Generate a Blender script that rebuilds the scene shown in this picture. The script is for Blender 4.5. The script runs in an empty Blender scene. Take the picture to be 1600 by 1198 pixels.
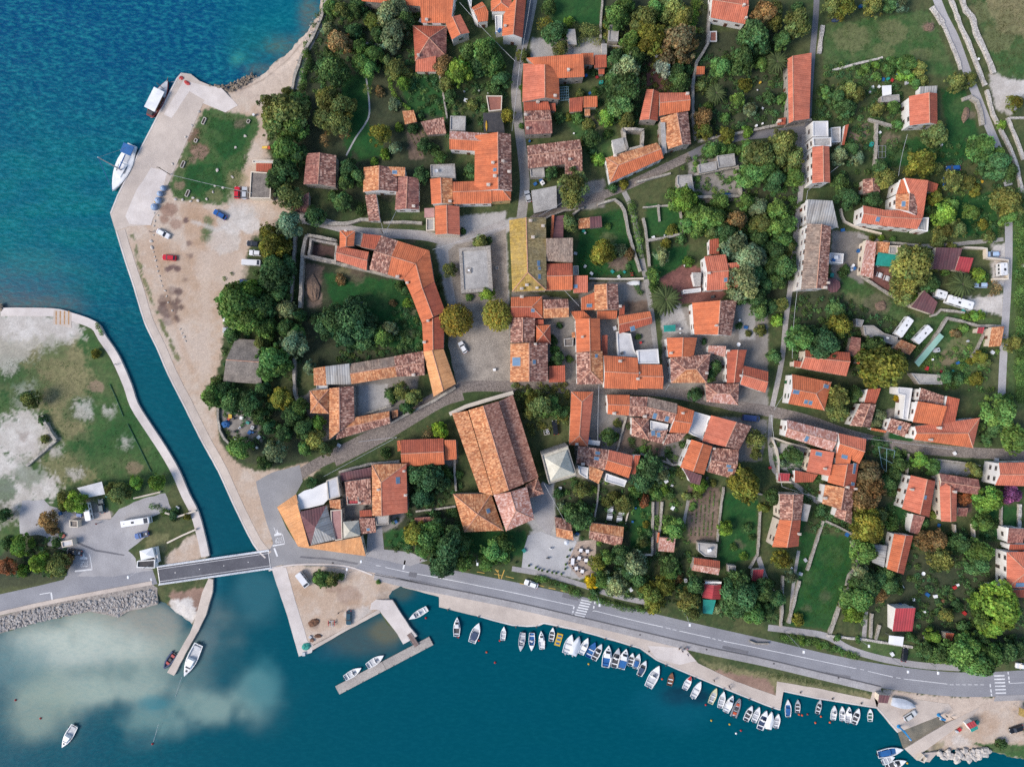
import bpy, bmesh, math, random
import numpy as np
from math import radians as R, sin, cos, pi, hypot, atan2
from mathutils import Vector, Matrix
from mathutils.geometry import tessellate_polygon, intersect_ray_tri
random.seed(7); RNG = np.random.default_rng(7)
C = bpy.context.scene.collection
sc = bpy.context.scene
# ------------------------------------------------------------------ camera, sky, sun, exposure
S = 0.21            # metres per photo pixel at ground level
H = 240.0           # flying height
cam = bpy.data.cameras.new("camera"); cam_o = bpy.data.objects.new("camera", cam); C.objects.link(cam_o)
cam_o.location = (0, 0, H); cam_o.rotation_euler = (0, 0, 0)
cam.sensor_width = 36.0; cam.lens = 18.0 / (800 * S / H); cam.clip_start = 1; cam.clip_end = 12000
sc.camera = cam_o
SUN_AZ = (-0.94, -0.34); SUN_EL = 42
world = bpy.data.worlds.new("World"); sc.world = world; world.use_nodes = True
wn = world.node_tree; bg = wn.nodes['Background']
sky = wn.nodes.new('ShaderNodeTexSky'); sky.sky_type = 'NISHITA'; sky.sun_disc = False
sky.sun_elevation = R(SUN_EL); sky.sun_rotation = atan2(SUN_AZ[0], SUN_AZ[1])
wn.links.new(sky.outputs[0], bg.inputs[0]); bg.inputs[1].default_value = 0.125
sun = bpy.data.lights.new("sun", 'SUN'); sun_o = bpy.data.objects.new("sun", sun); C.objects.link(sun_o)
sun.energy = 2.1; sun.angle = R(26); sun.color = (1.0, 0.91, 0.81)
sun_o.rotation_euler = Vector((-SUN_AZ[0]*cos(R(SUN_EL)), -SUN_AZ[1]*cos(R(SUN_EL)), -sin(R(SUN_EL)))).to_track_quat('-Z', 'Y').to_euler()
sc.view_settings.view_transform = 'Standard'; sc.view_settings.look = 'None'
sc.view_settings.gamma = 1; sc.view_settings.use_curve_mapping = False
sc.view_settings.exposure = 0.76
sc.render.engine = 'CYCLES'
sc.cycles.use_denoising = False
sc.cycles.max_bounces = 5; sc.cycles.diffuse_bounces = 2; sc.cycles.glossy_bounces = 2; sc.cycles.transmission_bounces = 2
sc.cycles.caustics_reflective = False; sc.cycles.caustics_refractive = False
WATER = -0.9
# ------------------------------------------------------------------ pixel helpers (survey of the photograph -> metres on the ground)
TX = [0, 400, 800, 1200]; TY = [0, 300, 600, 898]; ZF = 3.9925
def T(t, x, y): return (TX[t % 4] + x / ZF, TY[t // 4] + y / ZF)
def W(px, py, z=0.0):
    k = S * (1 - z / H)
    return Vector(((px - 800) * k, (599 - py) * k, z))
def PX(x, y, z=0.0):
    k = S * (1 - z / H)
    return (x / k + 800, 599 - y / k)
def pts(s, t=None):
    o = [tuple(float(v) for v in a.split(',')) for a in s.split()]
    return o if t is None else [T(t, *p) for p in o]
# ------------------------------------------------------------------ object helpers
def tag(o, label=None, cat=None, group=None, kind=None):
    if label: o['label'] = label
    if cat: o['category'] = cat
    if group: o['group'] = group
    if kind: o['kind'] = kind
    return o
def empty(name, loc, rz=0.0, label=None, cat=None, group=None):
    o = bpy.data.objects.new(name, None); C.objects.link(o); o.location = loc; o.rotation_euler = (0, 0, rz)
    o.empty_display_size = 0.3
    return tag(o, label, cat, group)
def link(name, me, parent=None, loc=(0, 0, 0)):
    o = bpy.data.objects.new(name, me); C.objects.link(o); o.location = loc
    if parent: o.parent = parent
    return o
def mesh(name, verts, faces, mats, midx=None, uvs=None, smooth=False):
    me = bpy.data.meshes.new(name); me.from_pydata([tuple(v) for v in verts], [], faces)
    for m in (mats if isinstance(mats, (list, tuple)) else [mats]): me.materials.append(m)
    if midx: me.polygons.foreach_set('material_index', midx)
    if uvs:
        l = me.uv_layers.new(name='UVMap'); l.data.foreach_set('uv', [c for u in uvs for c in u])
    if smooth: me.polygons.foreach_set('use_smooth', [True] * len(me.polygons))
    me.update(); return me
def world_mesh(name, verts, faces, mats, parent=None, base=None, midx=None, uvs=None, smooth=False):
    """verts in world metres; the object's origin goes to BASE (or the root BASE the parent stands at)"""
    base = Vector(base) if base is not None else Vector((0, 0, 0))
    me = mesh(name, [Vector(v) - base for v in verts], faces, mats, midx, uvs, smooth)
    return link(name, me, parent, (0, 0, 0) if parent else base)
class MB:
    """collects simple shaped pieces into ONE mesh"""
    def __init__(s): s.v = []; s.f = []; s.m = []
    def add(s, v, f, m=0):
        n = len(s.v); s.v += [tuple(a) for a in v]; s.f += [tuple(i + n for i in q) for q in f]; s.m += [m] * len(f)
    def box(s, x0, y0, z0, x1, y1, z1, m=0, taper=0.0):
        t = taper
        v = [(x0, y0, z0), (x1, y0, z0), (x1, y1, z0), (x0, y1, z0), (x0+t, y0+t, z1), (x1-t, y0+t, z1), (x1-t, y1-t, z1), (x0+t, y1-t, z1)]
        s.add(v, [(3, 2, 1, 0), (4, 5, 6, 7), (0, 1, 5, 4), (1, 2, 6, 5), (2, 3, 7, 6), (3, 0, 4, 7)], m)
    def loft(s, rings, m=0, cap=True, mtop=None):
        n = len(rings[0]); v = [p for r in rings for p in r]; f = []
        for i in range(len(rings) - 1):
            for j in range(n):
                k = (j + 1) % n
                f.append((i*n+j, i*n+k, (i+1)*n+k, (i+1)*n+j))
        s.add(v, f, m)
        if cap:
            s.add(rings[0], [tuple(reversed(range(n)))], m); s.add(rings[-1], [tuple(range(n))], m if mtop is None else mtop)
    def tube(s, a, b, r0, r1=None, n=6, m=0):
        a, b = Vector(a), Vector(b); r1 = r0 if r1 is None else r1
        d = (b - a); q = d.to_track_quat('Z', 'Y')
        rings = [[p + q @ Vector((cos(2*pi*j/n)*r, sin(2*pi*j/n)*r, 0)) for j in range(n)] for p, r in ((a, r0), (b, r1))]
        s.loft(rings, m)
    def lathe(s, prof, c=(0, 0, 0), n=14, m=0):
        s.loft([[(c[0]+r*cos(2*pi*j/n), c[1]+r*sin(2*pi*j/n), c[2]+z) for j in range(n)] for r, z in prof], m)
    def build(s, name, mats, parent=None, loc=(0, 0, 0), smooth=False):
        return link(name, mesh(name, s.v, s.f, mats, s.m, None, smooth), parent, loc)
def copy_tree(o, parent=None):
    c = o.copy(); C.objects.link(c); c.parent = parent
    for ch in o.children: copy_tree(ch, c)
    return c
# ------------------------------------------------------------------ materials
def nodes_of(m):
    m.use_nodes = True; nt = m.node_tree; return nt, nt.nodes, nt.links, nt.nodes['Principled BSDF']
def N(nt, kind, **kw):
    n = nt.nodes.new(kind)
    for k, v in kw.items():
        if k.startswith('i_'): n.inputs[k[2:].replace('_', ' ')].default_value = v
        else: setattr(n, k, v)
    return n
def mixc(nt, fac, a, b, mode='MIX'):
    n = nt.nodes.new('ShaderNodeMix'); n.data_type = 'RGBA'; n.blend_type = mode
    for s, v in ((n.inputs[0], fac), (n.inputs[6], a), (n.inputs[7], b)):
        if isinstance(v, bpy.types.NodeSocket): nt.links.new(v, s)
        elif isinstance(v, (int, float)): s.default_value = v
        else: s.default_value = (*v, 1)
    return n.outputs[2]
def rng(nt, v, a, b, c=0.0, d=1.0):
    n = nt.nodes.new('ShaderNodeMapRange'); nt.links.new(v, n.inputs[0])
    n.inputs[1].default_value = a; n.inputs[2].default_value = b; n.inputs[3].default_value = c; n.inputs[4].default_value = d
    return n.outputs[0]
def mth(nt, op, a, b=0.0):
    n = nt.nodes.new('ShaderNodeMath'); n.operation = op
    for s, v in ((n.inputs[0], a), (n.inputs[1], b)):
        if isinstance(v, bpy.types.NodeSocket): nt.links.new(v, s)
        else: s.default_value = v
    return n.outputs[0]
def pos(nt): return nt.nodes.new('ShaderNodeNewGeometry').outputs['Position']
def noise(nt, vec, scale, detail=3, rough=0.55):
    n = N(nt, 'ShaderNodeTexNoise'); n.inputs['Scale'].default_value = scale; n.inputs['Detail'].default_value = detail; n.inputs['Roughness'].default_value = rough
    nt.links.new(vec, n.inputs['Vector']); return n.outputs['Fac']
MATS = {}
def plain(name, col, rough=0.6, col2=None, scale=0.8, metallic=0.0, bump=0.0, fine=0.0):
    if name in MATS: return MATS[name]
    m = bpy.data.materials.new(name); nt, ns, ls, p = nodes_of(m)
    p.inputs['Roughness'].default_value = rough; p.inputs['Metallic'].default_value = metallic
    P = pos(nt)
    c2 = col2 if col2 else tuple(c * 0.78 for c in col)
    a = mixc(nt, rng(nt, noise(nt, P, scale, 4, 0.62), 0.34, 0.66), col, c2)
    a = mixc(nt, .8, a, mixc(nt, rng(nt, noise(nt, P, max(.05, scale*.13), 3, .6), .32, .68), (.80, .79, .80), (1.16, 1.15, 1.13)), 'MULTIPLY')
    if fine:
        a = mixc(nt, fine, a, mixc(nt, rng(nt, noise(nt, P, 3.2, 2), 0.3, 0.7), (0.25, 0.25, 0.25), (1.6, 1.6, 1.6)), 'MULTIPLY')
    ls.new(a, p.inputs['Base Color'])
    if bump:
        b = N(nt, 'ShaderNodeBump'); b.inputs['Strength'].default_value = bump; b.inputs['Distance'].default_value = 0.15
        ls.new(noise(nt, P, 2.5, 3), b.inputs['Height']); ls.new(b.outputs[0], p.inputs['Normal'])
    MATS[name] = m; return m
def tile_mat(name, cols, patch=0.45, stripe=0.16, grain=1.0, fade=None, cu=0.36, cv=0.62):
    """clay tiles laid in columns: UV in metres, u along the eave, v up the slope; COLS = dark, mid, light, patch colour"""
    m = bpy.data.materials.new(name); nt, ns, ls, p = nodes_of(m); p.inputs['Roughness'].default_value = 0.85
    uv = nt.nodes.new('ShaderNodeUVMap'); sx = nt.nodes.new('ShaderNodeSeparateXYZ'); ls.new(uv.outputs[0], sx.inputs[0])
    u = mth(nt, 'DIVIDE', sx.outputs[0], cu); v = mth(nt, 'DIVIDE', sx.outputs[1], cv)
    fu = mth(nt, 'FLOOR', u); fv = mth(nt, 'FLOOR', v)
    cb = nt.nodes.new('ShaderNodeCombineXYZ'); ls.new(fu, cb.inputs[0]); ls.new(fv, cb.inputs[1])
    wn_ = nt.nodes.new('ShaderNodeTexWhiteNoise'); wn_.noise_dimensions = '2D'; ls.new(cb.outputs[0], wn_.inputs['Vector'])
    w1 = nt.nodes.new('ShaderNodeTexWhiteNoise'); w1.noise_dimensions = '1D'; ls.new(fu, w1.inputs['W'])
    ramp = nt.nodes.new('ShaderNodeValToRGB'); e = ramp.color_ramp.elements
    g = 0.5 * (1 - grain)
    e[0].position = 0.0; e[0].color = (*cols[0], 1); e[1].position = 1.0; e[1].color = (*cols[2], 1)
    x = e.new(0.5); x.color = (*cols[1], 1)
    ls.new(rng(nt, wn_.outputs['Value'], 0, 1, g, 1 - g), ramp.inputs[0])
    P = pos(nt)
    c = mixc(nt, mth(nt, 'MULTIPLY', rng(nt, noise(nt, P, 0.33, 4, 0.65), 0.42, 0.62), patch), ramp.outputs[0], cols[3])
    col_ = mth(nt, 'MULTIPLY', mth(nt, 'SUBTRACT', w1.outputs['Value'], 0.5), 2 * stripe)
    cosu = mth(nt, 'MULTIPLY', mth(nt, 'COSINE', mth(nt, 'MULTIPLY', u, 2 * pi)), stripe * 0.9)
    f = mth(nt, 'ADD', mth(nt, 'ADD', col_, cosu), 1.0)
    cc = nt.nodes.new('ShaderNodeCombineXYZ')
    for i in range(3): ls.new(f, cc.inputs[i])
    c = mixc(nt, 1.0, c, cc.outputs[0], 'MULTIPLY')
    c = mixc(nt, 1.0, c, mixc(nt, rng(nt, noise(nt, P, 0.16, 2), 0.35, 0.65), (0.86, 0.86, 0.88), (1.1, 1.08, 1.05)), 'MULTIPLY')
    ls.new(c, p.inputs['Base Color'])
    b = N(nt, 'ShaderNodeBump'); b.inputs['Strength'].default_value = 0.5; b.inputs['Distance'].default_value = 0.06
    ls.new(mth(nt, 'COSINE', mth(nt, 'MULTIPLY', u, 2 * pi)), b.inputs['Height']); ls.new(b.outputs[0], p.inputs['Normal'])
    return m
TM = {
 'O': tile_mat('orange_roof_tile', [(.44,.112,.045), (.53,.142,.056), (.61,.18,.076), (.38,.115,.055)], .35, .095, .55, cu=.62, cv=.8),
 'S': tile_mat('salmon_roof_tile', [(.45,.122,.066), (.53,.15,.085), (.61,.195,.115), (.38,.12,.075)], .35, .09, .55, cu=.62, cv=.8),
 'R': tile_mat('red_roof_tile', [(.31,.07,.036), (.38,.09,.046), (.45,.118,.062), (.27,.075,.048)], .4, .09, .55, cu=.62, cv=.8),
 'M': tile_mat('mottled_old_roof_tile', [(.10,.045,.038), (.29,.12,.082), (.62,.385,.29), (.22,.10,.075)], .4, .16, 1.0),
 'N': tile_mat('shade_side_old_tile', [(.19,.075,.052), (.36,.155,.105), (.58,.33,.24), (.28,.13,.095)], .4, .10, .9),  # church slopes away from the sun: their shade is in this colour
 'm': tile_mat('brick_red_old_tile', [(.16,.055,.045), (.27,.10,.075), (.42,.20,.15), (.17,.10,.085)], .4, .10, 1.0),
 'W': tile_mat('warm_old_roof_tile', [(.27,.09,.04), (.50,.19,.075), (.72,.39,.20), (.38,.18,.10)], .4, .13, .9),
 'K': tile_mat('pink_mortared_tile', [(.33,.12,.085), (.48,.23,.17), (.70,.50,.44), (.50,.28,.22)], .4, .08, 1.0),
 'Y': tile_mat('lichen_yellow_tile', [(.27,.17,.035), (.40,.26,.05), (.50,.34,.085), (.30,.22,.10)], .55, .13, .8),
 'V': tile_mat('lichen_grey_tile', [(.17,.125,.05), (.27,.20,.085), (.38,.29,.14), (.24,.19,.11)], .55, .13, .9),
 'T': tile_mat('grey_brown_tile', [(.16,.11,.085), (.27,.19,.145), (.40,.30,.23), (.22,.18,.15)], .5, .14, .9),
 'P': tile_mat('plum_sheet_roof', [(.105,.042,.05), (.13,.052,.058), (.155,.07,.072), (.12,.07,.075)], .5, .10, .6, cu=.9, cv=2.4),
 'A': tile_mat('apricot_roof_tile', [(.56,.25,.095), (.66,.31,.125), (.74,.38,.17), (.58,.30,.14)], .4, .12, .6),
 'G': tile_mat('grey_corrugated_sheet', [(.25,.25,.25), (.32,.32,.315), (.39,.39,.38), (.26,.235,.21)], .6, .18, .7, cu=.8, cv=3),
 'X': tile_mat('crimson_sheet_roof', [(.34,.035,.045), (.38,.045,.055), (.42,.06,.065), (.30,.05,.06)], .4, .07, .6, cu=.8, cv=3),
 'C': plain('weathered_concrete', (.42,.40,.375), .9, (.30,.285,.27), .5, fine=.35),
 'D': plain('dark_stone_roof', (.25,.215,.185), .9, (.15,.13,.115), .6, fine=.5),
 'L': plain('light_terrace', (.62,.62,.63), .8, (.5,.5,.51), .35, fine=.15),
 'w': plain('white_canvas', (.80,.80,.79), .8, (.72,.72,.72), .3),
 'E': plain('teal_tarpaulin', (.02,.30,.24), .6, (.015,.22,.18), .7),
 'Q': plain('pink_terrace_plaster', (.45,.25,.23), .8, (.36,.19,.17), .5, fine=.25),
 'B': plain('dark_boarding', (.035,.035,.04), .8, (.06,.055,.055), .8),
 'U': plain('paved_red_terrace', (.33,.13,.09), .9, (.26,.105,.08), .5, fine=.3),
 'H': plain('pale_stone_roof', (.56,.53,.45), .9, (.44,.42,.35), .45, fine=.25),
}
WM = {
 'w': plain('white_render', (.78,.77,.75), .85, (.68,.66,.63), .3),
 'c': plain('cream_render', (.68,.60,.49), .85, (.58,.50,.41), .35),
 's': plain('rubble_stone_wall', (.40,.36,.315), .95, (.24,.215,.19), 1.3, bump=.6, fine=.5),
 'y': plain('yellow_render', (.62,.43,.19), .85, (.54,.37,.17), .4),
 'p': plain('pale_pink_render', (.58,.40,.34), .85, (.50,.34,.29), .4),
}
RIDGE = plain('ridge_mortar', (.58,.33,.23), .9, (.44,.21,.14), 1.2)
GLASS = plain('dark_window_glass', (.025,.03,.04), .12, (.04,.045,.055))
SKYGLASS = plain('skylight_glass', (.12,.22,.34), .1, (.10,.17,.27))
FRAME = plain('stone_window_frame', (.42,.36,.30), .8)
SHUT = {'b': plain('brown_shutter', (.13,.05,.028), .7), 'g': plain('green_shutter', (.012,.13,.05), .6), 'n': plain('red_brown_shutter', (.17,.045,.03), .7), 'd': plain('dark_shutter', (.05,.04,.035), .7)}
STONE = plain('dry_stone', (.46,.42,.36), .95, (.26,.235,.205), 1.6, bump=.8, fine=.7)
METAL = plain('galvanised_metal', (.45,.46,.48), .45, (.36,.37,.39), 1.0, .6)
WHITE = plain('white_paint', (.80,.80,.80), .5, (.74,.74,.74), .8)
BLACK = plain('black_rubber', (.02,.02,.022), .8)
# ------------------------------------------------------------------ coast, ground, water
LAND_E = pts("505,-60 497,22 474,50 443,85 402,116 376,129 350,137 330,132 310,126 297,116 283,114 276,122 262,150 241,190 222,226 198,275 183,305 172,333 181,362 195,408 209,450 225,503 245,545 262,585 290,640 315,690 340,735 365,790 395,850 414,872 424,887 430,906 450,965 467,1025 487,1019 490,1010 540,985 591,957 604,978 621,991 630,1005 653,995 651,992 640,979 613,938 607,936 612,925 620,921 629,917 686,932 686,948 745,962 800,977 841,978 850,974 907,986 1000,1013 1025,1031 1100,1063 1200,1103 1219,1109 1224,1080 1275,1091 1370,1106 1402,1144 1463,1120 1478,1130 1413,1169 1432,1186 1452,1188 1466,1174 1508,1177 1545,1175 1575,1183 1640,1192 2600,1500 2600,-1200 505,-1200")
LAND_W = pts("-900,484 0,482 15,481 82,482 110,488 150,503 165,525 185,555 205,600 215,630 237,665 260,700 280,735 295,770 310,800 321,840 327,868 333,905 332,925 322,960 310,985 290,1020 272,1055 261,1050 296,992 302,981 300,974 270,957 248,943 238,947 200,955 185,965 165,958 140,955 100,965 60,972 30,982 0,990 -60,1000 -900,1100")
NAT = [pts("505,-60 497,22 474,50 443,85 402,116 376,129 350,137"), pts("604,978 621,991 630,1005"), pts("607,936 612,925 620,921 629,917"), pts("300,974 270,957 248,943"),
       pts("245,944 200,955 185,965 165,958 140,955 100,965 60,972 30,982 0,990 -60,1000"), pts("1452,1188 1466,1174 1508,1177 1545,1175 1575,1183 1640,1192"), pts("1402,1144 1463,1120 1478,1130")]
GX = np.concatenate([-np.array([4000, 2500, 1500, 900, 600, 400, 300, 240, 210, 190.]), np.arange(-180, 180.01, 0.45), np.array([190, 210, 240, 300, 400, 600, 900, 1500, 2500, 4000.])])
GY = np.concatenate([-np.array([4000, 2500, 1500, 900, 600, 400, 260, 200, 165, 148.]), np.arange(-138, 138.01, 0.45), np.array([148, 165, 200, 260, 400, 600, 900, 1500, 2500, 4000.])])
XX, YY = np.meshgrid(GX, GY)
PXX = XX / S + 800; PYY = 599 - YY / S
def seg_dist(px, py, P, closed):
    d = np.full(px.shape, 1e9)
    n = len(P)
    for i in range(n if closed else n - 1):
        (ax, ay), (bx, by) = P[i], P[(i + 1) % n]
        vx, vy = bx - ax, by - ay; L = vx*vx + vy*vy + 1e-9
        t = np.clip(((px-ax)*vx + (py-ay)*vy) / L, 0, 1)
        np.minimum(d, (px-ax-t*vx)**2 + (py-ay-t*vy)**2, out=d)
    return np.sqrt(d)
def inside(px, py, P):
    c = np.zeros(px.shape, bool); n = len(P)
    for i in range(n):
        (ax, ay), (bx, by) = P[i], P[(i + 1) % n]
        if ay == by: continue
        k = ((ay > py) != (by > py)) & (px < (bx - ax) * (py - ay) / (by - ay) + ax)
        c ^= k
    return c
def sdf(px, py, P): 
    d = seg_dist(px, py, P, True); return np.where(inside(px, py, P), d, -d)
def pip(x, y, P):
    c = False; n = len(P)
    for i in range(n):
        (ax, ay), (bx, by) = P[i], P[(i+1) % n]
        if (ay > y) != (by > y) and x < (bx-ax)*(y-ay)/(by-ay)+ax: c = not c
    return c
def vnoise(x, y, sc_, seed):
    r = np.random.default_rng(seed); g = r.random((256, 256))
    x = x / sc_ + 1000; y = y / sc_ + 1000; xi = np.floor(x).astype(int); yi = np.floor(y).astype(int); fx = x - xi; fy = y - yi
    fx = fx*fx*(3-2*fx); fy = fy*fy*(3-2*fy)
    a = g[yi % 256, xi % 256]; b = g[yi % 256, (xi+1) % 256]; c = g[(yi+1) % 256, xi % 256]; d = g[(yi+1) % 256, (xi+1) % 256]
    return (a*(1-fx)+b*fx)*(1-fy) + (c*(1-fx)+d*fx)*fy
def fbm(x, y, s, seed): return (vnoise(x, y, s, seed)*.5 + vnoise(x, y, s/2.1, seed+1)*.3 + vnoise(x, y, s/4.3, seed+2)*.2)
sdL = np.maximum(sdf(PXX, PYY, LAND_E), sdf(PXX, PYY, LAND_W)) * S        # metres inside the shore
natd = np.min([seg_dist(PXX, PYY, p, False) for p in NAT], axis=0) * S
nz = fbm(PXX, PYY, 16, 3)
steep = np.clip((sdL - 0.5) / 0.5, -1, 0)
ZG = np.where(sdL > 0.5, 0.0, np.maximum(-6.0, (sdL - 0.5) * 5.0))
gent = np.clip((sdL - 4.0 + (nz-.5)*2.0) * 0.24, -6, 0)
wn8 = np.clip((9 - natd) / 4, 0, 1)
ZG = ZG * (1 - wn8) + gent * wn8
# ---- land cover: albedo by zone
COV = {'g': ((.038,.064,.018), (.078,.088,.032)), 'k': ((.030,.042,.018), (.050,.058,.026)), 'l': ((.006,.062,.010), (.020,.076,.014)), 'm': ((.034,.090,.020), (.072,.108,.034)),
       'd': ((.20,.175,.085), (.14,.14,.06)), 's': ((.44,.325,.24), (.49,.40,.325)), 'w': ((.56,.52,.48), (.44,.40,.36)), 'b': ((.125,.085,.062), (.19,.135,.10)),
       'r': ((.22,.135,.10), (.30,.19,.14)), 'p': ((.33,.315,.30), (.41,.39,.37)), 'q': ((.19,.17,.15), (.27,.245,.22)), 'n': ((.53,.43,.35), (.46,.365,.295)), 'o': ((.36,.235,.15), (.42,.29,.20)),
       'h': ((.085,.048,.04), (.13,.08,.07)), 'e': ((.15,.06,.05), (.20,.085,.07)), 'a': ((.26,.26,.275), (.30,.30,.315))}
COLG = np.zeros(XX.shape + (3,))
n1 = fbm(PXX, PYY, 40, 11); n2 = fbm(PXX, PYY, 9, 21); n3 = vnoise(PXX, PYY, 2.6, 31)
def cover(k):
    a, b = np.array(COV[k][0]), np.array(COV[k][1])
    t = np.clip((n1 - .5) * 2.2 + (n2 - .5) * 1.8 + .5, 0, 1)[..., None]
    return (a * (1 - t) + b * t) * ((0.93 + 0.14 * n3[..., None]) if k in 'snowqpra' else (0.74 + 0.52 * n3[..., None]))
CACHE = {k: cover(k) for k in COV}
COLG[:] = CACHE['g']
def paint(kind, P, fe=3.0, jag=6.0, op=1.0, w=None, gap=0.0):
    """P polygon (or polyline with width w), photo pixels; soft uneven edge"""
    xs = [p[0] for p in P]; ys = [p[1] for p in P]; m = fe + jag + (w or 0)
    i0, i1 = np.searchsorted(GX, ((min(xs)-m-800)*S, (max(xs)+m-800)*S)); j0, j1 = np.searchsorted(GY, ((599-max(ys)-m)*S, (599-min(ys)+m)*S))
    if i1 <= i0 or j1 <= j0: return
    sl = (slice(j0, j1), slice(i0, i1)); px, py = PXX[sl], PYY[sl]
    d = (w / 2 - seg_dist(px, py, P, False)) if w else sdf(px, py, P)
    d = d + (n2[sl] - .5) * jag + (n3[sl] - .5) * jag * .5
    a = np.clip(d / fe + .5, 0, 1) * op
    if gap: a = a * np.clip((n2[sl] - gap) * 7 + .5, 0, 1)
    COLG[sl] = COLG[sl] * (1 - a[..., None]) + CACHE[kind][sl] * a[..., None]
def blob(kind, x, y, r, **k): paint(kind, [(x + r*cos(t)*1.1, y + r*sin(t)*.9) for t in np.linspace(0, 2*pi, 9)[:-1]], **k)
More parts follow.
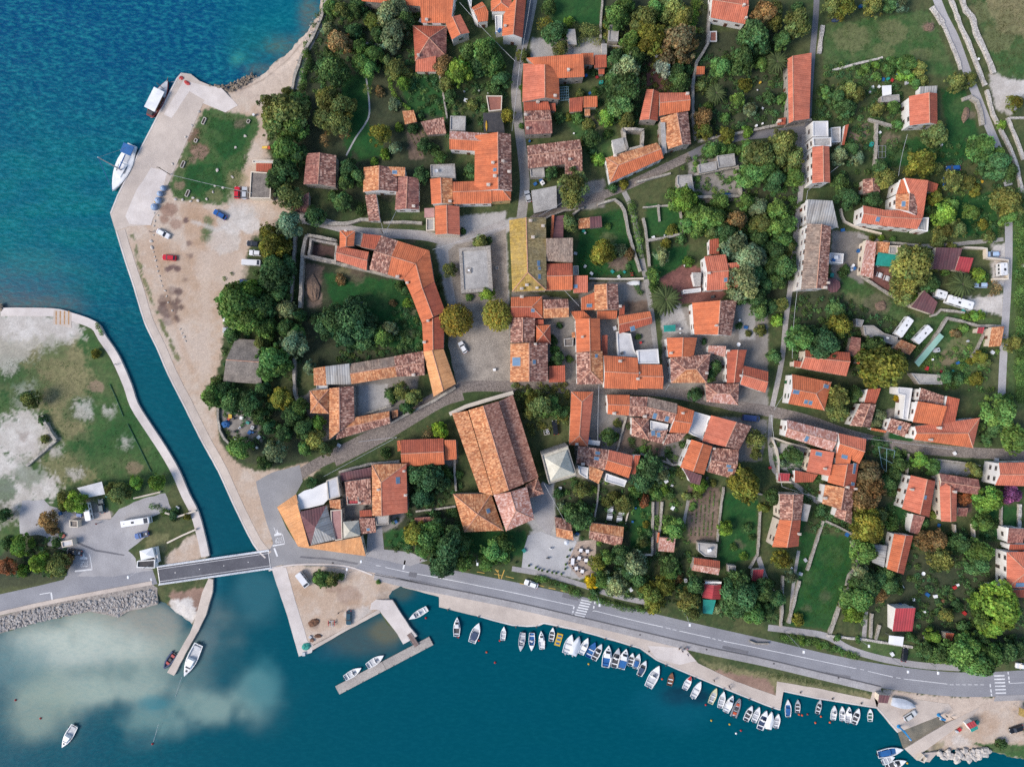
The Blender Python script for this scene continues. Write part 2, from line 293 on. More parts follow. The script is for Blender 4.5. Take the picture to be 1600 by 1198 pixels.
for s in """n 505,-60 518,-20 512,25 496,55 472,90 460,135 440,150 412,168 400,182 345,165 330,132 376,129 402,116 443,85 474,50 497,22
s 276,122 298,118 345,138 412,165 420,235 420,300 470,330 462,346 420,360 395,372 384,410 372,450 352,470 348,520 348,560 335,595 318,605 338,640 344,690 362,716 400,738 440,732 480,722 500,735 440,760 420,775 430,850 414,872 395,850 340,735 290,640 245,545 209,450 172,333 222,226
m 318,168 345,172 400,182 405,200 386,240 372,300 366,318 320,320 276,312 262,292
l 330,185 392,190 380,235 350,250 320,215
l 290,258 345,255 352,300 318,312 290,296
n 425,880 600,888 640,915 690,940 607,938 590,958 487,1018 467,1025 450,965
s 430,895 580,895 620,920 590,950 520,985 480,990 450,940
m -80,484 84,495 140,512 172,560 195,610 222,660 262,715 280,745 262,770 180,800 100,800 0,900 -80,900
w -60,492 60,486 120,500 128,525 100,545 60,548 20,540 -60,530
d -40,530 120,525 145,590 130,625 60,640 -40,600
w 20,600 50,600 60,625 30,640
d 60,720 130,700 150,745 90,760
w 17,650 45,640 66,650 88,686 45,724 20,712 -20,700 -20,680
w -40,690 40,720 80,745 95,770 40,790 30,812 0,815 -40,800
d 60,610 100,600 130,640 140,690 110,690 80,660
k -60,905 60,830 110,835 108,900 60,912 -60,925
q 108,790 140,780 175,800 175,830 110,832
s 260,870 300,835 320,840 327,868 290,885 262,886
r 265,925 322,918 322,950 300,972 262,945
w 262,935 300,935 308,965 296,975 268,955
d 230,835 262,835 262,862 228,862
k 540,-20 700,-20 702,120 690,320 520,310 460,250 462,140 480,80
l 535,118 580,118 575,200 545,250 530,180
l 545,200 590,200 600,245 560,250
l 620,120 690,120 700,185 640,175
b 636,205 662,205 662,250 640,250
l 862,-20 940,-20 938,38 862,38
k 945,-20 1110,-20 1082,220 1010,140 940,80
e 985,100 1040,100 1045,145 1010,140 990,150
p 830,60 945,60 945,90 830,95
m 865,170 905,170 960,185 970,255 930,262 905,220
k 1090,60 1220,30 1235,200 1095,215
g 1280,-20 1470,-20 1500,120 1540,225 1480,235 1410,180 1280,190
m 1285,40 1450,15 1495,120 1390,110 1290,108
m 1510,-20 1620,-20 1620,130 1560,120
d 1530,-20 1620,-20 1620,60 1560,50
w 1545,115 1620,130 1620,155 1600,150 1580,180 1555,170
l 1470,140 1510,140 1530,215 1480,220
l 1385,225 1500,205 1530,245 1440,260 1380,260
b 1325,205 1355,195 1360,210 1330,220
k 1060,225 1260,215 1240,460 1160,470 1150,300 1060,310
l 905,345 975,325 1000,430 900,432
b 950,400 980,398 982,420 950,420
l 1010,320 1062,322 1065,365 1012,372
l 1020,390 1075,385 1070,420 1040,440 1018,440
e 1030,435 1070,412 1100,420 1135,460 1120,472 1060,475
q 800,455 905,470 905,605 800,605
q 905,440 1010,440 1035,605 905,605
q 1035,480 1200,480 1200,640 1150,632 1035,610
q 895,615 950,615 1050,640 1080,720 960,760 900,745
q 945,625 985,625 985,655 945,655
q 1085,650 1200,655 1190,720 1090,720
q 570,560 660,560 640,660 500,690 470,620
q 530,740 630,725 640,830 540,835
q 630,690 715,690 715,730 640,735
q 1075,250 1160,245 1165,315 1080,315
q 870,290 945,280 945,325 870,330
q 1300,360 1350,365 1350,450 1300,440
q 1225,190 1275,190 1275,235 1225,230
q 1385,640 1450,620 1460,690 1380,690
q 965,440 1005,440 1012,485 968,488
b 975,470 1012,470 1015,490 976,490
p 1030,470 1062,475 1080,520 1035,520
p 1150,475 1180,475 1180,530 1155,530
k 470,370 690,470 670,570 600,590 470,570
l 505,425 630,440 655,490 640,530 590,500 520,480
l 600,500 660,500 665,545 610,545
b 478,410 505,418 500,480 480,480
h 485,378 525,385 525,400 482,400
p 700,340 790,330 800,600 720,605 705,500 690,430 680,390
p 720,360 800,340 840,345 800,360 745,385
p 682,385 720,380 712,470 700,440
p 560,600 605,600 610,645 560,650
k 340,630 470,640 480,720 430,730 370,720 345,690
q 340,640 400,640 410,690 365,690
g 690,735 720,720 725,800 690,800
k 640,790 705,790 720,850 600,860
l 600,830 632,826 640,856 600,858
l 715,830 820,830 835,865 790,870 730,862
p 820,770 865,755 870,830 845,850 825,815
p 828,830 905,835 905,870 930,855 935,900 905,905 815,890
q 902,845 932,845 930,895 890,890
b 980,655 1040,690 1030,720 965,705
l 985,770 1020,770 1015,860 975,855
b 1075,760 1125,760 1118,845 1075,845
l 1130,770 1185,780 1180,870 1120,885
k 870,750 985,760 985,890 935,900 925,810 870,800
l 1250,830 1335,840 1330,890 1300,985 1235,975 1240,910
l 1235,775 1262,770 1250,860 1245,840
k 1335,690 1420,690 1420,880 1335,870
l 1385,785 1418,790 1415,820 1385,815
l 1562,790 1592,790 1592,835 1562,835
l 1530,795 1562,795 1565,845 1530,845
k 1230,470 1260,440 1340,440 1440,500 1430,560 1330,600 1230,540
m 1310,420 1440,500 1470,490 1560,500 1560,508 1480,500 1430,560 1400,500 1320,470
m 1440,560 1485,500 1560,512 1540,560 1500,600 1430,590
q 1300,360 1345,365 1345,440 1300,420
e 1360,415 1395,420 1388,455 1360,440
w 1505,465 1568,460 1568,492 1505,485
w 1550,380 1575,380 1572,450 1550,440
l 1390,660 1425,650 1425,700 1385,690
l 1460,310 1560,300 1560,370 1460,370
m 1575,300 1640,300 1640,640 1575,640
k 1340,880 1600,840 1600,960 1600,1040 1340,985
m 1340,990 1420,1005 1450,1030 1350,1025
n 1224,1080 1275,1090 1370,1106 1380,1075 1440,1085 1600,1090 1600,1190 1575,1183 1466,1174 1413,1169 1402,1144 1370,1106
s 1440,1140 1480,1130 1540,1110 1600,1100 1600,1165 1500,1168 1420,1172
d 1090,1030 1300,1072 1370,1085 1368,1100 1224,1078 1160,1085
r 1110,1045 1200,1060 1215,1090 1160,1085
m 1520,1160 1640,1165 1640,1192 1575,1183 1545,1175
p 1205,690 1260,695 1262,745 1240,740 1215,730
p 1465,720 1525,725 1525,745 1465,738
h 1490,770 1520,775 1518,800 1490,800""".split('\n'):
    k, q = s.split(' ', 1)
    paint(k, pts(q), fe=2.6 if k in 'pqea' else 4.0, jag=4 if k in 'pqea' else 9) if not (k in 'wd' and pts(q)[0][0] < 200) else paint(k, pts(q), fe=12, jag=30, op=.9)
# wheel tracks, worn patches, puddle stains, tufts
for s in """o 330,400 40 .6|o 320,360 34 .7|r 275,350 10 .8|w 390,350 18 .8|h 262,482 16 .8|o 310,345 26 .8|o 300,330 20 .7|o 262,395 22 .5|o 280,420 30 .5|n 345,420 40 .6|w 365,345 24 .7|w 350,375 26 .6|w 375,330 20 .7|o 320,470 40 .4|n 300,540 26 .5
r 265,328 13 .9|r 258,342 7 .9|h 291,344 5 .9|h 262,420 5 .9|h 268,419 4 .9|h 277,420 5 .9|h 295,380 4 .7|h 297,400 4 .6|h 280,455 6 .8|h 276,470 5 .8|h 284,480 5 .8|h 276,498 7 .8|r 264,326 9 .8|r 256,345 6 .7|h 258,470 12 .6|h 262,500 10 .5|h 268,455 8 .5|h 290,345 4 .8|h 275,495 6 .7|h 278,458 6 .6|h 265,418 4 .6|h 276,418 4 .6|h 289,438 4 .5|m 325,360 9 .8|m 322,372 8 .8|m 326,345 8 .8
e 312,235 14 .6|r 313,237 12 .7|e 302,215 9 .6|e 308,206 6 .6|r 300,250 7 .6|b 375,192 9 .6|d 285,255 10 .6|d 370,280 16 .7|d 335,305 12 .6|s 370,310 12 .6|r 280,290 8 .6
w 100,520 18 .6|m 85,545 20 .6|l 30,600 40 .6|l 10,580 30 .6|l 45,740 22 .5|l 140,700 30 .6|l 185,690 28 .6|l 120,640 24 .5|w 130,640 16 .6|w 170,642 9 .6|w 197,690 8 .6|w 88,705 8 .6|w 117,740 10 .7|b 1290,930 10 .25|m 1270,900 16 .4|m 1300,870 18 .4|b 1262,950 7 .3|m 1160,820 14 .5|b 1155,850 8 .4|m 330,215 16 .4|m 325,275 14 .4|m 590,470 16 .4|m 650,450 16 .4|b 640,520 9 .4|m 575,470 10 .5|r 150,605 11 .6|r 210,730 12 .5|d 140,770 20 .6|l 200,660 22 .6|w 45,690 16 .9|b 35,680 7 .5|d 68,688 7 .7|l 5,765 22 .7|k 8,800 16 .7
r 545,930 18 .5|r 520,915 14 .5|w 560,960 20 .6|o 470,930 20 .5|h 490,975 8 .5|o 555,945 10 .6
d 1395,50 22 .5|d 1330,60 26 .5|d 1440,85 14 .4|b 1452,42 8 .7|d 1560,60 25 .5|d 1380,80 16 .4|b 1515,180 8 .7|m 1500,165 14 .5
b 1370,475 20 .5|r 1376,478 6 .8|d 1330,470 14 .6|b 1390,220 14 .6|d 1350,225 10 .5|r 1480,560 14 .5|d 1500,540 18 .6|d 1470,580 16 .6
h 900,600 8 .5|w 760,560 20 .4|o 770,520 16 .3|w 730,350 14 .5|h 640,372 10 .4
b 610,300 12 .5|l 950,350 20 .6|d 950,372 10 .5|b 930,190 14 .6|d 935,205 10 .5|d 1530,20 20 .5|m 1400,235 18 .5|o 1540,1130 22 .5|n 1480,1150 20 .6|w 1500,1160 14 .6|d 1465,1165 10 .6|m 1440,1168 8 .5
b 545,370 10 .6|b 555,430 14 .6|d 535,425 10 .6|r 640,485 10 .4""".replace('\n', '|').split('|'):
    k, q, r_, o_ = s.split(' '); x_, y_ = q.split(','); blob(k, float(x_), float(y_), float(r_), **(dict(fe=3, jag=6) if k in 'hr' else dict(fe=9, jag=20) if float(x_) < 230 and float(y_) > 480 else dict(fe=5, jag=10)), op=float(o_))
paint('w', pts('-40,490 70,490 120,505 110,530 60,545 20,580 -40,590'), fe=14, jag=30, op=.6)
paint('m', pts("205,365 214,395 222,430 238,470 250,500 268,540 278,560"), w=5, fe=3, jag=5, gap=.45)
paint('d', pts("205,365 214,395 222,430 238,470 250,500 268,540 278,560"), w=3, fe=3, jag=5, gap=.5)
paint('w', pts("300,345 340,360 372,345 384,325"), w=6, fe=4, jag=6, op=.7)
paint('o', pts("232,350 250,400 262,470 285,540 300,580"), w=7, fe=5, jag=6, op=.5)
paint('n', pts("330,380 320,440 322,520 318,590"), w=16, fe=8, jag=8, op=.5)
paint('b', pts("500,10 480,55 450,92 410,125 375,140"), w=1.6, fe=2, jag=2, op=.55)     # tide wrack
paint('w', pts("497,18 474,46 445,80 404,112"), w=4, fe=3, jag=4, op=.6)
shore = np.clip((0.4 - sdL) / 1.5, 0, 1)[..., None]
COLG = COLG * (1 - shore*.6) + np.array((.16,.13,.09)) * shore * .6
COLG *= (0.95 + 0.10 * RNG.random(XX.shape)[..., None])
def grid_mesh(name, X, Y, Z, attrs, mat):
    ny, nx = X.shape; me = bpy.data.meshes.new(name)
    co = np.stack([X, Y, Z], -1).reshape(-1, 3).astype(np.float32)
    i = np.arange(nx*ny).reshape(ny, nx)
    q = np.stack([i[:-1, :-1], i[:-1, 1:], i[1:, 1:], i[1:, :-1]], -1).reshape(-1, 4)
    me.vertices.add(len(co)); me.vertices.foreach_set('co', co.ravel())
    me.loops.add(q.size); me.loops.foreach_set('vertex_index', q.ravel().astype(np.int32))
    me.polygons.add(len(q)); me.polygons.foreach_set('loop_start', (np.arange(len(q))*4).astype(np.int32))
    me.polygons.foreach_set('use_smooth', np.ones(len(q), bool))
    me.update(calc_edges=True)
    for an, av in attrs.items():
        if av.ndim == 3:
            a = me.attributes.new(an, 'FLOAT_COLOR', 'POINT'); a.data.foreach_set('color', np.concatenate([av, np.ones(av.shape[:2]+(1,))], -1).reshape(-1).astype(np.float32))
        else:
            a = me.attributes.new(an, 'FLOAT', 'POINT'); a.data.foreach_set('value', av.reshape(-1).astype(np.float32))
    me.materials.append(mat); me.validate(); return link(name, me)
gm = bpy.data.materials.new('ground_cover'); nt, ns, ls, p = nodes_of(gm); p.inputs['Roughness'].default_value = 0.95
at = N(nt, 'ShaderNodeAttribute', attribute_name='cover'); P = pos(nt)
c = mixc(nt, 0.32, at.outputs['Color'], mixc(nt, rng(nt, noise(nt, P, 1.9, 4, .7), .3, .7), (.55,.55,.55), (1.5,1.5,1.5)), 'MULTIPLY')
ls.new(c, p.inputs['Base Color'])
b = N(nt, 'ShaderNodeBump'); b.inputs['Strength'].default_value = .3; b.inputs['Distance'].default_value = .2
ls.new(noise(nt, P, 2.2, 4, .65), b.inputs['Height']); ls.new(b.outputs[0], p.inputs['Normal'])
g = tag(grid_mesh('ground', XX, YY, ZG, {'cover': COLG}, gm), kind='structure')
# ---- sea: colour follows depth and bed, plus cloud reflections painted at bottom left
wx = np.concatenate([-np.array([6000, 3000, 1500, 700, 400, 260, 200.]), np.arange(-180, 180.01, 1.2), np.array([200, 260, 400, 700, 1500, 3000, 6000.])])
wy = np.concatenate([-np.array([6000, 3000, 1500, 700, 400, 260, 170.]), np.arange(-138, 138.01, 1.2), np.array([170, 260, 400, 700, 1500, 3000, 6000.])])
WX, WY = np.meshgrid(wx, wy); wpx = WX / S + 800; wpy = 599 - WY / S
def lin(r, g_, b_): return np.array([((v/255+.055)/1.055)**2.4 if v > 10 else v/255/12.92 for v in (r, g_, b_)])
north = np.clip((560 - wpy) / 560, 0, 1)[..., None]; north = north**.8
harb = lin(0, 76, 98); deep = lin(4, 76, 124); teal = lin(2, 112, 120)
WC = harb*(1-north) + deep*north
mid = np.exp(-((wpx-60)**2/260**2 + (wpy-320)**2/150**2))[..., None]
WC = WC*(1-mid*.75) + teal*mid*.75
can = np.clip(1 - np.abs(wpy-640)/200, 0, 1)[..., None]*np.clip((360-wpx)/120, 0, 1)[..., None]
WC = WC*(1-can*.4) + lin(0, 92, 112)*can*.4
WC = WC*np.array((.6,.88,.74))
wn1 = fbm(wpx, wpy, 60, 51); wn2 = fbm(wpx, wpy, 18, 61)
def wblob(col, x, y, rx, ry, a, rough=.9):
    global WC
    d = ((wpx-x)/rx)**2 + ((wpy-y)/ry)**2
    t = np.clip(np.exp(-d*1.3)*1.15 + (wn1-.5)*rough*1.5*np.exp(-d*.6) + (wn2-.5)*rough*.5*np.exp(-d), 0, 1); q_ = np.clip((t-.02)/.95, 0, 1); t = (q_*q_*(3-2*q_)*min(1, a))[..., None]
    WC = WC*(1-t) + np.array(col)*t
shd = natd.copy()
sand = lin(136, 144, 132); pale = lin(172, 180, 168); tq = lin(60, 132, 136); brown = lin(92, 96, 92)  # pale is the painted cloud reflection, sand the shallow bed
wblob(lin(6, 96, 108), 430, 30, 95, 95, .8); wblob(lin(22, 92, 98), 420, 85, 70, 40, .7); wblob(lin(78, 100, 94), 452, 76, 44, 24, .75); wblob(lin(92, 102, 92), 484, 32, 22, 40, .8); wblob(lin(96, 104, 92), 410, 108, 40, 12, .7); wblob(lin(60, 140, 128), 370, 92, 12, 12, .6)
wblob(lin(70, 90, 98), 20, 455, 95, 42, .8); wblob(lin(82, 90, 92), 20, 475, 110, 22, .8); wblob(lin(50, 100, 108), 60, 420, 90, 40, .5)
wblob(lin(112,132,126), 150, 1040, 200, 75, .85, .5); wblob(sand, 170, 985, 150, 52, 1.0); wblob(lin(134, 134, 124), 230, 972, 80, 32, .9); wblob(pale, 120, 1012, 120, 40, .85); wblob(lin(146, 160, 148), 170, 1075, 110, 34, .85); wblob(lin(136, 150, 136), 60, 1105, 55, 60, .75)  # shallow bed by the bank; pale patches are cloud reflections put into the colour
wblob(lin(122, 150, 142), 240, 1128, 66, 36, .6); wblob(lin(134, 156, 146), 335, 1110, 72, 38, .72); wblob(lin(110, 148, 144), 395, 1078, 36, 36, .5); wblob(lin(70, 110, 116), 20, 1040, 60, 40, .5)  # further cloud reflections painted as pale patches
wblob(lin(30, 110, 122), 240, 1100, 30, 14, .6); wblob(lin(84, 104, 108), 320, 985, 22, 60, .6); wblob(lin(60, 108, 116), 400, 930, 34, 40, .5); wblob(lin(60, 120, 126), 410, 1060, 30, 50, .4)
wblob(lin(62, 80, 82), 560, 1000, 80, 30, .85); wblob(lin(100, 98, 78), 605, 985, 30, 22, .75); wblob(lin(72, 84, 76), 625, 925, 22, 16, .7); wblob(lin(30, 76, 92), 500, 1020, 40, 18, .5)
wblob(lin(16, 40, 56), 1060, 1088, 30, 17, .95, .7); wblob(lin(16, 40, 56), 1092, 1090, 20, 14, .9, .7); wblob(lin(84, 88, 76), 1452, 1128, 34, 14, 1.0); wblob(lin(44, 64, 62), 1428, 1146, 24, 14, .9); wblob(lin(20, 90, 108), 1050, 1110, 60, 40, .3)
wblob(lin(30, 100, 116), 330, 900, 18, 40, .4)
chop = np.clip((620 - wpy)/300, 0.0, 1)*(1-np.clip((wpx-330)/200, 0, 1)*.6) + .08
chop = np.maximum(chop, .16*np.clip((460-wpx)/200, 0, 1))
wm = bpy.data.materials.new('sea_water'); nt, ns, ls, p = nodes_of(wm)
at = N(nt, 'ShaderNodeAttribute', attribute_name='depth_and_cloud_colour'); ac = N(nt, 'ShaderNodeAttribute', attribute_name='chop'); P = pos(nt)
mp = N(nt, 'ShaderNodeMapping'); ls.new(P, mp.inputs['Vector']); mp.inputs['Rotation'].default_value = (0, 0, R(38)); mp.inputs['Scale'].default_value = (.42, 1.0, 1)
wv = noise(nt, mp.outputs[0], 1.0, 5, .62); wv2 = noise(nt, mp.outputs[0], .16, 3, .5)
ht = mth(nt, 'ADD', wv, mth(nt, 'MULTIPLY', wv2, 1.4))
# ripple flecks: sky reflected on the crests, painted as a lighter colour
fleck = mth(nt, 'MULTIPLY', rng(nt, wv, .44, .68), ac.outputs['Fac'])
cw = mixc(nt, mth(nt, 'MULTIPLY', fleck, .9), at.outputs['Color'], lin(30, 122, 132))
cw = mixc(nt, mth(nt, 'MULTIPLY', mth(nt, 'MULTIPLY', rng(nt, wv2, .38, .62), ac.outputs['Fac']), .32), cw, lin(0, 62, 104))
ls.new(cw, p.inputs['Base Color']); p.inputs['Roughness'].default_value = .3; p.inputs['IOR'].default_value = 1.33; p.inputs['Specular IOR Level'].default_value = .07
b = N(nt, 'ShaderNodeBump'); b.inputs['Distance'].default_value = .9
ls.new(mth(nt, 'MULTIPLY', ac.outputs['Fac'], .55), b.inputs['Strength']); ls.new(ht, b.inputs['Height']); ls.new(b.outputs[0], p.inputs['Normal'])
tag(grid_mesh('sea_water', WX, WY, np.full(WX.shape, WATER), {'depth_and_cloud_colour': WC, 'chop': chop}, wm), kind='structure')
# ------------------------------------------------------------------ roads, paths, quays: thin sheets and solid kerbs
def jitter(P, step, amp):
    o = []
    for i in range(len(P)):
        (ax, ay), (bx, by) = P[i], P[(i+1) % len(P)]; L = hypot(bx-ax, by-ay); n = max(1, int(L/step))
        for k in range(n):
            t = k/n; a = amp if k else 0
            o.append((ax+(bx-ax)*t+random.uniform(-a, a), ay+(by-ay)*t+random.uniform(-a, a)))
    return o
def smooth_line(L, n=5):
    o = []
    for i in range(len(L)-1):
        p0, p1, p2, p3 = L[max(0, i-1)], L[i], L[i+1], L[min(len(L)-1, i+2)]
        for k in range(n):
            t = k/n
            o.append(tuple(.5*((2*p1[j])+(-p0[j]+p2[j])*t+(2*p0[j]-5*p1[j]+4*p2[j]-p3[j])*t*t+(-p0[j]+3*p1[j]-3*p2[j]+p3[j])*t**3) for j in (0, 1)))
    return o + [L[-1]]
def ribbon(L, w, off=0.0):
    a, b = [], []
    n = len(L)
    for i, (x, y) in enumerate(L):
        (x0, y0), (x1, y1) = L[max(0, i-1)], L[min(n-1, i+1)]; d = hypot(x1-x0, y1-y0) or 1; nx, ny = -(y1-y0)/d, (x1-x0)/d
        ww = w if isinstance(w, (int, float)) else w[0] + (w[1]-w[0])*i/(n-1)
        a.append((x+nx*(off+ww/2), y+ny*(off+ww/2))); b.append((x+nx*(off-ww/2), y+ny*(off-ww/2)))
    return a + b[::-1]
def slab(name, P, ztop, zbot, mat, parent=None, base=None):
    w = [W(x, y) for x, y in P]; n = len(w)
    tri = tessellate_polygon([[Vector((q.x, q.y, 0)) for q in w]])
    v = [(q.x, q.y, ztop) for q in w]; f = [tuple(t) for t in tri]
    if sum(w[i].x*w[(i+1) % n].y - w[(i+1) % n].x*w[i].y for i in range(n)) < 0: pass
    if zbot is not None:
        v += [(q.x, q.y, zbot) for q in w]; f += [(i, (i+1) % n, n+(i+1) % n, n+i) for i in range(n)]
    o = world_mesh(name, v, f, mat, parent, base)
    bm = bmesh.new(); bm.from_mesh(o.data); bmesh.ops.recalc_face_normals(bm, faces=bm.faces); bm.to_mesh(o.data); bm.free()
    return o
def struct(name, P, ztop, zbot, mat, jag=0.0, step=8): return tag(slab(name, jitter(P, step, jag) if jag else P, ztop, zbot, mat), kind='structure')
ASPH = plain('worn_asphalt', (.275,.275,.295), .9, (.225,.225,.245), .12, fine=.22)
ASPH_D = plain('dark_asphalt', (.135,.135,.15), .9, (.18,.175,.185), .2, fine=.25)
ASPH_N = plain('new_asphalt', (.085,.085,.10), .9, (.11,.11,.125), .3, fine=.2)
PAVE = plain('concrete_pavement', (.36,.345,.345), .9, (.30,.285,.285), .35, fine=.25)
QUAY = plain('quay_concrete', (.55,.47,.405), .9, (.46,.39,.335), .22, fine=.14)
QUAY_L = plain('pale_quay_concrete', (.64,.58,.54), .9, (.55,.49,.45), .3, fine=.1)
QUAY_D = plain('stained_quay_stone', (.44,.35,.29), .95, (.32,.25,.205), .35, fine=.4)
COB = plain('cobbled_street', (.26,.22,.195), .95, (.165,.14,.125), 1.1, bump=.7, fine=.7)
GRAV = plain('gravel_track', (.40,.375,.36), .95, (.32,.295,.28), .5, fine=.4)
PATHM = plain('gravel_path', (.34,.32,.30), .95, (.26,.245,.23), .6, fine=.4)
PAINT = plain('road_paint', (.72,.72,.72), .8, (.58,.58,.59), 1.5)
YPAINT = plain('yellow_road_paint', (.62,.38,.06), .8, (.5,.33,.1), 1.5)
# quays
struct('quay', pts("283,114 298,116 312,127 332,135 333,142 318,160 262,290 248,330 230,352 200,354 181,362 172,333 183,305 222,226 276,122"), .06, -5, QUAY, .25)
struct('quay_slab', pts("287,126 334,138 330,150 322,158 296,143 268,185 256,179"), .064, None, QUAY_L, .3)
struct('quay_slab', pts("212,300 236,262 262,268 236,352 202,350 196,338"), .064, None, QUAY_L, .6)
struct('quay_wall', pts("345,137 330,135 312,160 318,162 352,176 372,165"), .058, -.3, QUAY_L, .3)
canal_e = pts("181,362 195,408 209,450 225,503 245,545 262,585 290,640 315,690 340,735 365,790 395,850 414,872")
struct('quay_edge', ribbon(smooth_line(canal_e, 3), 15, -7.2), .062, -5, QUAY, .3)
struct('quay', pts("424,885 447,886 462,940 476,985 480,1000 490,1008 487,1019 467,1025 450,965 430,906"), .06, -5, QUAY_L, .2)
struct('quay_edge', pts("486,1010 540,981 592,951 594,957 541,985 489,1015"), .064, -4, QUAY, .2)
struct('slip', pts("598,937 613,937 640,979 652,993 630,1006 621,990 604,968 592,952 578,952 580,942 588,936"), .075, -4, QUAY_L, .3)
canal_w = pts("0,482 15,481 82,482 110,488 150,503 165,525 185,555 205,600 215,630 237,665 260,700 280,735 295,770 310,800 321,840 327,868")
struct('quay_edge', ribbon(smooth_line(canal_w, 3), 13, 6.2), .062, -5, QUAY_L, .3)
struct('slip', pts("84,484 112,488 112,512 83,506"), .068, -.2, QUAY, .1)
struct('pier', pts("326,903 333,905 332,925 322,960 310,985 290,1020 272,1055 261,1050 297,988 305,966 316,925"), .07, -5, QUAY, .3)
south = pts("629,917 686,932 686,948 745,962 800,977 841,978 850,974 907,986 1000,1013 1025,1031 1100,1063 1200,1103 1219,1109")
struct('quay', pts("622,903 629,917 686,932 686,948 745,962 800,977 841,978 850,974 907,986 1000,1013 1025,1031 1100,1063 1200,1103 1219,1109 1224,1080 1275,1091 1370,1106 1378,1078 1364,1078 1360,1092 1285,1076 1214,1064 1212,1086 1150,1064 1090,1035 1068,1008 1000,992 900,962 800,943 690,926"), .06, -5, QUAY, .3)
struct('quay_apron', pts("1012,1008 1068,1012 1088,1032 1062,1038 1025,1028"), .064, None, QUAY_L, .4)
struct('quay', pts("1370,1106 1402,1144 1463,1120 1488,1107 1482,1099 1380,1085 1366,1090"), .06, -4, QUAY, .3)
struct('quay', pts("1413,1169 1478,1130 1530,1104 1520,1118 1440,1176 1466,1174 1452,1190 1432,1187"), .062, -4, QUAY, .3)
struct('slip', pts("1404,1143 1463,1119 1479,1131 1413,1170"), -.35, -4, plain('wet_slip', (.15,.135,.10), .6, (.22,.19,.14), .4, fine=.3))
struct('embankment', pts("0,962 60,947 130,932 236,911 246,918 246,944 200,955 185,964 140,955 60,971 0,989 -60,999 -60,970"), .03, -2, plain('rubble_bed', (.40,.36,.32), .95, (.22,.19,.17), 1.2, fine=.6), .4)
struct('kerb', ribbon(smooth_line(pts("-60,972 0,958 60,944 130,930 200,917 238,910")), 6), .16, -.5, QUAY, .2)
for L in (canal_e, pts("172,333 183,305 222,226 276,122 283,115"), south[3:], pts("1224,1080 1275,1091 1370,1106 1402,1144")):
    struct('quay_coping', ribbon(L if len(L) < 6 else smooth_line(L, 2), 2.2, -1.15 if L[0] != (172, 333) else 1.3), .115, -.2, QUAY_L)
for x in (88, 94.5, 101, 107.5): struct('rust_strip', [(x-1, 485.5), (x+1.2, 486), (x+.8, 507), (x-1.2, 506.5)], .074, None, plain('rust_stain', (.36,.17,.05), .9, (.45,.30,.18), .9))
# roads
road = smooth_line(pts("418,874 440,868 470,866 500,868 560,876 620,887 700,904 800,924 900,946 1000,970 1100,994 1200,1017 1300,1041 1400,1059 1500,1069 1600,1066 1700,1060"))
struct('road', ribbon(road, (24, 40)), .012, None, ASPH)
struct('road', pts("-120,985 0,957 60,945 130,930 200,918 246,912 238,888 200,884 185,887 165,855 120,862 100,905 55,916 0,928 -120,955"), .008, None, ASPH)
struct('parking_yard', pts("108,862 75,852 72,838 60,835 32,838 30,810 35,782 68,780 78,790 110,800 128,812 172,812 186,795 225,778 258,770 268,795 235,808 228,838 200,860 212,872 214,886 240,890 180,900 120,900 140,885 136,862"), .016, None, plain('parking_asphalt', (.39,.38,.385), .9, (.31,.30,.305), .15, fine=.22), .8)
struct('road', pts("400,752 425,738 468,726 473,752 462,772 433,792 448,826 466,853 487,856 572,870 560,886 440,882 421,886 420,862 427,848 408,788"), .020, None, plain('junction_asphalt', (.29,.285,.29), .9, (.24,.235,.24), .15, fine=.2), .5)
struct('yard', pts("572,868 575,826 597,822 600,858 640,862 668,875 640,884"), .024, None, PAVE, .3)
struct('pavement', ribbon(smooth_line(pts("585,900 640,913 700,924 800,944 900,967 1000,991 1100,1015 1200,1036 1300,1060 1376,1078")), 11), .12, -.1, PAVE)
struct('kerb', ribbon(smooth_line(pts("585,897 640,908 700,919 800,939 900,962 1000,985.5 1100,1009 1200,1030 1300,1054 1376,1072")), 1.6), .13, -.1, plain('dark_kerb', (.13,.125,.13), .9))
struct('kerb', ribbon(smooth_line(pts("420,891 450,883 500,881 545,885 582,898")), 2.5), .13, -.1, QUAY_L)
struct('pavement', ribbon(smooth_line(pts("1200,980 1240,985 1290,993 1325,1012 1360,1024 1400,1033 1450,1040 1520,1044")), 10), .05, None, PAVE, .3)
struct('pavement', ribbon(smooth_line(pts("800,888 850,897 905,912 960,930 1010,941")), 8), .05, None, PAVE, .3)
struct('pavement', pts("1556,1086 1620,1084 1620,1093 1552,1095"), .05, None, PAVE, .2)
struct('street', ribbon(smooth_line(pts("462,745 500,722 545,702 600,672 650,642 690,618 730,604 800,604 900,606 1000,609 1060,615 1150,634 1200,642 1260,656 1330,680 1400,695 1500,706 1640,712")), 17), .018, None, COB, .7)
struct('street', ribbon(smooth_line(pts("520,716 560,696 605,672 650,645 690,622 722,612")), 27), .0145, None, COB, .9)
struct('square', pts("700,392 722,372 790,352 798,604 715,606 700,540 712,470 705,430"), .006, None, plain('square_paving', (.37,.325,.275), .95, (.235,.205,.175), .3, fine=.6), .9)
struct('street', ribbon(smooth_line(pts("838,-40 832,0 822,50 812,90 806,140 810,190 816,240 820,290 814,345")), 15), .010, None, PATHM, .8)
struct('street', ribbon(smooth_line(pts("833,-40 826,20 818,62")), 10), .014, None, ASPH_D, .3)
struct('lane', ribbon(smooth_line(pts("800,372 838,340 870,328 920,313 985,288 1040,262 1090,238")), 13), .015, None, COB, .8)
struct('lane', ribbon(smooth_line(pts("1078,244 1110,228 1150,215 1200,209 1262,203")), 13), .019, None, ASPH_D, .5)
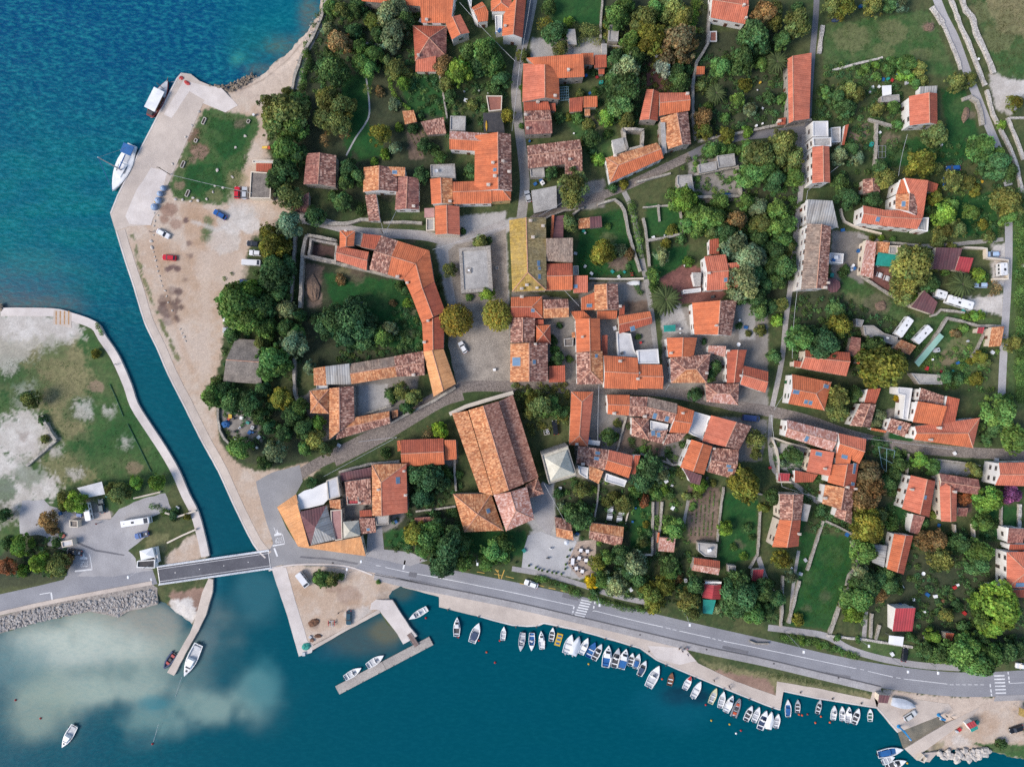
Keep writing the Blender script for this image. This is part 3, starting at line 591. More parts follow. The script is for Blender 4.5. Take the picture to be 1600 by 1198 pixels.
struct('lane', ribbon(smooth_line(pts("975,300 988,330 1000,390 1008,430 1017,480 1024,540 1032,612")), 8), .012, None, PATHM, .5)
struct('lane', ribbon(smooth_line(pts("1277,-40 1275,20 1269,90 1265,150 1262,205")), 9), .022, None, ASPH_D, .5)
struct('lane', ribbon(smooth_line(pts("1257,210 1252,290 1243,370 1236,440 1228,500 1222,560 1210,620 1203,648")), 8), .013, None, GRAV, .5)
struct('lane', ribbon(smooth_line(pts("458,342 470,342 480,343 520,352 560,362 610,365 660,368 700,375 740,368 790,350")), 15), .009, None, GRAV, 1.0)
struct('track', ribbon(smooth_line(pts("1450,-40 1472,20 1492,60 1512,115 1530,160 1548,205 1562,240 1576,290")), 13), .011, None, plain('pale_track', (.42,.405,.41), .95, (.36,.345,.345), .25, fine=.25), .4)
struct('track', ribbon(smooth_line(pts("1576,340 1576,400 1573,470 1568,550 1564,640")), 12), .011, None, MATS['pale_track'], .4)
struct('lane', ribbon(smooth_line(pts("1340,368 1400,382 1460,384 1568,374")), 6), .007, None, PATHM, .5)
struct('lane', ribbon(smooth_line(pts("1205,648 1203,690 1210,735 1240,755 1285,790")), 7), .021, None, PATHM, .5)
struct('path', ribbon(smooth_line(pts("572,122 576,150 577,178 570,195 556,215 541,243")), 2.5), .012, None, plain('pale_path', (.42,.42,.43), .9, (.36,.36,.36), .4, fine=.3), .2)
struct('path', ribbon(smooth_line(pts("540,66 570,68 605,72")), 4), .012, None, GRAV, .3)
struct('path', ribbon(pts("1078,770 1068,820"), 5), .012, None, PATHM, .5)
struct('path', ribbon(pts("1027,783 1022,866"), 6), .012, None, plain('dark_path', (.10,.09,.085), .95, (.14,.13,.12), .6), .3)
struct('path', ribbon(smooth_line(pts("510,-40 509,10 495,50 478,85 462,140")), 8), .012, None, GRAV, .4)
struct('path', ribbon(smooth_line(pts("1248,860 1240,910 1234,972")), 5), .012, None, GRAV, .4)
struct('path', ribbon(smooth_line(pts("1185,870 1195,900 1210,930")), 8), .012, None, GRAV, .4)
struct('path', ribbon(pts("1353,955 1350,995"), 7), .012, None, GRAV, .4)
struct('forecourt', pts("825,836 845,830 870,840 900,845 898,870 890,900 815,886 818,860"), .030, None, plain('forecourt_slabs', (.46,.455,.455), .9, (.40,.395,.395), .3, fine=.2), .3)
struct('forecourt', pts("834,768 848,752 862,760 866,820 858,836 838,815"), .026, None, PAVE, .3)
struct('terrace_paving', pts("902,846 932,842 930,896 905,902 886,880"), .034, None, QUAY_D, .5)
struct('carpark_slab', pts("110,806 150,800 172,798 174,810 110,814"), .022, None, QUAY, .2)
for q in ("1418,832 1430,838",): pass
# painted lines
def stripe(name, L, w, mat=PAINT, z=.024): return tag(slab(name, ribbon(L, w), z, None, mat), kind='structure')
cl = smooth_line(pts("602,886 640,894 700,905 760,917 800,925 897,946"), 6); stripe('road_marking', cl, .9)
for a in ("926,953 1000,971 1036,979", "1061,985 1110,996", "1130,1001 1200,1015 1338,1044", "1356,1048 1395,1057", "1412,1060 1480,1068"): stripe('road_marking', smooth_line(pts(a)), .9)
for a in ("1040,980 1048,982", "1051,983 1057,984", "1113,997 1118,998", "1122,999 1127,1000", "1344,1045 1350,1046", "1400,1058 1407,1059", "1576,1067 1640,1064", "587,883 595,884"): stripe('road_marking', pts(a), .8)
for k in range(6): stripe('road_marking', pts(f"{1484+k*9.5},{1069} {1490+k*9.5},{1069.2}"), .8)
for i in range(8):
    x, y = T(14, 462-i*7.0, 160+i*15.5); stripe('crosswalk_stripe', [(x-7.6, y-1.4), (x+8.4, y+1.8)], 2.1)
for i in range(6):
    x, y = T(15, 1443+i*1.8, 628+i*21.5); stripe('crosswalk_stripe', [(x-8.2, y), (x+8.2, y-.3)], 2.2)
for a in ("897,947 896,951", "895.5,953.5 895,957", "894,959 893.5,963", "929.5,939 929,943", "928,946 927.6,950", "927,953 926.5,954.5", "1547,1068 1547.6,1073", "1548,1076 1548.8,1081", "1549,1083 1549.4,1087", "1575,1049 1575.4,1053", "1576,1056 1576.5,1061", "1576.8,1063 1577,1067"): stripe('stop_line', pts(a), 2)
for a in ("428.5,856 433.5,869", "235.5,903 238.5,914", "633,875 630,889", "80,925 82,940"): stripe('stop_line', pts(a), 2.6)
stripe('road_marking', pts("62,928 80,925"), 1.2); stripe('stop_line', pts("117,892 144,889"), 2.4); stripe('road_marking', pts("140,865 144,889"), 1.1)
stripe('stop_line', pts("426,852.5 445,849"), 1.8); stripe('road_marking', pts("441,834 445,849"), 1.0); stripe('road_marking', pts("428,824 433,836"), .8)
for a in ("772,896 784,899", "790,900 803,903", "840,913 850,916", "857,918 868,920", "876,922 884,924", "812,911 820,912.5", "745,893 757,895", "720,888 733,890"): stripe('yellow_marking', pts(a), .9, YPAINT)
for a in ("778,890 780,904", "788,890 783,904", "774,889 779,895"): stripe('yellow_marking', pts(a), 1.3, YPAINT, .028)
def road_text(txt, x, y, rz, size, sx):
    cu = bpy.data.curves.new('painted_word', 'FONT'); cu.body = txt; cu.size = size; cu.align_x = 'CENTER'; cu.align_y = 'CENTER'; cu.extrude = .002
    cu.materials.append(PAINT); o = bpy.data.objects.new('painted_word', cu); C.objects.link(o); p_ = W(x, y); o.location = (p_.x, p_.y, .034); o.rotation_euler = (0, 0, rz); o.scale = (sx, 1, 1); tag(o, kind='structure')
road_text('STOP', 132, 880.5, R(183), 2.6, .42); road_text('STOP', 435.5, 843, R(190), 2.4, .42)
for (x, y, rz) in ((131, 871, 0), (434, 834, R(10))):
    mb = MB(); mb.add([(-1.2, -.5, 0), (1.2, -.5, 0), (1.2, .1, 0), (.3, .35, 0), (.1, 1.5, 0), (-.1, 1.5, 0), (-.3, .35, 0), (-1.2, .1, 0)], [(0, 1, 2, 3, 4, 5, 6, 7)])
    p_ = W(x, y); o = mb.build('road_marking', PAINT, None, (p_.x, p_.y, .033)); o.rotation_euler = (0, 0, rz); tag(o, kind='structure')
WEAR = plain('road_wear', (.252,.252,.272), .9, (.235,.235,.255), .2, fine=.25)
for off in (-7, -3.5, 4, 7.5): struct('road_wear', ribbon(road[20:], 1.5, off), .017, None, WEAR)
for a in ("470,868 520,872 560,879 558,882 518,875 468,871", "20,952 90,936 180,918 181,921 92,940 22,956", "1130,1008 1170,1017 1168,1021 1128,1012", "880,926 905,932 903,938 878,932", "1290,1049 1330,1056 1328,1060 1289,1053", "640,893 652,895 650,902 638,900"): struct('road_patch', pts(a), .0285, None, ASPH_D if a[0] in '4618' else PAVE, .5)
for x, y in ((1014,1017), (1000,991), (1104,1014), (1209,1036), (1310,1058), (1433,1084), (520,879), (700,895), (300,1040), (330,870)):
    if y == 1040 or y == 870: continue
    struct('drain_cover', [(x-1.3, y-1.2), (x+1.3, y-1.0), (x+1.2, y+1.2), (x-1.4, y+1.0)], .135, None, plain('iron_cover', (.07,.06,.06), .7))
# darker repairs in the tarmac and drain covers
for a in ("115,843 150,858 195,866 194,868 149,861 113,846", "640,904 700,916 704,917 640,906", "765,934 790,938 784,941 768,938", "1018,996 1055,1003 1040,1006"): struct('road_patch', pts(a), .026, None, ASPH_D, .3)
# ------------------------------------------------------------------ buildings
SECS = []     # every roof section, for chimneys, skylights, windows
LM = []       # landmarks for labels: (px, py, short name)
def lerp(a, b, t): return a + (b - a) * t
class Sec: pass
def inset_poly(P, d):
    n = len(P); A = sum(P[i].x*P[(i+1) % n].y - P[(i+1) % n].x*P[i].y for i in range(n)); s = 1 if A > 0 else -1
    o = []
    for i in range(n):
        a, b, c = P[i-1], P[i], P[(i+1) % n]
        d1 = Vector((b.x-a.x, b.y-a.y)).normalized(); d2 = Vector((c.x-b.x, c.y-b.y)).normalized()
        n1 = Vector((-d1.y, d1.x))*s; n2 = Vector((-d2.y, d2.x))*s; m = n1 + n2
        if m.length < .2: m = n1*1.0; k = 1
        else: k = 2/(m.length**2)
        o.append(Vector((b.x + m.x*k*d, b.y + m.y*k*d, 0)))
    return o
def face_uv(V, f, e0, e1):
    """metres along the eave and up the slope"""
    u = (e1 - e0).normalized(); n = (V[f[1]]-V[f[0]]).cross(V[f[2]]-V[f[0]])
    v = n.cross(u); v = v.normalized() if v.length > 1e-6 else Vector((0, 1, 0))
    return [((V[i]-e0).dot(u), (V[i]-e0).dot(v)) for i in f]
def parse(t, s, wall):
    """'<type>:<roof>[/roof2]:<eave height>[:<ridge fraction>[:wall]] x,y x,y x,y x,y'"""
    h, q = s.split(' ', 1); a = h.split(':'); sec = Sec()
    sec.type = a[0]; sec.mats = a[1].split('/'); sec.z = float(a[2]) + random.uniform(-.12, .12); sec.f = float(a[3]) if len(a) > 3 and a[3] else .5
    sec.wall = a[4] if len(a) > 4 else wall
    sec.px = pts(q, t); sec.P = [W(x, y, sec.z) for x, y in sec.px]; return sec
def roof_geo(sec):
    P = [p.copy() for p in sec.P]; z = sec.z; n = len(P); dn = Vector((0, 0, -.14))
    ty = sec.type; V = []; F = []; M = []; E = []       # E: eave edge for uv
    if ty == 'f':
        w = [Vector((p.x, p.y, z)) for p in P]; inn = [Vector((p.x, p.y, z)) for p in inset_poly(w, 1.05 if sec.mats[0] == 'C' and len(w) == 4 and (w[0]-w[1]).length*(w[1]-w[2]).length > 120 else .28)]; up = Vector((0, 0, .38))
        V = [p-Vector((0, 0, .06)) for p in w] + [p+up for p in w] + [p+up for p in inn] + inn
        for i in range(n):
            j = (i+1) % n
            F += [(i, j, n+j, n+i), (n+i, n+j, 2*n+j, 2*n+i), (2*n+i, 2*n+j, 3*n+j, 3*n+i)]; M += [1, 1, 1]
        F.append(tuple(range(3*n, 4*n))); M.append(0); F.append(tuple(reversed(range(n)))); M.append(1)
        sec.ridges = []; return V, F, M, [(V[f[0]], V[f[1]]) for f in F]
    p0, p1, p2, p3 = P
    span = ((p3-p0).length + (p2-p1).length)/2; L = ((p1-p0).length + (p2-p3).length)/2
    if ty == 's':
        rise = min(2.2, max(.35, span*.24)); V = [p0+Vector((0, 0, rise)), p1+Vector((0, 0, rise)), p2, p3, p0+dn, p1+dn, p2+dn, p3+dn]
        F = [(0, 1, 2, 3), (1, 0, 4, 5), (2, 1, 5, 6), (0, 3, 7, 4), (3, 2, 6, 7), (7, 6, 5, 4)]; M = [0, 2, 2, 2, 0, 2]; E = [(p3, p2)]*6
        sec.ridges = []; return V, F, M, E
    if ty == 'p':
        rise = min(3.2, span*.26) * (2.0 if sec.mats[0] == 'H' else 1); c = (p0+p1+p2+p3)/4 + Vector((0, 0, rise))
        V = P + [c] + [p+dn for p in P]
        for i in range(4):
            j = (i+1) % 4; F += [(i, j, 4), (j, i, 5+i, 5+j)]; m = len(sec.mats) > 1 and i in (1, 2); M += [1 if m else 0, 1 if m else 0]; E += [(P[i], P[j])]*2
        F.append((8, 7, 6, 5)); M.append(2); E.append((p0, p1)); sec.ridges = [(P[i], c) for i in range(4)]; return V, F, M, E
    rise = min(3.4, span*.2)*(1.0); f = sec.f
    r0 = lerp(p0, p3, f) + Vector((0, 0, rise)); r1 = lerp(p1, p2, f) + Vector((0, 0, rise))
    d = (r1-r0); ins = min(span*.5, L*.46); dr = d.normalized()
    ha = ty in 'ha'; hb = ty in 'hb'
    if ha: r0 = r0 + dr*ins
    if hb: r1 = r1 - dr*ins
    V = P + [r0, r1] + [p+dn for p in P]
    F = [(0, 1, 5, 4), (2, 3, 4, 5), (1, 2, 5), (3, 0, 4), (1, 0, 6, 7), (3, 2, 8, 9), (2, 1, 7, 8), (0, 3, 9, 6), (9, 8, 7, 6)]
    M = [0, 1, 0 if hb else 2, 0 if ha else 2, 0, 1, 0 if hb else 2, 0 if ha else 2, 2]
    E = [(p0, p1), (p2, p3), (p1, p2), (p3, p0), (p0, p1), (p2, p3), (p1, p2), (p3, p0), (p0, p1)]
    sec.ridges = [(r0, r1)] + ([(p0, r0), (p3, r0)] if ha else []) + ([(p1, r1), (p2, r1)] if hb else [])
    return V, F, M, E
LCOUNT = [0]
def house(t, label, nick, wall, secs, cat='house', name='stone_house', shut='b', win=True):
    secs = [parse(*((int(s.split('@')[0]), s.split('@')[1]) if '@' in s else (t, s)), wall) for s in secs]
    allp = [p for s in secs for p in s.P]; cx = sum(p.x for p in allp)/len(allp); cy = sum(p.y for p in allp)/len(allp)
    root = empty(name, (cx, cy, 0), 0, label, cat); base = Vector((cx, cy, 0))
    qx, qy = PX(cx, cy, secs[0].z); LM.append((qx, qy, nick)) if nick else None
    for s in secs:
        s.root = root; s.base = base; s.shut = shut; s.win = win
        V, F, M, E = roof_geo(s); s.V, s.F = V, F
        uvs = [c for f, e in zip(F, E) for c in face_uv(V, f, *e)]
        a = TM[s.mats[0]]; b = TM[s.mats[1]] if len(s.mats) > 1 else a
        mm = [a, (WM[s.wall] if s.z > 3.3 or s.wall != 's' else TM['C']) if s.type == 'f' else b, WM[s.wall]]
        s.roof = world_mesh('roof', V, F, mm, root, base, M, uvs)
        if s.ridges and s.mats[0] not in 'PXGHwLC' and s.type != 'f':
            mb = MB()
            for a_, b_ in s.ridges:
                mb.tube(a_-base+Vector((0, 0, .02)), b_-base+Vector((0, 0, .02)), .15, n=5)
            o = mb.build('ridge_tiles', RIDGE, s.roof)
        s.wp = inset_poly(s.P, .26 if s.type != 'f' else .012); n = len(s.wp); zt = s.z-.10
        if s.z > 1.2:
            Vw = [(p.x, p.y, -.3) for p in s.wp] + [(p.x, p.y, zt) for p in s.wp]
            world_mesh('wall', Vw, [(i, (i+1) % n, n+(i+1) % n, n+i) for i in range(n)] + [tuple(range(n, 2*n))], WM[s.wall], root, base)
        SECS.append(s)
    return root
def canopy(t, label, nick, s, cat='canopy', name='canopy', thick=.06, legs=True):
    """flat or sloping sheet on posts"""
    sec = parse(t, s, 'w'); P = sec.P; n = len(P); c = sum(P, Vector())/n; base = Vector((c.x, c.y, 0))
    root = empty(name, base, 0, label, cat); LM.append((*PX(c.x, c.y, sec.z), nick)) if nick else None
    if sec.type == 's':
        for p in P[:2]: p.z += .5
    V = P + [p-Vector((0, 0, thick)) for p in P]
    F = [tuple(range(n)), tuple(reversed(range(n, 2*n)))] + [(j, i, n+i, n+j) for i in range(n) for j in [(i+1) % n]]
    e = (P[n-1], P[n-2]) if n == 4 else (P[0], P[1])
    uvs = [c_ for f in F for c_ in face_uv(V, f, *e)]
    sec.V, sec.F, sec.root, sec.base = V, F, root, base
    sec.roof = world_mesh('sheet', V, F, TM[sec.mats[0]], root, base, None, uvs)
    if legs:
        for p in P:
            q = lerp(p, c, .06); mb = MB(); mb.tube((q.x-base.x, q.y-base.y, 0), (q.x-base.x, q.y-base.y, p.z-thick-.01), .06); mb.build('post', METAL, root)
    SECS.append(sec); sec.wp = None; sec.wall = 'w'; sec.win = False
    return root
ST, WH, CR = 's', 'w', 'c'
house(1, 'long grey stone house with an orange roof at the top edge by beach gardens', 'the long stone house', ST, ['g:O:5 650,-110 1030,-90 1030,40 660,8'])
house(1, 'white two-storey house with green shutters and an angled orange wing', 'the green-shuttered house', WH, ['g:O:5.6 1032,142 1215,146 1264,-130 1026,-130', 'g:O/S:5.2 1180,140 1222,248 1332,205 1275,92'], shut='g')
house(1, 'low house under a square red hip roof with a tall white chimney', 'the red hip-roofed house', CR, ['p:R/m:3.6 978,160 1190,165 1186,350 992,382', 's:S:3 1000,384 1124,358 1124,448 995,448'])
house(1, 'small orange-roofed house with a white awning terrace beside the top lane', 'the white awning', WH, ['g:O:5.2 1345,50 1410,12 1450,74 1372,98', 's:O:4.6 1374,98 1449,76 1446,132 1386,138', 'f:L:4 1312,-30 1345,-40 1345,50 1385,140 1362,120'])
house(1, 'large white house with red and orange roofs at the top of the lane', 'the top lane house', WH, ['g:O/R:6:.55 1535,226 1545,90 1692,-80 1662,238', 'a:O/S:6.2 1466,72 1464,8 1590,-40 1600,70', 'f:L:3.4 1490,100 1536,96 1536,200 1495,205'])
house(1, 'tiny leaning shed with patched orange tiles at the end of the hedge', None, ST, ['s:W:2.3 915,700 985,695 1005,760 930,777'], 'shed', 'garden_shed', win=False)
house(1, 'low old outhouse with a mottled brown tile roof beside the hedge end', 'the mottled outhouse', ST, ['s:M:2.7 1030,768 1172,740 1186,833 1066,842'], 'shed', 'garden_shed', win=False)
house(1, 'small flat concrete outbuilding against the pink old roof', None, ST, ['f:C:2.9 1212,726 1309,728 1305,818 1210,815'], 'outbuilding', 'outbuilding', win=False)
house(1, 'red paved roof terrace beside the lane above the dark deck', None, CR, ['f:U:2.6 1436,600 1536,600 1532,690 1452,698'], 'terrace', 'roof_terrace', win=False)
canopy(1, 'dark boarded deck roof beside the lane carrying a yellow kayak', 'the dark deck', 'f:B:2.6 1416,706 1534,700 1552,828 1422,824')
house(1, 'large orange-tiled courtyard house with a long wing of old pinkish tiles', 'the orange courtyard house', WH,
 ['g:O/M:5.6:.64 1362,1192 1366,846 1590,838 1597,1192', 'g:K/O:5 1209,818 1500,836 1432,946 1207,932', '5@g:O:5 1228,76 1470,72 1470,-72 1228,-62', '5@b:O:5.1::y 1462,62 1590,52 1592,-80 1470,-80', '5@g:O/W:4.8 1095,76 1086,-80 1224,-84 1226,76'])
house(5, 'detached orange house standing between the courtyard house and the gravel lane', 'the detached orange house', CR, ['g:O/S:5 1119,266 1116,87 1268,90 1272,268', 's:Q:2.4 1052,105 1114,102 1114,158 1050,160', 'f:C:2.2 1062,166 1114,162 1114,240 1062,245'])
house(1, 'flat grey concrete annex with a satellite dish beside the orange courtyard house', None, ST, ['f:C:4.2 1088,1030 1240,1024 1246,1114 1090,1106'], 'annex', 'outbuilding', win=False)
house(1, 'square stone house with a brown-red old tile roof beside the lawn gardens', 'the brown-roofed stone house', ST, ['g:m/M:4.6 296,1150 316,958 500,970 496,1168'])
house(1, 'stone house with patched old tiles and one skylight next to the olive gardens', 'the patched-roof house', WH, ['g:W/M:5 668,1198 672,1045 880,1046 880,1196', 's:W:5.2 776,1042 932,1048 930,1100 778,1096', 'g:m:4.4 866,1310 881,1106 1015,1112 1016,1310'])
house(5, 'long narrow lean-to with dark old tiles and a white end wall', None, WH, ['s:M:3.2 752,18 776,184 704,182 680,20'], 'outbuilding', 'outbuilding')
house(5, 'small red-brown tiled shed beside the gravel lane near the parked cars', None, ST, ['s:m:2.8 225,72 335,8 326,130 220,128'], 'shed', 'garden_shed', win=False)
house(1, 'pale square hall with a flat roof and red canopy beside the quay lawn', 'the pale flat hall', CR, ['f:D:3.2 -30,1072 98,1080 92,1240 -40,1238', 's:R:3 5,1022 100,1024 96,1074 0,1070', 'f:L:2.9 -20,1000 124,1000 118,1022 -20,1020'], 'hall', 'hall')
# tile 2
house(2, 'big L-shaped orange house on the lane with a stone courtyard wall', 'the L-shaped orange house', ST, ['s:O:5.6 90,378 441,352 452,480 224,492', 'g:S/O:5.6:.6 64,636 70,398 290,440 297,622', 's:O:3.8 430,340 507,338 510,405 446,402', 's:R:3.2 512,352 586,350 590,420 513,425', 's:R:4 72,640 226,640 240,688 74,692', 's:R:3 228,650 270,648 274,696 244,690', 's:R:2.4 538,434 576,434 576,464 540,464'])
house(2, 'old terraced house with a mottled tile roof just below the L-shaped orange house', 'the mottled lane house', ST, ['g:M/m:5 74,694 240,686 252,832 82,840'])
house(2, 'L-shaped old house with worn brown tiles and a courtyard tree beside the lane', 'the worn L-shaped house', ST, ['g:M:4.8 94,910 425,870 440,1012 100,1052', 's:M:4.2 328,1016 436,1010 440,1090 332,1088', 'f:C:2.6 112,1044 200,1044 204,1106 116,1106'])
house(6, 'low shed with a light grey concrete roof at the lane corner', 'the grey corner shed', ST, ['s:C:3 120,0 275,-30 281,98 136,134'], 'shed', 'garden_shed', win=False)
house(2, 'pair of low red-tiled outhouses in the yard behind the L-shaped orange house', None, CR, ['s:R:3 356,622 440,612 438,694 358,700', 's:O:3 446,608 530,606 532,668 447,672', 's:W:2.5 452,684 486,684 488,722 454,722'], 'outbuilding', 'outbuilding', win=False)
house(2, 'small grey flat-roofed shed with a red brick edge among the garden trees', None, ST, ['f:C:2.8 606,160 668,156 660,264 600,258'], 'shed', 'garden_shed', win=False)
house(2, 'narrow salmon-roofed house with curved gables beside the dark red yard', 'the narrow salmon house', ST, ['g:S/R:5 796,750 840,558 917,574 908,755'])
house(2, 'house with a clean orange roof and a mottled lower half by the walled palm garden', 'the half-mottled house', ST, ['g:S/O:6 919,580 1105,578 1109,690 917,724', 'g:W/M:5.6:.56 976,930 924,738 1098,700 1117,900', 's:C:4.6 918,780 946,778 966,955 936,958'])
house(2, 'long house with white walls and old orange tiles facing the cobbled lane', 'the long cobble-lane house', WH, ['a:W/O:5.6 584,986 905,890 946,986 612,1140', 's:C:2.8 620,882 690,865 712,938 640,965'], shut='d')
house(2, 'house at the top edge with a salmon roof, white walls and a blue door', 'the blue-door house', WH, ['g:S:4.4 1240,-70 1475,-40 1456,152 1239,110', 'f:U:.9 1232,200 1276,198 1276,264 1230,264'])
house(2, 'tiny orange-tiled garden shed against the curved stone wall', None, ST, ['s:O:2.4 1150,420 1200,420 1200,464 1150,466'], 'shed', 'garden_shed', win=False)
house(2, 'two small grey concrete sheds beside the walled ruin yard', 'the ruin yard sheds', ST, ['f:C:2.7 1161,1030 1274,1008 1278,1060 1166,1084', 'f:C:2.9 1276,975 1385,960 1394,1034 1286,1050'], 'shed', 'garden_shed', win=False)
house(2, 'low concrete store with a notched flat roof outside the walled ruin yard', None, ST, ['f:C:2.6 1030,1096 1120,1092 1136,1200 1046,1210 1038,1160 1028,1150'], 'shed', 'garden_shed', win=False)
house(2, 'low pale pavilion with a planter terrace inside the vine garden', None, CR, ['s:C:2.6 332,194 392,192 404,280 350,276', 's:C:2.6 556,282 590,280 592,344 560,346'], 'pavilion', 'outbuilding', win=False)
# tile 3
house(3, 'long red-tiled barn with a pale side wall along the dark lane', 'the long red barn', ST, ['s:S/R:5 122,368 272,330 258,742 132,770'.replace('s:S/R', 'g:S/S').replace(':5 ', ':4.6:.14 ').replace('122,368 272,330 258,742 132,770', '130,770 122,368 272,330 258,742'), 's:R:2.8 60,746 108,736 108,778 58,780'], 'barn', 'barn')
house(3, 'narrow tall white house with a red gable roof and white flat annex', 'the narrow white house', WH, ['g:S:7:.55 277,1144 277,918 382,914 388,1140', 'f:C:6.6 276,862 392,860 392,914 282,916', 'f:L:5.2 276,760 372,758 374,856 276,854', 'f:C:2.6 388,800 450,794 450,888 396,892', 's:R:2.4 468,792 492,785 476,905 460,906'])
house(3, 'white house with a bright red roof standing at the meadow edge', 'the white meadow house', WH, ['g:S/R:5.6:.6 885,784 880,602 1055,583 1057,776', 's:G:2.8 942,546 1050,540 1052,588 945,592'], shut='d')
canopy(3, 'white corrugated sheet roof over the clutter behind the white meadow house', None, 's:w:2.4 706,540 765,536 770,590 714,600')
house(3, 'low stone store with a grey slab roof behind the white meadow house', None, ST, ['f:C:2.4 702,604 815,592 820,638 705,640'], 'store', 'outbuilding', win=False)
house(3, 'small old house with mottled tiles between the shrubs left of the white villa', 'the mottled cottage', CR, ['g:M:3.4 592,1210 592,1120 686,1114 700,1200'])
house(7, 'long white villa with joined red roofs and many small shuttered windows', 'the long white villa', WH, ['g:S:6.4 592,84 738,114 706,208 580,194', 'g:S/S:6.2 720,112 966,118 932,232 700,210', 'g:W/M:7.2 796,105 798,14 938,18 926,146', 's:S:6.6 830,-75 976,-60 966,165 940,150', 's:O:6.8 818,-72 930,-70 926,12 800,14', 'f:G:4.6 934,164 1000,160 993,248 930,238', 's:R:3 965,-75 1054,-45 1050,0 968,0'], shut='n')
# the palace round the courtyard
house(5, 'long bent range of orange roofs curving round the courtyard lawn', 'the bent orange range', ST, ['b:O:6 521,350 523,239 618,243 610,336', 'g:S:5.4 508,336 704,374 690,488 500,426', 's:R:5.6 656,346 745,364 782,272 668,260', 'g:M:5.6 782,272 885,305 820,515 706,482', 'g:O:5.7 885,305 1080,365 916,546 821,515', 'f:C:4 620,250 668,258 660,340 612,330',
 'g:O:5.8 922,540 972,652 1112,560 1081,366', 'g:O/R:5.9 972,652 1036,820 1180,745 1113,560', 'g:O/R:5.4 1036,820 1046,996 1170,975 1174,762'], 'palace', 'palace_range')
house(5, 'low courtyard range with grey, brown and apricot roofs ending at the street', 'the lower courtyard range', ST, ['g:A:5.2:.46 1044,996 1108,1276 1246,1196 1170,979', 'g:M/M:4.6 862,1024 1050,990 1052,1142 880,1152', 'g:T/W:4.6 590,1070 862,1025 880,1152 595,1198', 's:G:4 440,1088 588,1070 595,1200 440,1200', 's:W:3.8 365,1100 438,1088 440,1206 362,1206'], 'palace', 'palace_range')
house(9, 'U-shaped house of warm old tiles around a paved yard by the cobbled street', 'the warm-tiled U house', ST, ['p:W:4.6 336,42 458,30 456,184 340,180', 'g:W/M:5:.46 456,346 458,26 609,12 614,226', 'g:W/M:4.6 530,222 832,168 838,245 500,346', 's:W:3 846,166 886,160 886,200 852,214', 'f:L:3 376,6 452,4 448,30 380,32'])
house(5, 'square flat-roofed stone hall with a concrete roof and thick parapet on the square', 'the flat-roofed hall', ST, ['f:C:3.8 1265,352 1462,336 1478,618 1281,632'], 'hall', 'hall')
house(4, 'ruinous stone barn with a grey stone roof beside the sandy car park', 'the grey stone barn', ST, ['g:D:3.4 1470,915 1640,925 1632,1198 1392,1180'], 'barn', 'barn', win=False)
# tile 6
house(6, 'large house with lichen-yellow tiles on the corner of the square', 'the yellow-roofed house', CR, ['a:Y/V:6.8:.46 2,622 -18,176 212,160 215,614', 's:T:6 212,296 377,293 380,438 214,430'])
house(6, 'plum sheet-roofed shed with a dark yard behind the yellow-roofed house', None, ST, ['s:P:3.4 322,148 318,290 256,288 264,152', 's:O:3.2 246,152 262,152 256,290 240,290'], 'shed', 'garden_shed', win=False)
house(6, 'red-tiled house attached to the right of the yellow-roofed house', 'the red attached house', CR, ['g:R/O:5.2 216,448 375,443 378,610 216,612', 's:S:4 384,526 470,524 472,627 384,629', 'f:G:2.4 380,462 414,460 416,518 382,520'])
house(6, 'garden shed half orange and half plum roofed on the green lawn', 'the two-colour shed', ST, ['s:W:2.5 412,172 482,162 486,224 415,230', 's:P:2.6 482,160 555,153 562,219 487,226'], 'shed', 'garden_shed', win=False)
house(6, 'terrace house with a red-orange hip roof below the yellow-roofed house', 'the hip-roofed terrace house', CR, ['b:O/R:5.2 -6,656 188,652 190,786 -8,784', 'g:M/W:5 196,672 350,667 355,780 196,788'])
house(6, 'terrace house with old brown tiles and a small orange pyramid roof beside it', 'the brown terrace house', ST, ['g:M:5.2 -10,940 -10,786 144,786 140,940', 'p:O/R:4.6 150,832 239,828 242,948 150,942', 's:R:3.8 138,797 196,796 198,824 142,826'])
house(6, 'tall house with sandy mottled tiles and a large square skylight on the street', 'the skylight house', CR, ['g:W/M:6 -12,1184 -10,946 222,942 225,1180', 's:R:3 230,1086 328,1081 332,1184 230,1187'])
house(6, 'low stone outhouse in the narrow yard left of the tall two-part house', None, ST, ['f:D:2.3 322,916 384,908 380,960 326,964', 's:W:2.4 372,876 392,874 394,908 374,910'], 'outbuilding', 'outbuilding', win=False)
house(6, 'house with a bright orange upper roof and a mottled lower roof by the street', 'the tall two-part house', WH, ['g:O/O:6.6:.55 402,1000 396,792 548,789 552,990', 'a:M/W:6 406,1200 402,1003 564,992 568,1196', 's:R:3.4 556,896 592,894 595,1016 556,1016'])
house(6, 'wide orange street house with a pale flat roof terrace behind it', 'the wide orange house', WH, ['g:O:6 572,1018 783,1034 785,1230 574,1224', 'g:O/O:6 786,1074 935,1076 942,1228 786,1224', 'f:L:5.8 782,986 910,978 918,1070 786,1070', 'f:L:2.6 652,870 740,884 760,980 782,1030 660,1022'])
house(6, 'small house with an orange and mottled gable roof beside the boat yard', 'the boat-yard house', CR, ['g:W/M:5 516,738 514,579 659,574 667,734', 's:O:3.2 530,744 655,742 652,790 530,794', 's:O:3.4 430,662 512,628 516,734 432,737', 's:O:3.4 362,746 445,743 494,784 392,794'])
house(6, 'long orange-roofed cottage turned along the narrow lane', 'the lane cottage', CR, ['g:O/R:4.8 662,774 862,743 875,820 668,884', 's:R:3 668,711 700,706 702,764 668,769'])
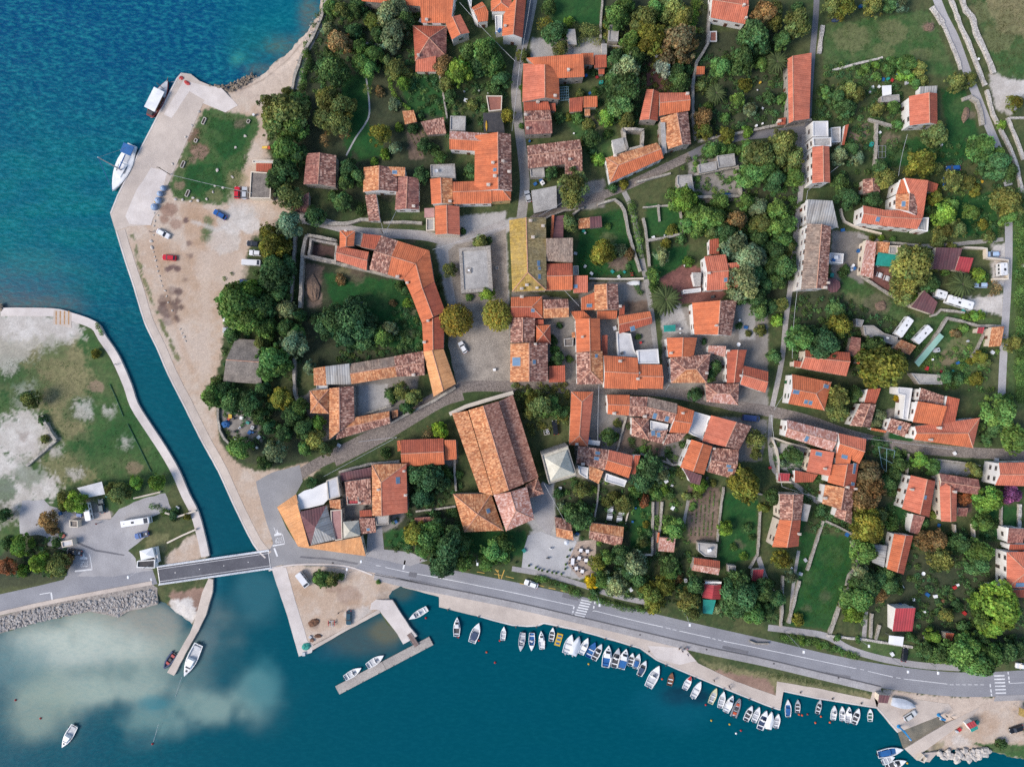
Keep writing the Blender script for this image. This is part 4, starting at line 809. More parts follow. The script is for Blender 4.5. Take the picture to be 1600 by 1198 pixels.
house(6, 'white gabled house with a salmon roof and brown windows beside the dark trees', 'the white gabled house', WH, ['g:S:6.2 1200,402 1334,388 1345,608 1214,615', 's:S:5.6 1338,450 1408,444 1412,598 1342,606', 's:R:3 1226,302 1284,292 1292,386 1230,390', 'f:L:2.6 1066,612 1176,598 1178,622 1070,634', 's:C:3 1120,505 1175,505 1176,590 1140,590'])
house(6, 'two-tone house with a bright orange left roof and mottled brown right roof', 'the two-tone house', WH, ['g:O/M:6:.58 1138,888 1124,692 1402,674 1368,896'])
canopy(6, 'dark green tarpaulin stretched over the pale yard by the narrow lane', None, 'f:E:2.4 946,832 1020,828 1020,868 948,872')
house(6, 'orange house over a mottled hipped house at the narrow lane corner', 'the lane corner house', WH, ['g:O:5.4 975,1030 965,909 1155,908 1132,1026', 'h:M/W:5.8 988,1034 1238,1010 1214,1190 992,1190'])
house(6, 'red-roofed pair of wings set at an angle beside a dark garden court', 'the angled red pair', WH, ['g:R:5.6 1340,1190 1342,985 1465,984 1420,1188', 'g:R/S:5 1442,1082 1598,1120 1580,1252 1424,1200', 's:K:3.4 1222,958 1332,962 1330,1030 1222,1000'])
house(10, 'hip-roofed house of mottled pink tiles standing alone against the street', 'the lone mottled house', ST, ['h:M/K:5 1205,-2 1416,-2 1410,130 1214,110'])
# tile 7
house(7, 'long three-storey house with faded pinkish tiles beside the dark lane', 'the long three-storey house', WH, ['g:T/M:8:.52 206,608 246,198 394,216 369,602', 's:G:5.4 234,56 386,64 440,224 237,196', 'f:L:2.6 382,380 470,386 464,448 380,440'], shut='n')
canopy(7, 'round dark red awning behind the long three-storey house', None, 'f:P:2.5 372,540 420,540 448,560 452,592 430,622 396,628 372,610', 'awning', 'awning')
house(7, 'L-shaped low house with rough pink tiles around a red patio', 'the patio house', CR, ['s:K:3 592,308 655,322 655,538 576,516', 's:W:3 660,310 750,318 748,384 662,392', 'f:C:2.9 752,336 810,336 804,394 750,388', 's:P:2.7 816,336 868,342 864,430 812,420'])
canopy(7, 'bright teal awning sheet over the red patio', 'the teal awning', 's:E:3.1 682,378 806,396 796,468 670,458')
house(7, 'plum and crimson sheet-roofed shelter near the parked camper', 'the plum shelter', CR, ['s:P:2.9 1030,352 1194,356 1172,488 1028,480', 's:X:3 1182,406 1270,416 1254,504 1166,488'], 'shelter', 'outbuilding', win=False)
house(7, 'plum sheet roof on a shed beside the big white motorhome', 'the plum shed', CR, ['s:P:2.9 962,616 1044,690 1030,764 892,716'], 'shed', 'garden_shed', win=False)
house(7, 'small orange-tiled gatehouse at the track end of the vegetable garden', 'the track gatehouse', CR, ['s:W:3 1376,846 1455,840 1452,960 1376,966', 's:X:2.6 1306,846 1345,843 1340,884 1302,880'])
house(7, 'narrow old red-tiled outbuilding with an orange verge behind the skylight villa', None, ST, ['s:m:3.2 572,912 566,1040 502,1000 520,902', 's:O:3 592,960 602,1020 566,1074 552,1068'], 'outbuilding', 'outbuilding', win=False)
house(7, 'long salmon-red roofed house against the dark trees above the street', 'the salmon street house', CR, ['g:R/S:5.4:.4 232,986 511,1000 489,1148 204,1098', 's:R:4 160,1052 210,1058 204,1094 160,1090'])
house(11, 'white house with a bright orange hip roof and several skylights on the street', 'the skylight villa', WH, ['b:O:6 150,-62 396,-12 352,164 126,122'], shut='g')
house(7, 'low shed with a red and orange tile roof behind the two caravans', None, ST, ['s:W:2.9 762,975 815,922 926,960 884,1015', 'f:C:2.4 592,832 656,832 720,880 806,905 800,960 700,930 600,892'], 'shed', 'garden_shed', win=False)
house(7, 'grey concrete outhouses with cluttered flat roofs beside the big olive tree', None, ST, ['f:C:2.6 890,1130 1080,1140 1084,1200 940,1198', 'f:C:2.7 545,790 596,800 580,842 548,836'], 'outbuilding', 'outbuilding', win=False)
# tile 9
house(9, 'restaurant with a wide apricot tile skirt around a plum hip roof at the bridge', 'the apricot restaurant', CR, ['s:A:3.6 264,740 338,1006 262,1012 131,768', 's:A:3.7 268,738 262,745 131,766 250,686', 's:A:3.6 338,1004 658,946 685,1072 266,1014', 'p:P/G:4.6 264,798 440,756 496,968 342,1004', 'f:Q:4 466,786 536,780 541,966 496,974 470,860', 'p:H:4.4 544,858 642,850 650,944 546,964', 's:W:4.6 460,722 528,716 530,780 462,770'], 'restaurant', 'restaurant')
canopy(9, 'big white rounded sunshade over the restaurant terrace', 'the white sunshade', 'f:w:3.4 262,690 300,664 350,650 440,610 448,720 420,750 340,770 276,782 262,730')
house(9, 'narrow pale concrete tower block with a sunken flat roof beside the white sunshade', None, CR, ['f:L:6 440,600 510,576 526,700 452,720'], 'outbuilding', 'outbuilding')
house(9, 'old house with red and mottled roofs and a crimson roof terrace on the street', 'the crimson terrace house', ST, ['b:W/S:6.2:.3 726,820 722,500 938,496 945,800', 's:P:4.6 528,552 720,516 722,580 532,604', 's:M:4.8 562,604 720,582 720,750 566,750', 'f:X:5.2 566,680 640,678 642,748 570,752', 's:R:4 648,786 720,781 724,824 648,828', 's:M:3.8 648,832 745,830 748,924 656,934', 'f:C:4 742,822 830,815 830,874 752,880'])
house(9, 'orange-red gable house with end parapets beside the church', 'the orange street cottage', ST, ['g:R/O:4.6 906,348 1170,338 1176,500 910,514', 's:O:4 1178,346 1248,346 1252,468 1180,474', 's:O:4.2 882,352 903,348 905,414 884,420'])
house(9, 'large stone church with a long warm tiled nave, side aisles and a square sacristy', 'the big church', ST, ['g:W/N:9 1325,162 1482,690 1672,622 1512,106', 's:W:6 1322,166 1480,690 1394,672 1222,182', 's:N:6 1672,616 1514,108 1602,66 1762,580', 'b:K/K:7.4 1482,690 1560,916 1736,842 1690,640', 'p:W:5 1230,684 1466,684 1544,912 1300,922', 'p:M:5 1680,630 1757,584 1796,682 1706,712'], 'church', 'church', win=False)
house(9, 'low lean-to with dark tiles against the wall below the church garden', None, ST, ['s:m:2.6 990,832 1112,824 1112,850 990,866'], 'shed', 'garden_shed', win=False)
house(10, 'square bell tower with a pale pyramid stone roof', 'the bell tower', ST, ['f:H:13:.5 184,440 348,382 404,570 230,622', 'p:H:13.6 204,460 342,412 388,556 242,602'], 'bell tower', 'bell_tower', win=False)
# tile 10
house(10, 'long narrow orange hip-roofed house beside the lone round tree', 'the long orange hip house', CR, ['h:O/S:5 356,378 370,46 507,48 473,388', 's:L:2.6 478,346 550,354 546,384 474,376'])
house(10, 'row house of orange, brown and grey roofs with four skylights along the street', 'the row of joined roofs', WH, ['g:O:6 592,66 734,68 728,196 596,186', 'g:M:6 738,76 846,80 832,202 728,198', 'g:T/M:6 850,80 1032,122 1008,248 830,206', 'g:O/O:6:.55 1034,132 1137,166 1098,306 980,302', 'p:M:5.4 748,208 856,214 856,352 746,320', 's:M:5.2 852,300 972,282 934,372 852,350', 'f:L:4.6 862,226 976,250 962,298 862,284', 's:M:5 965,312 1090,300 1050,352 942,382'])
house(10, 'house half mottled and half orange with a pale balcony below', 'the balcony house', WH, ['g:M:5.4 412,386 606,410 578,534 402,490', 'g:S/O:5.6 606,410 756,446 728,586 578,532', 's:R:4.6 758,440 796,440 770,560 740,560', 's:W:4 478,504 568,540 540,622 482,590', 'f:L:3.6 588,556 716,600 700,640 580,604', 'f:L:3.8 412,508 476,520 470,590 420,560'])
house(10, 'three-part house with a salmon roof, a bright orange roof and old brown roofs', 'the three-part house', WH, ['g:S/M:6:.57 1186,356 1242,195 1494,262 1418,408', 'g:O:6.8 1050,518 1120,346 1250,388 1198,564', 'g:M:5 1248,396 1416,408 1378,590 1216,546', 's:P:4.6 1060,522 1180,568 1170,630 1114,614', 'f:L:3.4 1140,172 1232,198 1190,340 1130,320 1100,300'])
house(10, 'garden house with a rough red and brown tile roof beside the white tables', 'the table-garden house', ST, ['g:W/M:3.6 490,864 698,890 680,1016 480,962'])
house(10, 'small old cottage with brown tiles at the forecourt edge', None, ST, ['g:M/W:3.2 265,826 364,850 385,974 276,950'], 'cottage', 'cottage')
house(10, 'narrow outhouse with pale pinkish tiles at the end of the walled path', None, ST, ['s:K:3 916,950 1016,956 1010,1048 912,1040', 's:O:2.6 906,922 918,922 914,990 902,986'], 'outbuilding', 'outbuilding', win=False)
house(10, 'small red-tiled house with a cluttered grey yard roof among the lower gardens', 'the small red garden house', ST, ['g:R/K:3.2 1136,1082 1296,1102 1288,1190 1120,1160', 'f:C:2.4 1158,985 1280,996 1274,1078 1200,1072 1160,1040'])
house(10, 'tiny grey hut on the lawn below the garden walls', None, ST, ['f:C:2.2 1346,1126 1394,1130 1394,1174 1350,1172'], 'hut', 'garden_shed', win=False)
house(10, 'small crimson-roofed hut beside the garden path', None, CR, ['s:X:2.4 1500,1152 1564,1150 1560,1228 1496,1226'], 'hut', 'garden_shed', win=False)
# tile 11
house(11, 'long white house with pink mortared tiles joined to a cluster of red roofs', 'the pink-tiled house', WH, ['g:K:6 118,222 437,303 400,420 106,326', 'g:S/O:6.2 440,306 613,342 570,496 430,430', 's:S:5.4::c 400,422 372,570 240,545 270,404', 's:O:5.8 522,402 496,516 420,502 428,392', 'g:O/R:6 372,612 394,500 566,496 540,656', 's:R:3.2 162,536 304,562 280,610 166,614', 's:X:2.5 62,552 134,556 130,604 62,604'])
house(11, 'old mottled house with a white end wall joined below the red cluster', 'the white-ended house', WH, ['g:W/M:5:.55 338,744 358,626 544,656 520,800', 'g:M:4.4 414,824 432,772 526,796 520,872'])
house(11, 'cream house with many brown windows, half mottled and half orange roof', 'the cream windowed house', CR, ['g:M:6.8 74,842 74,684 222,686 204,844', 'g:O/R:6.8 26,1014 72,844 204,846 190,1010', 's:C:4 214,742 258,750 244,856 206,850'])  # right orange slope takes the red tile, its shade painted in
house(11, 'narrow house with a red upper and brown lower roof along the street', 'the narrow street house', WH, ['s:R:4.4 612,32 694,26 670,124 600,116', 'g:M:4.8 510,258 580,118 674,128 636,270'])
house(11, 'large white villa with joined red and orange roofs and a white stair terrace', 'the stair-terrace villa', WH, ['s:M:6.8 945,24 1090,74 1090,132 938,104', 's:O:7 918,106 1100,137 1080,260 902,236', 's:R:6 1094,74 1172,92 1166,236 1084,262', 'b:S/O:6 916,264 1322,210 1279,398 910,346', 's:M:3.8 756,212 884,246 850,330 738,290', 'f:L:5 806,18 898,26 868,222 836,216 850,70 806,60', 's:O:2.6 640,272 738,290 734,304 640,286'], shut='n')
house(11, 'house with a salmon roof and tall white gable wall beside the brown trees', 'the white-gabled salmon house', WH, ['g:S/R:6:.55 836,776 892,568 1044,605 1006,830', 's:m:3.4 892,806 964,822 938,936 882,925'])
house(11, 'L-shaped red house with a brown wing and round garden store', 'the L-shaped red house', CR, ['g:m/m:5 1068,556 1314,594 1308,690 1072,652', 'g:S:5 1080,854 1070,600 1178,664 1175,854', 's:m:2.6 1180,770 1242,770 1238,824 1180,822'])
house(11, 'big white-walled house with two windows and a salmon roof at the right edge', 'the right-edge white house', WH, ['g:S:7.4 1440,490 1750,485 1750,640 1416,630'], shut='d')
house(11, 'orange-roofed cottage with a grey lean-to among the lower garden trees', 'the grey lean-to cottage', WH, ['g:O/R:5 742,1150 788,932 906,944 846,1186', 's:G:3 735,1004 715,1138 650,1110 666,1002'])
house(11, 'white house at the right edge with a red hip roof and solar panel', 'the solar panel house', WH, ['h:S:6 1490,1046 1700,1042 1700,1270 1490,1270', 's:m:5 1486,892 1590,896 1590,990 1492,990', 's:R:4.6 1502,996 1700,1000 1700,1036 1502,1034', '15@s:R:4.4 1504,88 1700,86 1700,140 1506,140', '15@f:C:3 1388,62 1452,58 1470,114 1390,110'], shut='d')
house(15, 'boxy crimson-roofed house with white walls and a white canopy by the road', 'the crimson box house', WH, ['s:X:3.6 776,196 900,194 900,350 776,350'], win=False)
canopy(15, 'white sheet canopy beside the crimson box house', None, 'f:w:2.6 756,376 848,386 840,444 752,428')
house(15, 'tiny red-roofed hut lost among the trees by the road', None, CR, ['s:R:2.4 1102,356 1156,360 1150,408 1106,404'], 'hut', 'garden_shed', win=False)
house(14, 'crimson-roofed shed with a pale ridge beside a boat on a trailer', 'the trailer boat shed', CR, ['g:X:2.8 1186,140 1202,56 1305,58 1300,150', 's:w:2.7 1206,38 1306,40 1306,54 1204,54'], 'shed', 'garden_shed', win=False)
canopy(14, 'teal tarpaulin shelter below the crimson-roofed boat shed', 'the teal shelter', 'f:E:2.2 1192,152 1272,156 1250,244 1190,238')
house(15, 'small plum-roofed harbour shed beside the silver-covered boat', 'the harbour shed', CR, ['s:P:2.6 686,740 754,746 746,800 686,794'], 'shed', 'harbour_shed', win=False)
house(15, 'kiosk with one red and one green roof slope by the slipway', 'the red and green kiosk', WH, ['g:X/E:2.6 1236,930 1284,908 1312,958 1270,980'], 'kiosk', 'kiosk', win=False)
canopy(15, 'yellow awning with a white edge at the right edge by the slipway', None, 's:Y:2.4 1560,820 1610,840 1610,890 1562,872')
house(8, 'white-roofed bridge keeper cabin beside the canal bridge', 'the bridge cabin', WH, ['p:w:3.2 870,1040 950,1018 966,1078 880,1098', 'f:B:2.2 858,1100 970,1092 968,1146 856,1142', 'f:L:1.4 956,1018 978,1014 992,1108 972,1112'], 'cabin', 'cabin', win=False)
canopy(8, 'flat beige carport roof above the parked cars across the canal', 'the beige carport', 's:L:2.7 486,646 640,606 655,686 530,710')
house(8, 'small beige transformer hut beside the STOP line across the canal', None, CR, ['f:L:2.2 384,980 454,966 460,1004 392,1018'], 'hut', 'hut', win=False)
house(8, 'low pale stone hut at the corner of the parking yard', None, CR, ['f:D:2 436,846 488,848 490,892 438,890'], 'hut', 'hut', win=False)
canopy(7, 'long pale green polytunnel sheet roof over the garden bed', 'the green polytunnel', 's:E:1.9 1066,880 1092,902 940,1090 914,1062', 'polytunnel', 'polytunnel')
TM['tun'] = plain('pale_green_sheet', (.22,.42,.33), .5, (.30,.46,.38), .3)
SECS[-1].roof.data.materials[0] = TM['tun']
# vine pergolas and roofless walls are further down
def sec_at(px, py, t=None):
    q = T(t, px, py) if t is not None else (px, py); best = None
    for s in SECS:
        if pip(q[0], q[1], s.px) and (best is None or s.z > best.z): best = s
    return best, q
def hit(sec, q):
    o = Vector((0, 0, H)); g = W(q[0], q[1], 0); d = (g-o).normalized(); best = None
    for f in sec.F:
        for k in range(1, len(f)-1):
            h = intersect_ray_tri(sec.V[f[0]], sec.V[f[k]], sec.V[f[k+1]], d, o, True)
            if h is not None and (best is None or h.z > best[0].z):
                n = (sec.V[f[k]]-sec.V[f[0]]).cross(sec.V[f[k+1]]-sec.V[f[0]]).normalized(); best = (h, n if n.z > 0 else -n)
    return best
CHM = plain('plastered_chimney', (.62,.54,.47), .9, (.48,.40,.34), 1.0)
for s in """0|1 1015,352 1066,130 1022,152 1555,170 1478,1020 1540,1010 1579,1075 1450,1158 1102,1015 1490,1103 815,1042 880,1042|2 350,443 268,603 97,636 160,640 84,722 97,806 358,998 640,975 1090,592 1442,40 1455,120 1480,45|3 940,592 110,760 65,762 1065,930|5 563,244 885,530 945,568 1008,778 1052,938 1330,485 1212,62 985,92 732,512 1075,805 985,1140|6 60,655 115,182 192,215 130,285 92,582 60,605 155,600 505,600 670,715 672,1055 788,1128 783,1165 1225,508 1412,538 1270,834 320,660 222,820 145,950 988,1005 1345,990 1425,1145 1228,1155 1210,1130 437,905|7 400,245 370,568 350,598 525,98 985,215|9 765,656 926,540 935,690 650,735 890,430|10 635,182 745,525 825,200 910,370 1050,540 1255,400 1062,180 440,495 402,372|11 350,525 490,640 890,655 188,930 1155,668 1180,222 1060,272 410,400 1008,345 350,708 395,775 540,650""".split('|'):
    if ' ' not in s or not s.split(' ')[0].isdigit(): continue
    t = int(s.split(' ')[0])
    for a in s.split(' ')[1:]:
        x, y = map(float, a.split(',')); sec, q = sec_at(x, y, t)
        if not sec or sec.type == 'f': continue
        h = hit(sec, q)
        if not h: continue
        p = h[0]-sec.base; w = random.uniform(.32, .48); mb = MB(); z1 = p.z + random.uniform(.8, 1.3)
        mb.box(p.x-w, p.y-w*.7, p.z-.7, p.x+w, p.y+w*.7, z1); mb.box(p.x-w-.1, p.y-w*.7-.1, z1, p.x+w+.1, p.y+w*.7+.1, z1+.12); mb.box(p.x-w*.55, p.y-w*.4, z1+.12, p.x+w*.55, p.y+w*.4, z1+.3)
        mb.build('chimney', CHM, sec.roof)
def skylight(t, x, y, w=.95, l=1.25):
    sec, q = sec_at(x, y, t)
    h = sec and hit(sec, q)
    if not h: return
    p, n = h; up = Vector((0, 0, 1)); u = up.cross(n); u = u.normalized() if u.length > .01 else Vector((1, 0, 0)); v = n.cross(u)
    mb = MB()
    def ring(a, b, k): return [p-sec.base+u*sx*a+v*sy*b+n*k for sx, sy in ((-1, -1), (1, -1), (1, 1), (-1, 1))]
    mb.loft([ring(w/2+.12, l/2+.12, -.1), ring(w/2+.12, l/2+.12, .12)], 0); 
    o = mb.build('skylight', [FRAME], sec.roof); 
    for c in (0,): o.data.materials[0] = METAL if (int(x) % 2) else FRAME
    g = MB(); g.loft([ring(w/2, l/2, .05), ring(w/2, l/2, .15)], 0)
    # pane lies in the frame: same mesh so that it stays one level under the roof
    m0 = len(o.data.materials); me = o.data; bm = bmesh.new(); bm.from_mesh(me); vs = [bm.verts.new(c) for c in g.v]; me.materials.append(SKYGLASS)
    for f in g.f: bm.faces.new([vs[i] for i in f]).material_index = 1
    bm.to_mesh(me); bm.free()
for t, x, y, w, l in [(1,865,1075,1.4,1.0),(1,1490,1060,.9,.9),(3,845,75,.9,.7),(6,130,738,1,1),(6,482,708,1.6,1),(6,28,1058,2.6,2.6),(6,138,1060,1.2,1),(6,525,1022,.9,.7),(6,752,852,1.4,1.5),(6,165,445,1.5,.8),(6,170,528,1.4,.8),(6,170,477,.8,.8),(6,1332,547,.9,1.2),(6,397,588,1,1),(7,845,75,1.5,.9),(7,685,170,1,1.3),(11,175,48,1.8,1.2),(11,236,110,1,1.2),(11,264,116,1,1.2),(11,362,14,1,1.8),(7,190,1115,1,1.2),(7,273,1140,.9,1.2),
  (9,885,600,1.9,1.1),(9,1448,790,1.3,1.1),(10,890,198,1.1,1.9),(10,966,216,1.1,1.7),(10,880,304,1.2,1.6),(10,914,315,1,1.5),(10,534,430,1.4,.9),(10,527,463,1.4,.9),(10,1362,535,1.5,.9),(10,1352,510,1.3,.8),(11,240,340,1.0,1.8),(11,316,435,1.1,1.8),(11,477,453,1,1.6),(11,540,510,1.6,.9),(11,536,540,1.8,.9),(11,528,622,.9,1.3),(11,980,706,1.2,1),(11,820,272,1,1.3),(9,700,905,.9,.8)]:
    skylight(t, x, y, w, l)
# solar panel on the right-edge house
# ---- windows and doors in the walls one can see
def win_mesh(w, h, d, mt):
    mb = MB(); mb.box(-w/2, 0, -h/2, w/2, d, h/2); return mesh('w', mb.v, mb.f, mt)
WF = win_mesh(.86, 1.22, .05, FRAME); WP = win_mesh(.66, 1.02, .07, GLASS); WS = {k: win_mesh(.26, 1.1, .08, m) for k, m in SHUT.items()}
DF = win_mesh(1.2, 2.2, .07, FRAME); DL = {k: win_mesh(.95, 2.0, .1, m) for k, m in SHUT.items()}
HANDLE = win_mesh(.06, .2, .16, METAL)
for s in SECS:
    if not s.wp or not s.win or s.z < 2.9 or s.type == 'f' and s.z < 4: continue
    n = len(s.wp); A = sum(s.wp[i].x*s.wp[(i+1) % n].y - s.wp[(i+1) % n].x*s.wp[i].y for i in range(n)); sg = 1 if A > 0 else -1
    doors = 0
    for i in range(n):
        a, b = s.wp[i], s.wp[(i+1) % n]; d = Vector((b.x-a.x, b.y-a.y, 0)); L = d.length
        if L < 2.4: continue
        d /= L; nr = Vector((d.y, -d.x, 0))*sg; m = (a+b)/2
        if nr.dot(-m) <= 0: continue
        if s.z*m.length/H/S*abs(nr.dot(m.normalized())) < 1.6: continue
        free = lambda p, zz: not any(o.wp and o is not s and o.z > zz and pip(*PX(p.x, p.y, o.z), o.px) for o in SECS)
        fl = max(1, int((s.z+.4)/2.8)); k = max(1, int(L/3.3))
        ang = atan2(nr.y, nr.x) - pi/2
        for r_ in range(fl):
            zc = .1 + s.z - 1.35 - 2.75*r_ if fl > 1 else s.z*.5+.1
            for j in range(k):
                if random.random() < .12: continue
                q = a + d*L*(j+.5)/k; q = Vector((q.x, q.y, zc))
                if not free(q + nr*.7, zc) or not (-175 < q.x < 175 and -132 < q.y < 132): continue
                if r_ == fl-1 and doors == 0 and (j == k//2) and zc < 2.6:
                    doors = 1; o = link('door', DF, s.root, (q.x-s.base.x, q.y-s.base.y, 1.11)); o.rotation_euler = (0, 0, ang)
                    link('door_leaf', DL[s.shut], o, (0, .012, 0)); link('handle', HANDLE, o, (.32, .012, 0)); continue
                o = link('window', WF, s.root, q-s.base); o.rotation_euler = (0, 0, ang)
                link('pane', WP, o, (0, .004, 0))
                if s.wall in 'wcp':
                    for sx in (-.58, .58): link('shutter', WS[s.shut], o, (sx, .003, 0))
# ------------------------------------------------------------------ vegetation
LM += [(265, 402, 'the red parked car'), (340, 225, 'the quay lawn'), (245, 155, 'the red-hulled boat'), (560, 470, 'the courtyard lawn'), (335, 885, 'the canal bridge'), (985, 222, 'the roofless ruin'), (1110, 280, 'the walled ruin yard'),
       (1490, 470, 'the big motorhome'), (1420, 515, 'the two caravans'), (1040, 465, 'the big date palm'), (950, 380, 'the shed lawn'), (960, 800, 'the white garden tables'), (900, 870, 'the café tables'), (1290, 890, 'the bright green lawn'),
       (395, 660, 'the junk yard'), (215, 815, 'the white minibus'), (130, 855, 'the canal-side parking'), (1400, 80, 'the open meadow'), (560, 165, 'the thin pale path'), (735, 540, 'the parked white square car'), (1060, 130, 'the blue-grey tree'),
       (465, 100, 'the beach wall'), (910, 20, 'the top lawn'), (1190, 300, 'the overgrown field'), (1105, 800, 'the brown vegetable plot'), (1150, 830, 'the narrow lawn'), (1535, 590, 'the far vegetable garden'), (1545, 330, 'the walled side garden'), (1390, 690, 'the blue pergola'),
       (913, 945, 'the first crosswalk'), (1560, 1065, 'the right crosswalk'), (790, 905, 'the yellow road marks'), (505, 900, 'the sandy spit'), (50, 690, 'the ruined L wall'), (1215, 55, 'the top right lane'), (1500, 1000, 'the roadside grove')]
def words_near(px, py, k=2):
    d = sorted((hypot(px-x, py-y), n) for x, y, n in LM if n); return d[:k]
AUTO = []      # (object, adjectives+kind, px, py) labelled together at the end so that every label is one of its kind
def auto(o, kind, px, py, cat, group=None): AUTO.append((o, kind, px, py)); tag(o, None, cat, group)
def label_all():
    used = {}
    ORD = ['', 'second ', 'third ', 'fourth ', 'fifth ', 'sixth ', 'seventh ', 'eighth ', 'ninth ', 'tenth ']
    def side(px, py, nm):
        x, y = next((a, b) for a, b, n in LM if n == nm); dx, dy = px-x, py-y
        return ('right of ' if dx > 0 else 'left of ') if abs(dx) > abs(dy) else ('below ' if dy > 0 else 'above ')
    groups = {}
    for o, kind, px, py in AUTO:
        (d1, a), (d2, b) = words_near(px, py)
        groups.setdefault((kind, side(px, py, a) + a), []).append((d1, o, b, px, py))
    for (kind, w), L in groups.items():
        L.sort(key=lambda r: r[0])
        if len(L) == 1: L[0][1]['label'] = f'{kind} {w}'; continue
        sub = {}
        for r in L: sub.setdefault(r[2], []).append(r)
        for b, M_ in sub.items():
            for i, r in enumerate(M_):
                t = f'{kind} {w} towards {b}'
                if len(M_) > 1: t = f'{("nearest ", "second ", "third ", "fourth ", "fifth ", "sixth ", "seventh ", "eighth ")[min(i, 7)]}{t}'
                if len(t.split()) > 16: t = t.replace(' with ', ' ').replace('towards the ', 'towards ')
                r[1]['label'] = ' '.join(t.split()[:16])
# ---- crown meshes made of leaf clumps
leafm = bpy.data.materials.new('leaf_foliage'); nt, ns, ls, p = nodes_of(leafm)
oi = nt.nodes.new('ShaderNodeObjectInfo'); at = N(nt, 'ShaderNodeAttribute', attribute_name='tint')
c = mixc(nt, 1.0, oi.outputs['Color'], at.outputs['Color'], 'MULTIPLY'); ls.new(c, p.inputs['Base Color']); p.inputs['Roughness'].default_value = .7
p.inputs['Specular IOR Level'].default_value = .25
tr = nt.nodes.new('ShaderNodeBsdfTranslucent'); ls.new(c, tr.inputs['Color']); mx = nt.nodes.new('ShaderNodeMixShader'); mx.inputs[0].default_value = .32
ls.new(p.outputs[0], mx.inputs[1]); ls.new(tr.outputs[0], mx.inputs[2]); ls.new(mx.outputs[0], nt.nodes['Material Output'].inputs['Surface'])
BARK = plain('bark', (.12,.09,.065), .95, (.07,.055,.042), 3.0)
def leaf_mesh(name, lobes, n, size, seed, flat=0.0, warm=.12):
    """LOBES: (x, y, z, r, rz) clumps; leaf-sized quads spread through each clump's shell, turned outward and jittered"""
    r = np.random.default_rng(seed); vol = np.array([l[3]**2 for l in lobes]); cnt = np.maximum(6, (n*vol/vol.sum())).astype(int)
    cs, ns_, tn = [], [], []
    for l, k in zip(lobes, cnt):
        d = r.normal(size=(k, 3)); d /= np.linalg.norm(d, axis=1)[:, None]; d[:, 2] = np.where(d[:, 2] < -.35, -d[:, 2], d[:, 2])
        rad = l[3]*(.55+.5*r.random(k)**.6)[:, None]
        cs.append(np.array(l[:3]) + d*rad*np.array((1, 1, l[4]))); nn = d + r.normal(size=(k, 3))*.55; nn[:, 2] += flat; ns_.append(nn)
        b = r.uniform(.5, 1.55); t = b*(1 + (r.random(k)-.5)*.6); w = r.uniform(-warm, warm)
        tn.append(np.stack([t*(1+w+r.normal(size=k)*.12), t, t*(1-w)], -1))
    c = np.concatenate(cs); nn = np.concatenate(ns_); nn /= np.linalg.norm(nn, axis=1)[:, None]; tn = np.concatenate(tn); k = len(c)
    a = np.cross(nn, r.normal(size=(k, 3))); a /= np.linalg.norm(a, axis=1)[:, None]; b = np.cross(nn, a); sz = (size*(.6+.9*r.random(k)))[:, None]
    q = np.stack([c-a*sz, c-b*sz*.7, c+a*sz, c+b*sz*.7], 1).reshape(-1, 3).astype(np.float32)
    me = bpy.data.meshes.new(name); me.vertices.add(len(q)); me.vertices.foreach_set('co', q.ravel()); me.loops.add(len(q)); me.loops.foreach_set('vertex_index', np.arange(len(q), dtype=np.int32))
    me.polygons.add(k); me.polygons.foreach_set('loop_start', (np.arange(k)*4).astype(np.int32)); me.update(calc_edges=True)
    at_ = me.attributes.new('tint', 'FLOAT_COLOR', 'FACE'); at_.data.foreach_set('color', np.concatenate([tn, np.ones((k, 1))], 1).astype(np.float32).ravel())
    me.materials.append(leafm); return me
def round_lobes(seed, n=15, spread=.62, zc=.95, zs=.5):
    r = random.Random(seed); L = [(0, 0, zc+.25, .55, .9)]
    for i in range(n):
        a = 2*pi*i*.618+r.uniform(-.5, .5); d = spread*math.sqrt((i+.6)/n)*r.uniform(.75, 1.28)
        z = zc + zs*(1-(d/spread)**2)*r.uniform(.5, 1.1) - .12*r.random(); rr = r.uniform(.17, .44)
        L.append((d*cos(a), d*sin(a), z, rr, r.uniform(.75, 1)))
    for i in range(6):
        a = r.uniform(0, 2*pi); L.append((.72*cos(a), .72*sin(a), zc*.72, r.uniform(.22, .34), .8))
    for i in range(max(6, n-2)):
        a = r.uniform(0, 2*pi); q = r.uniform(.72, 1.02); L.append((q*cos(a), q*sin(a), zc*r.uniform(.55, 1.0), r.uniform(.09, .17), r.uniform(.6, 1)))
    return L
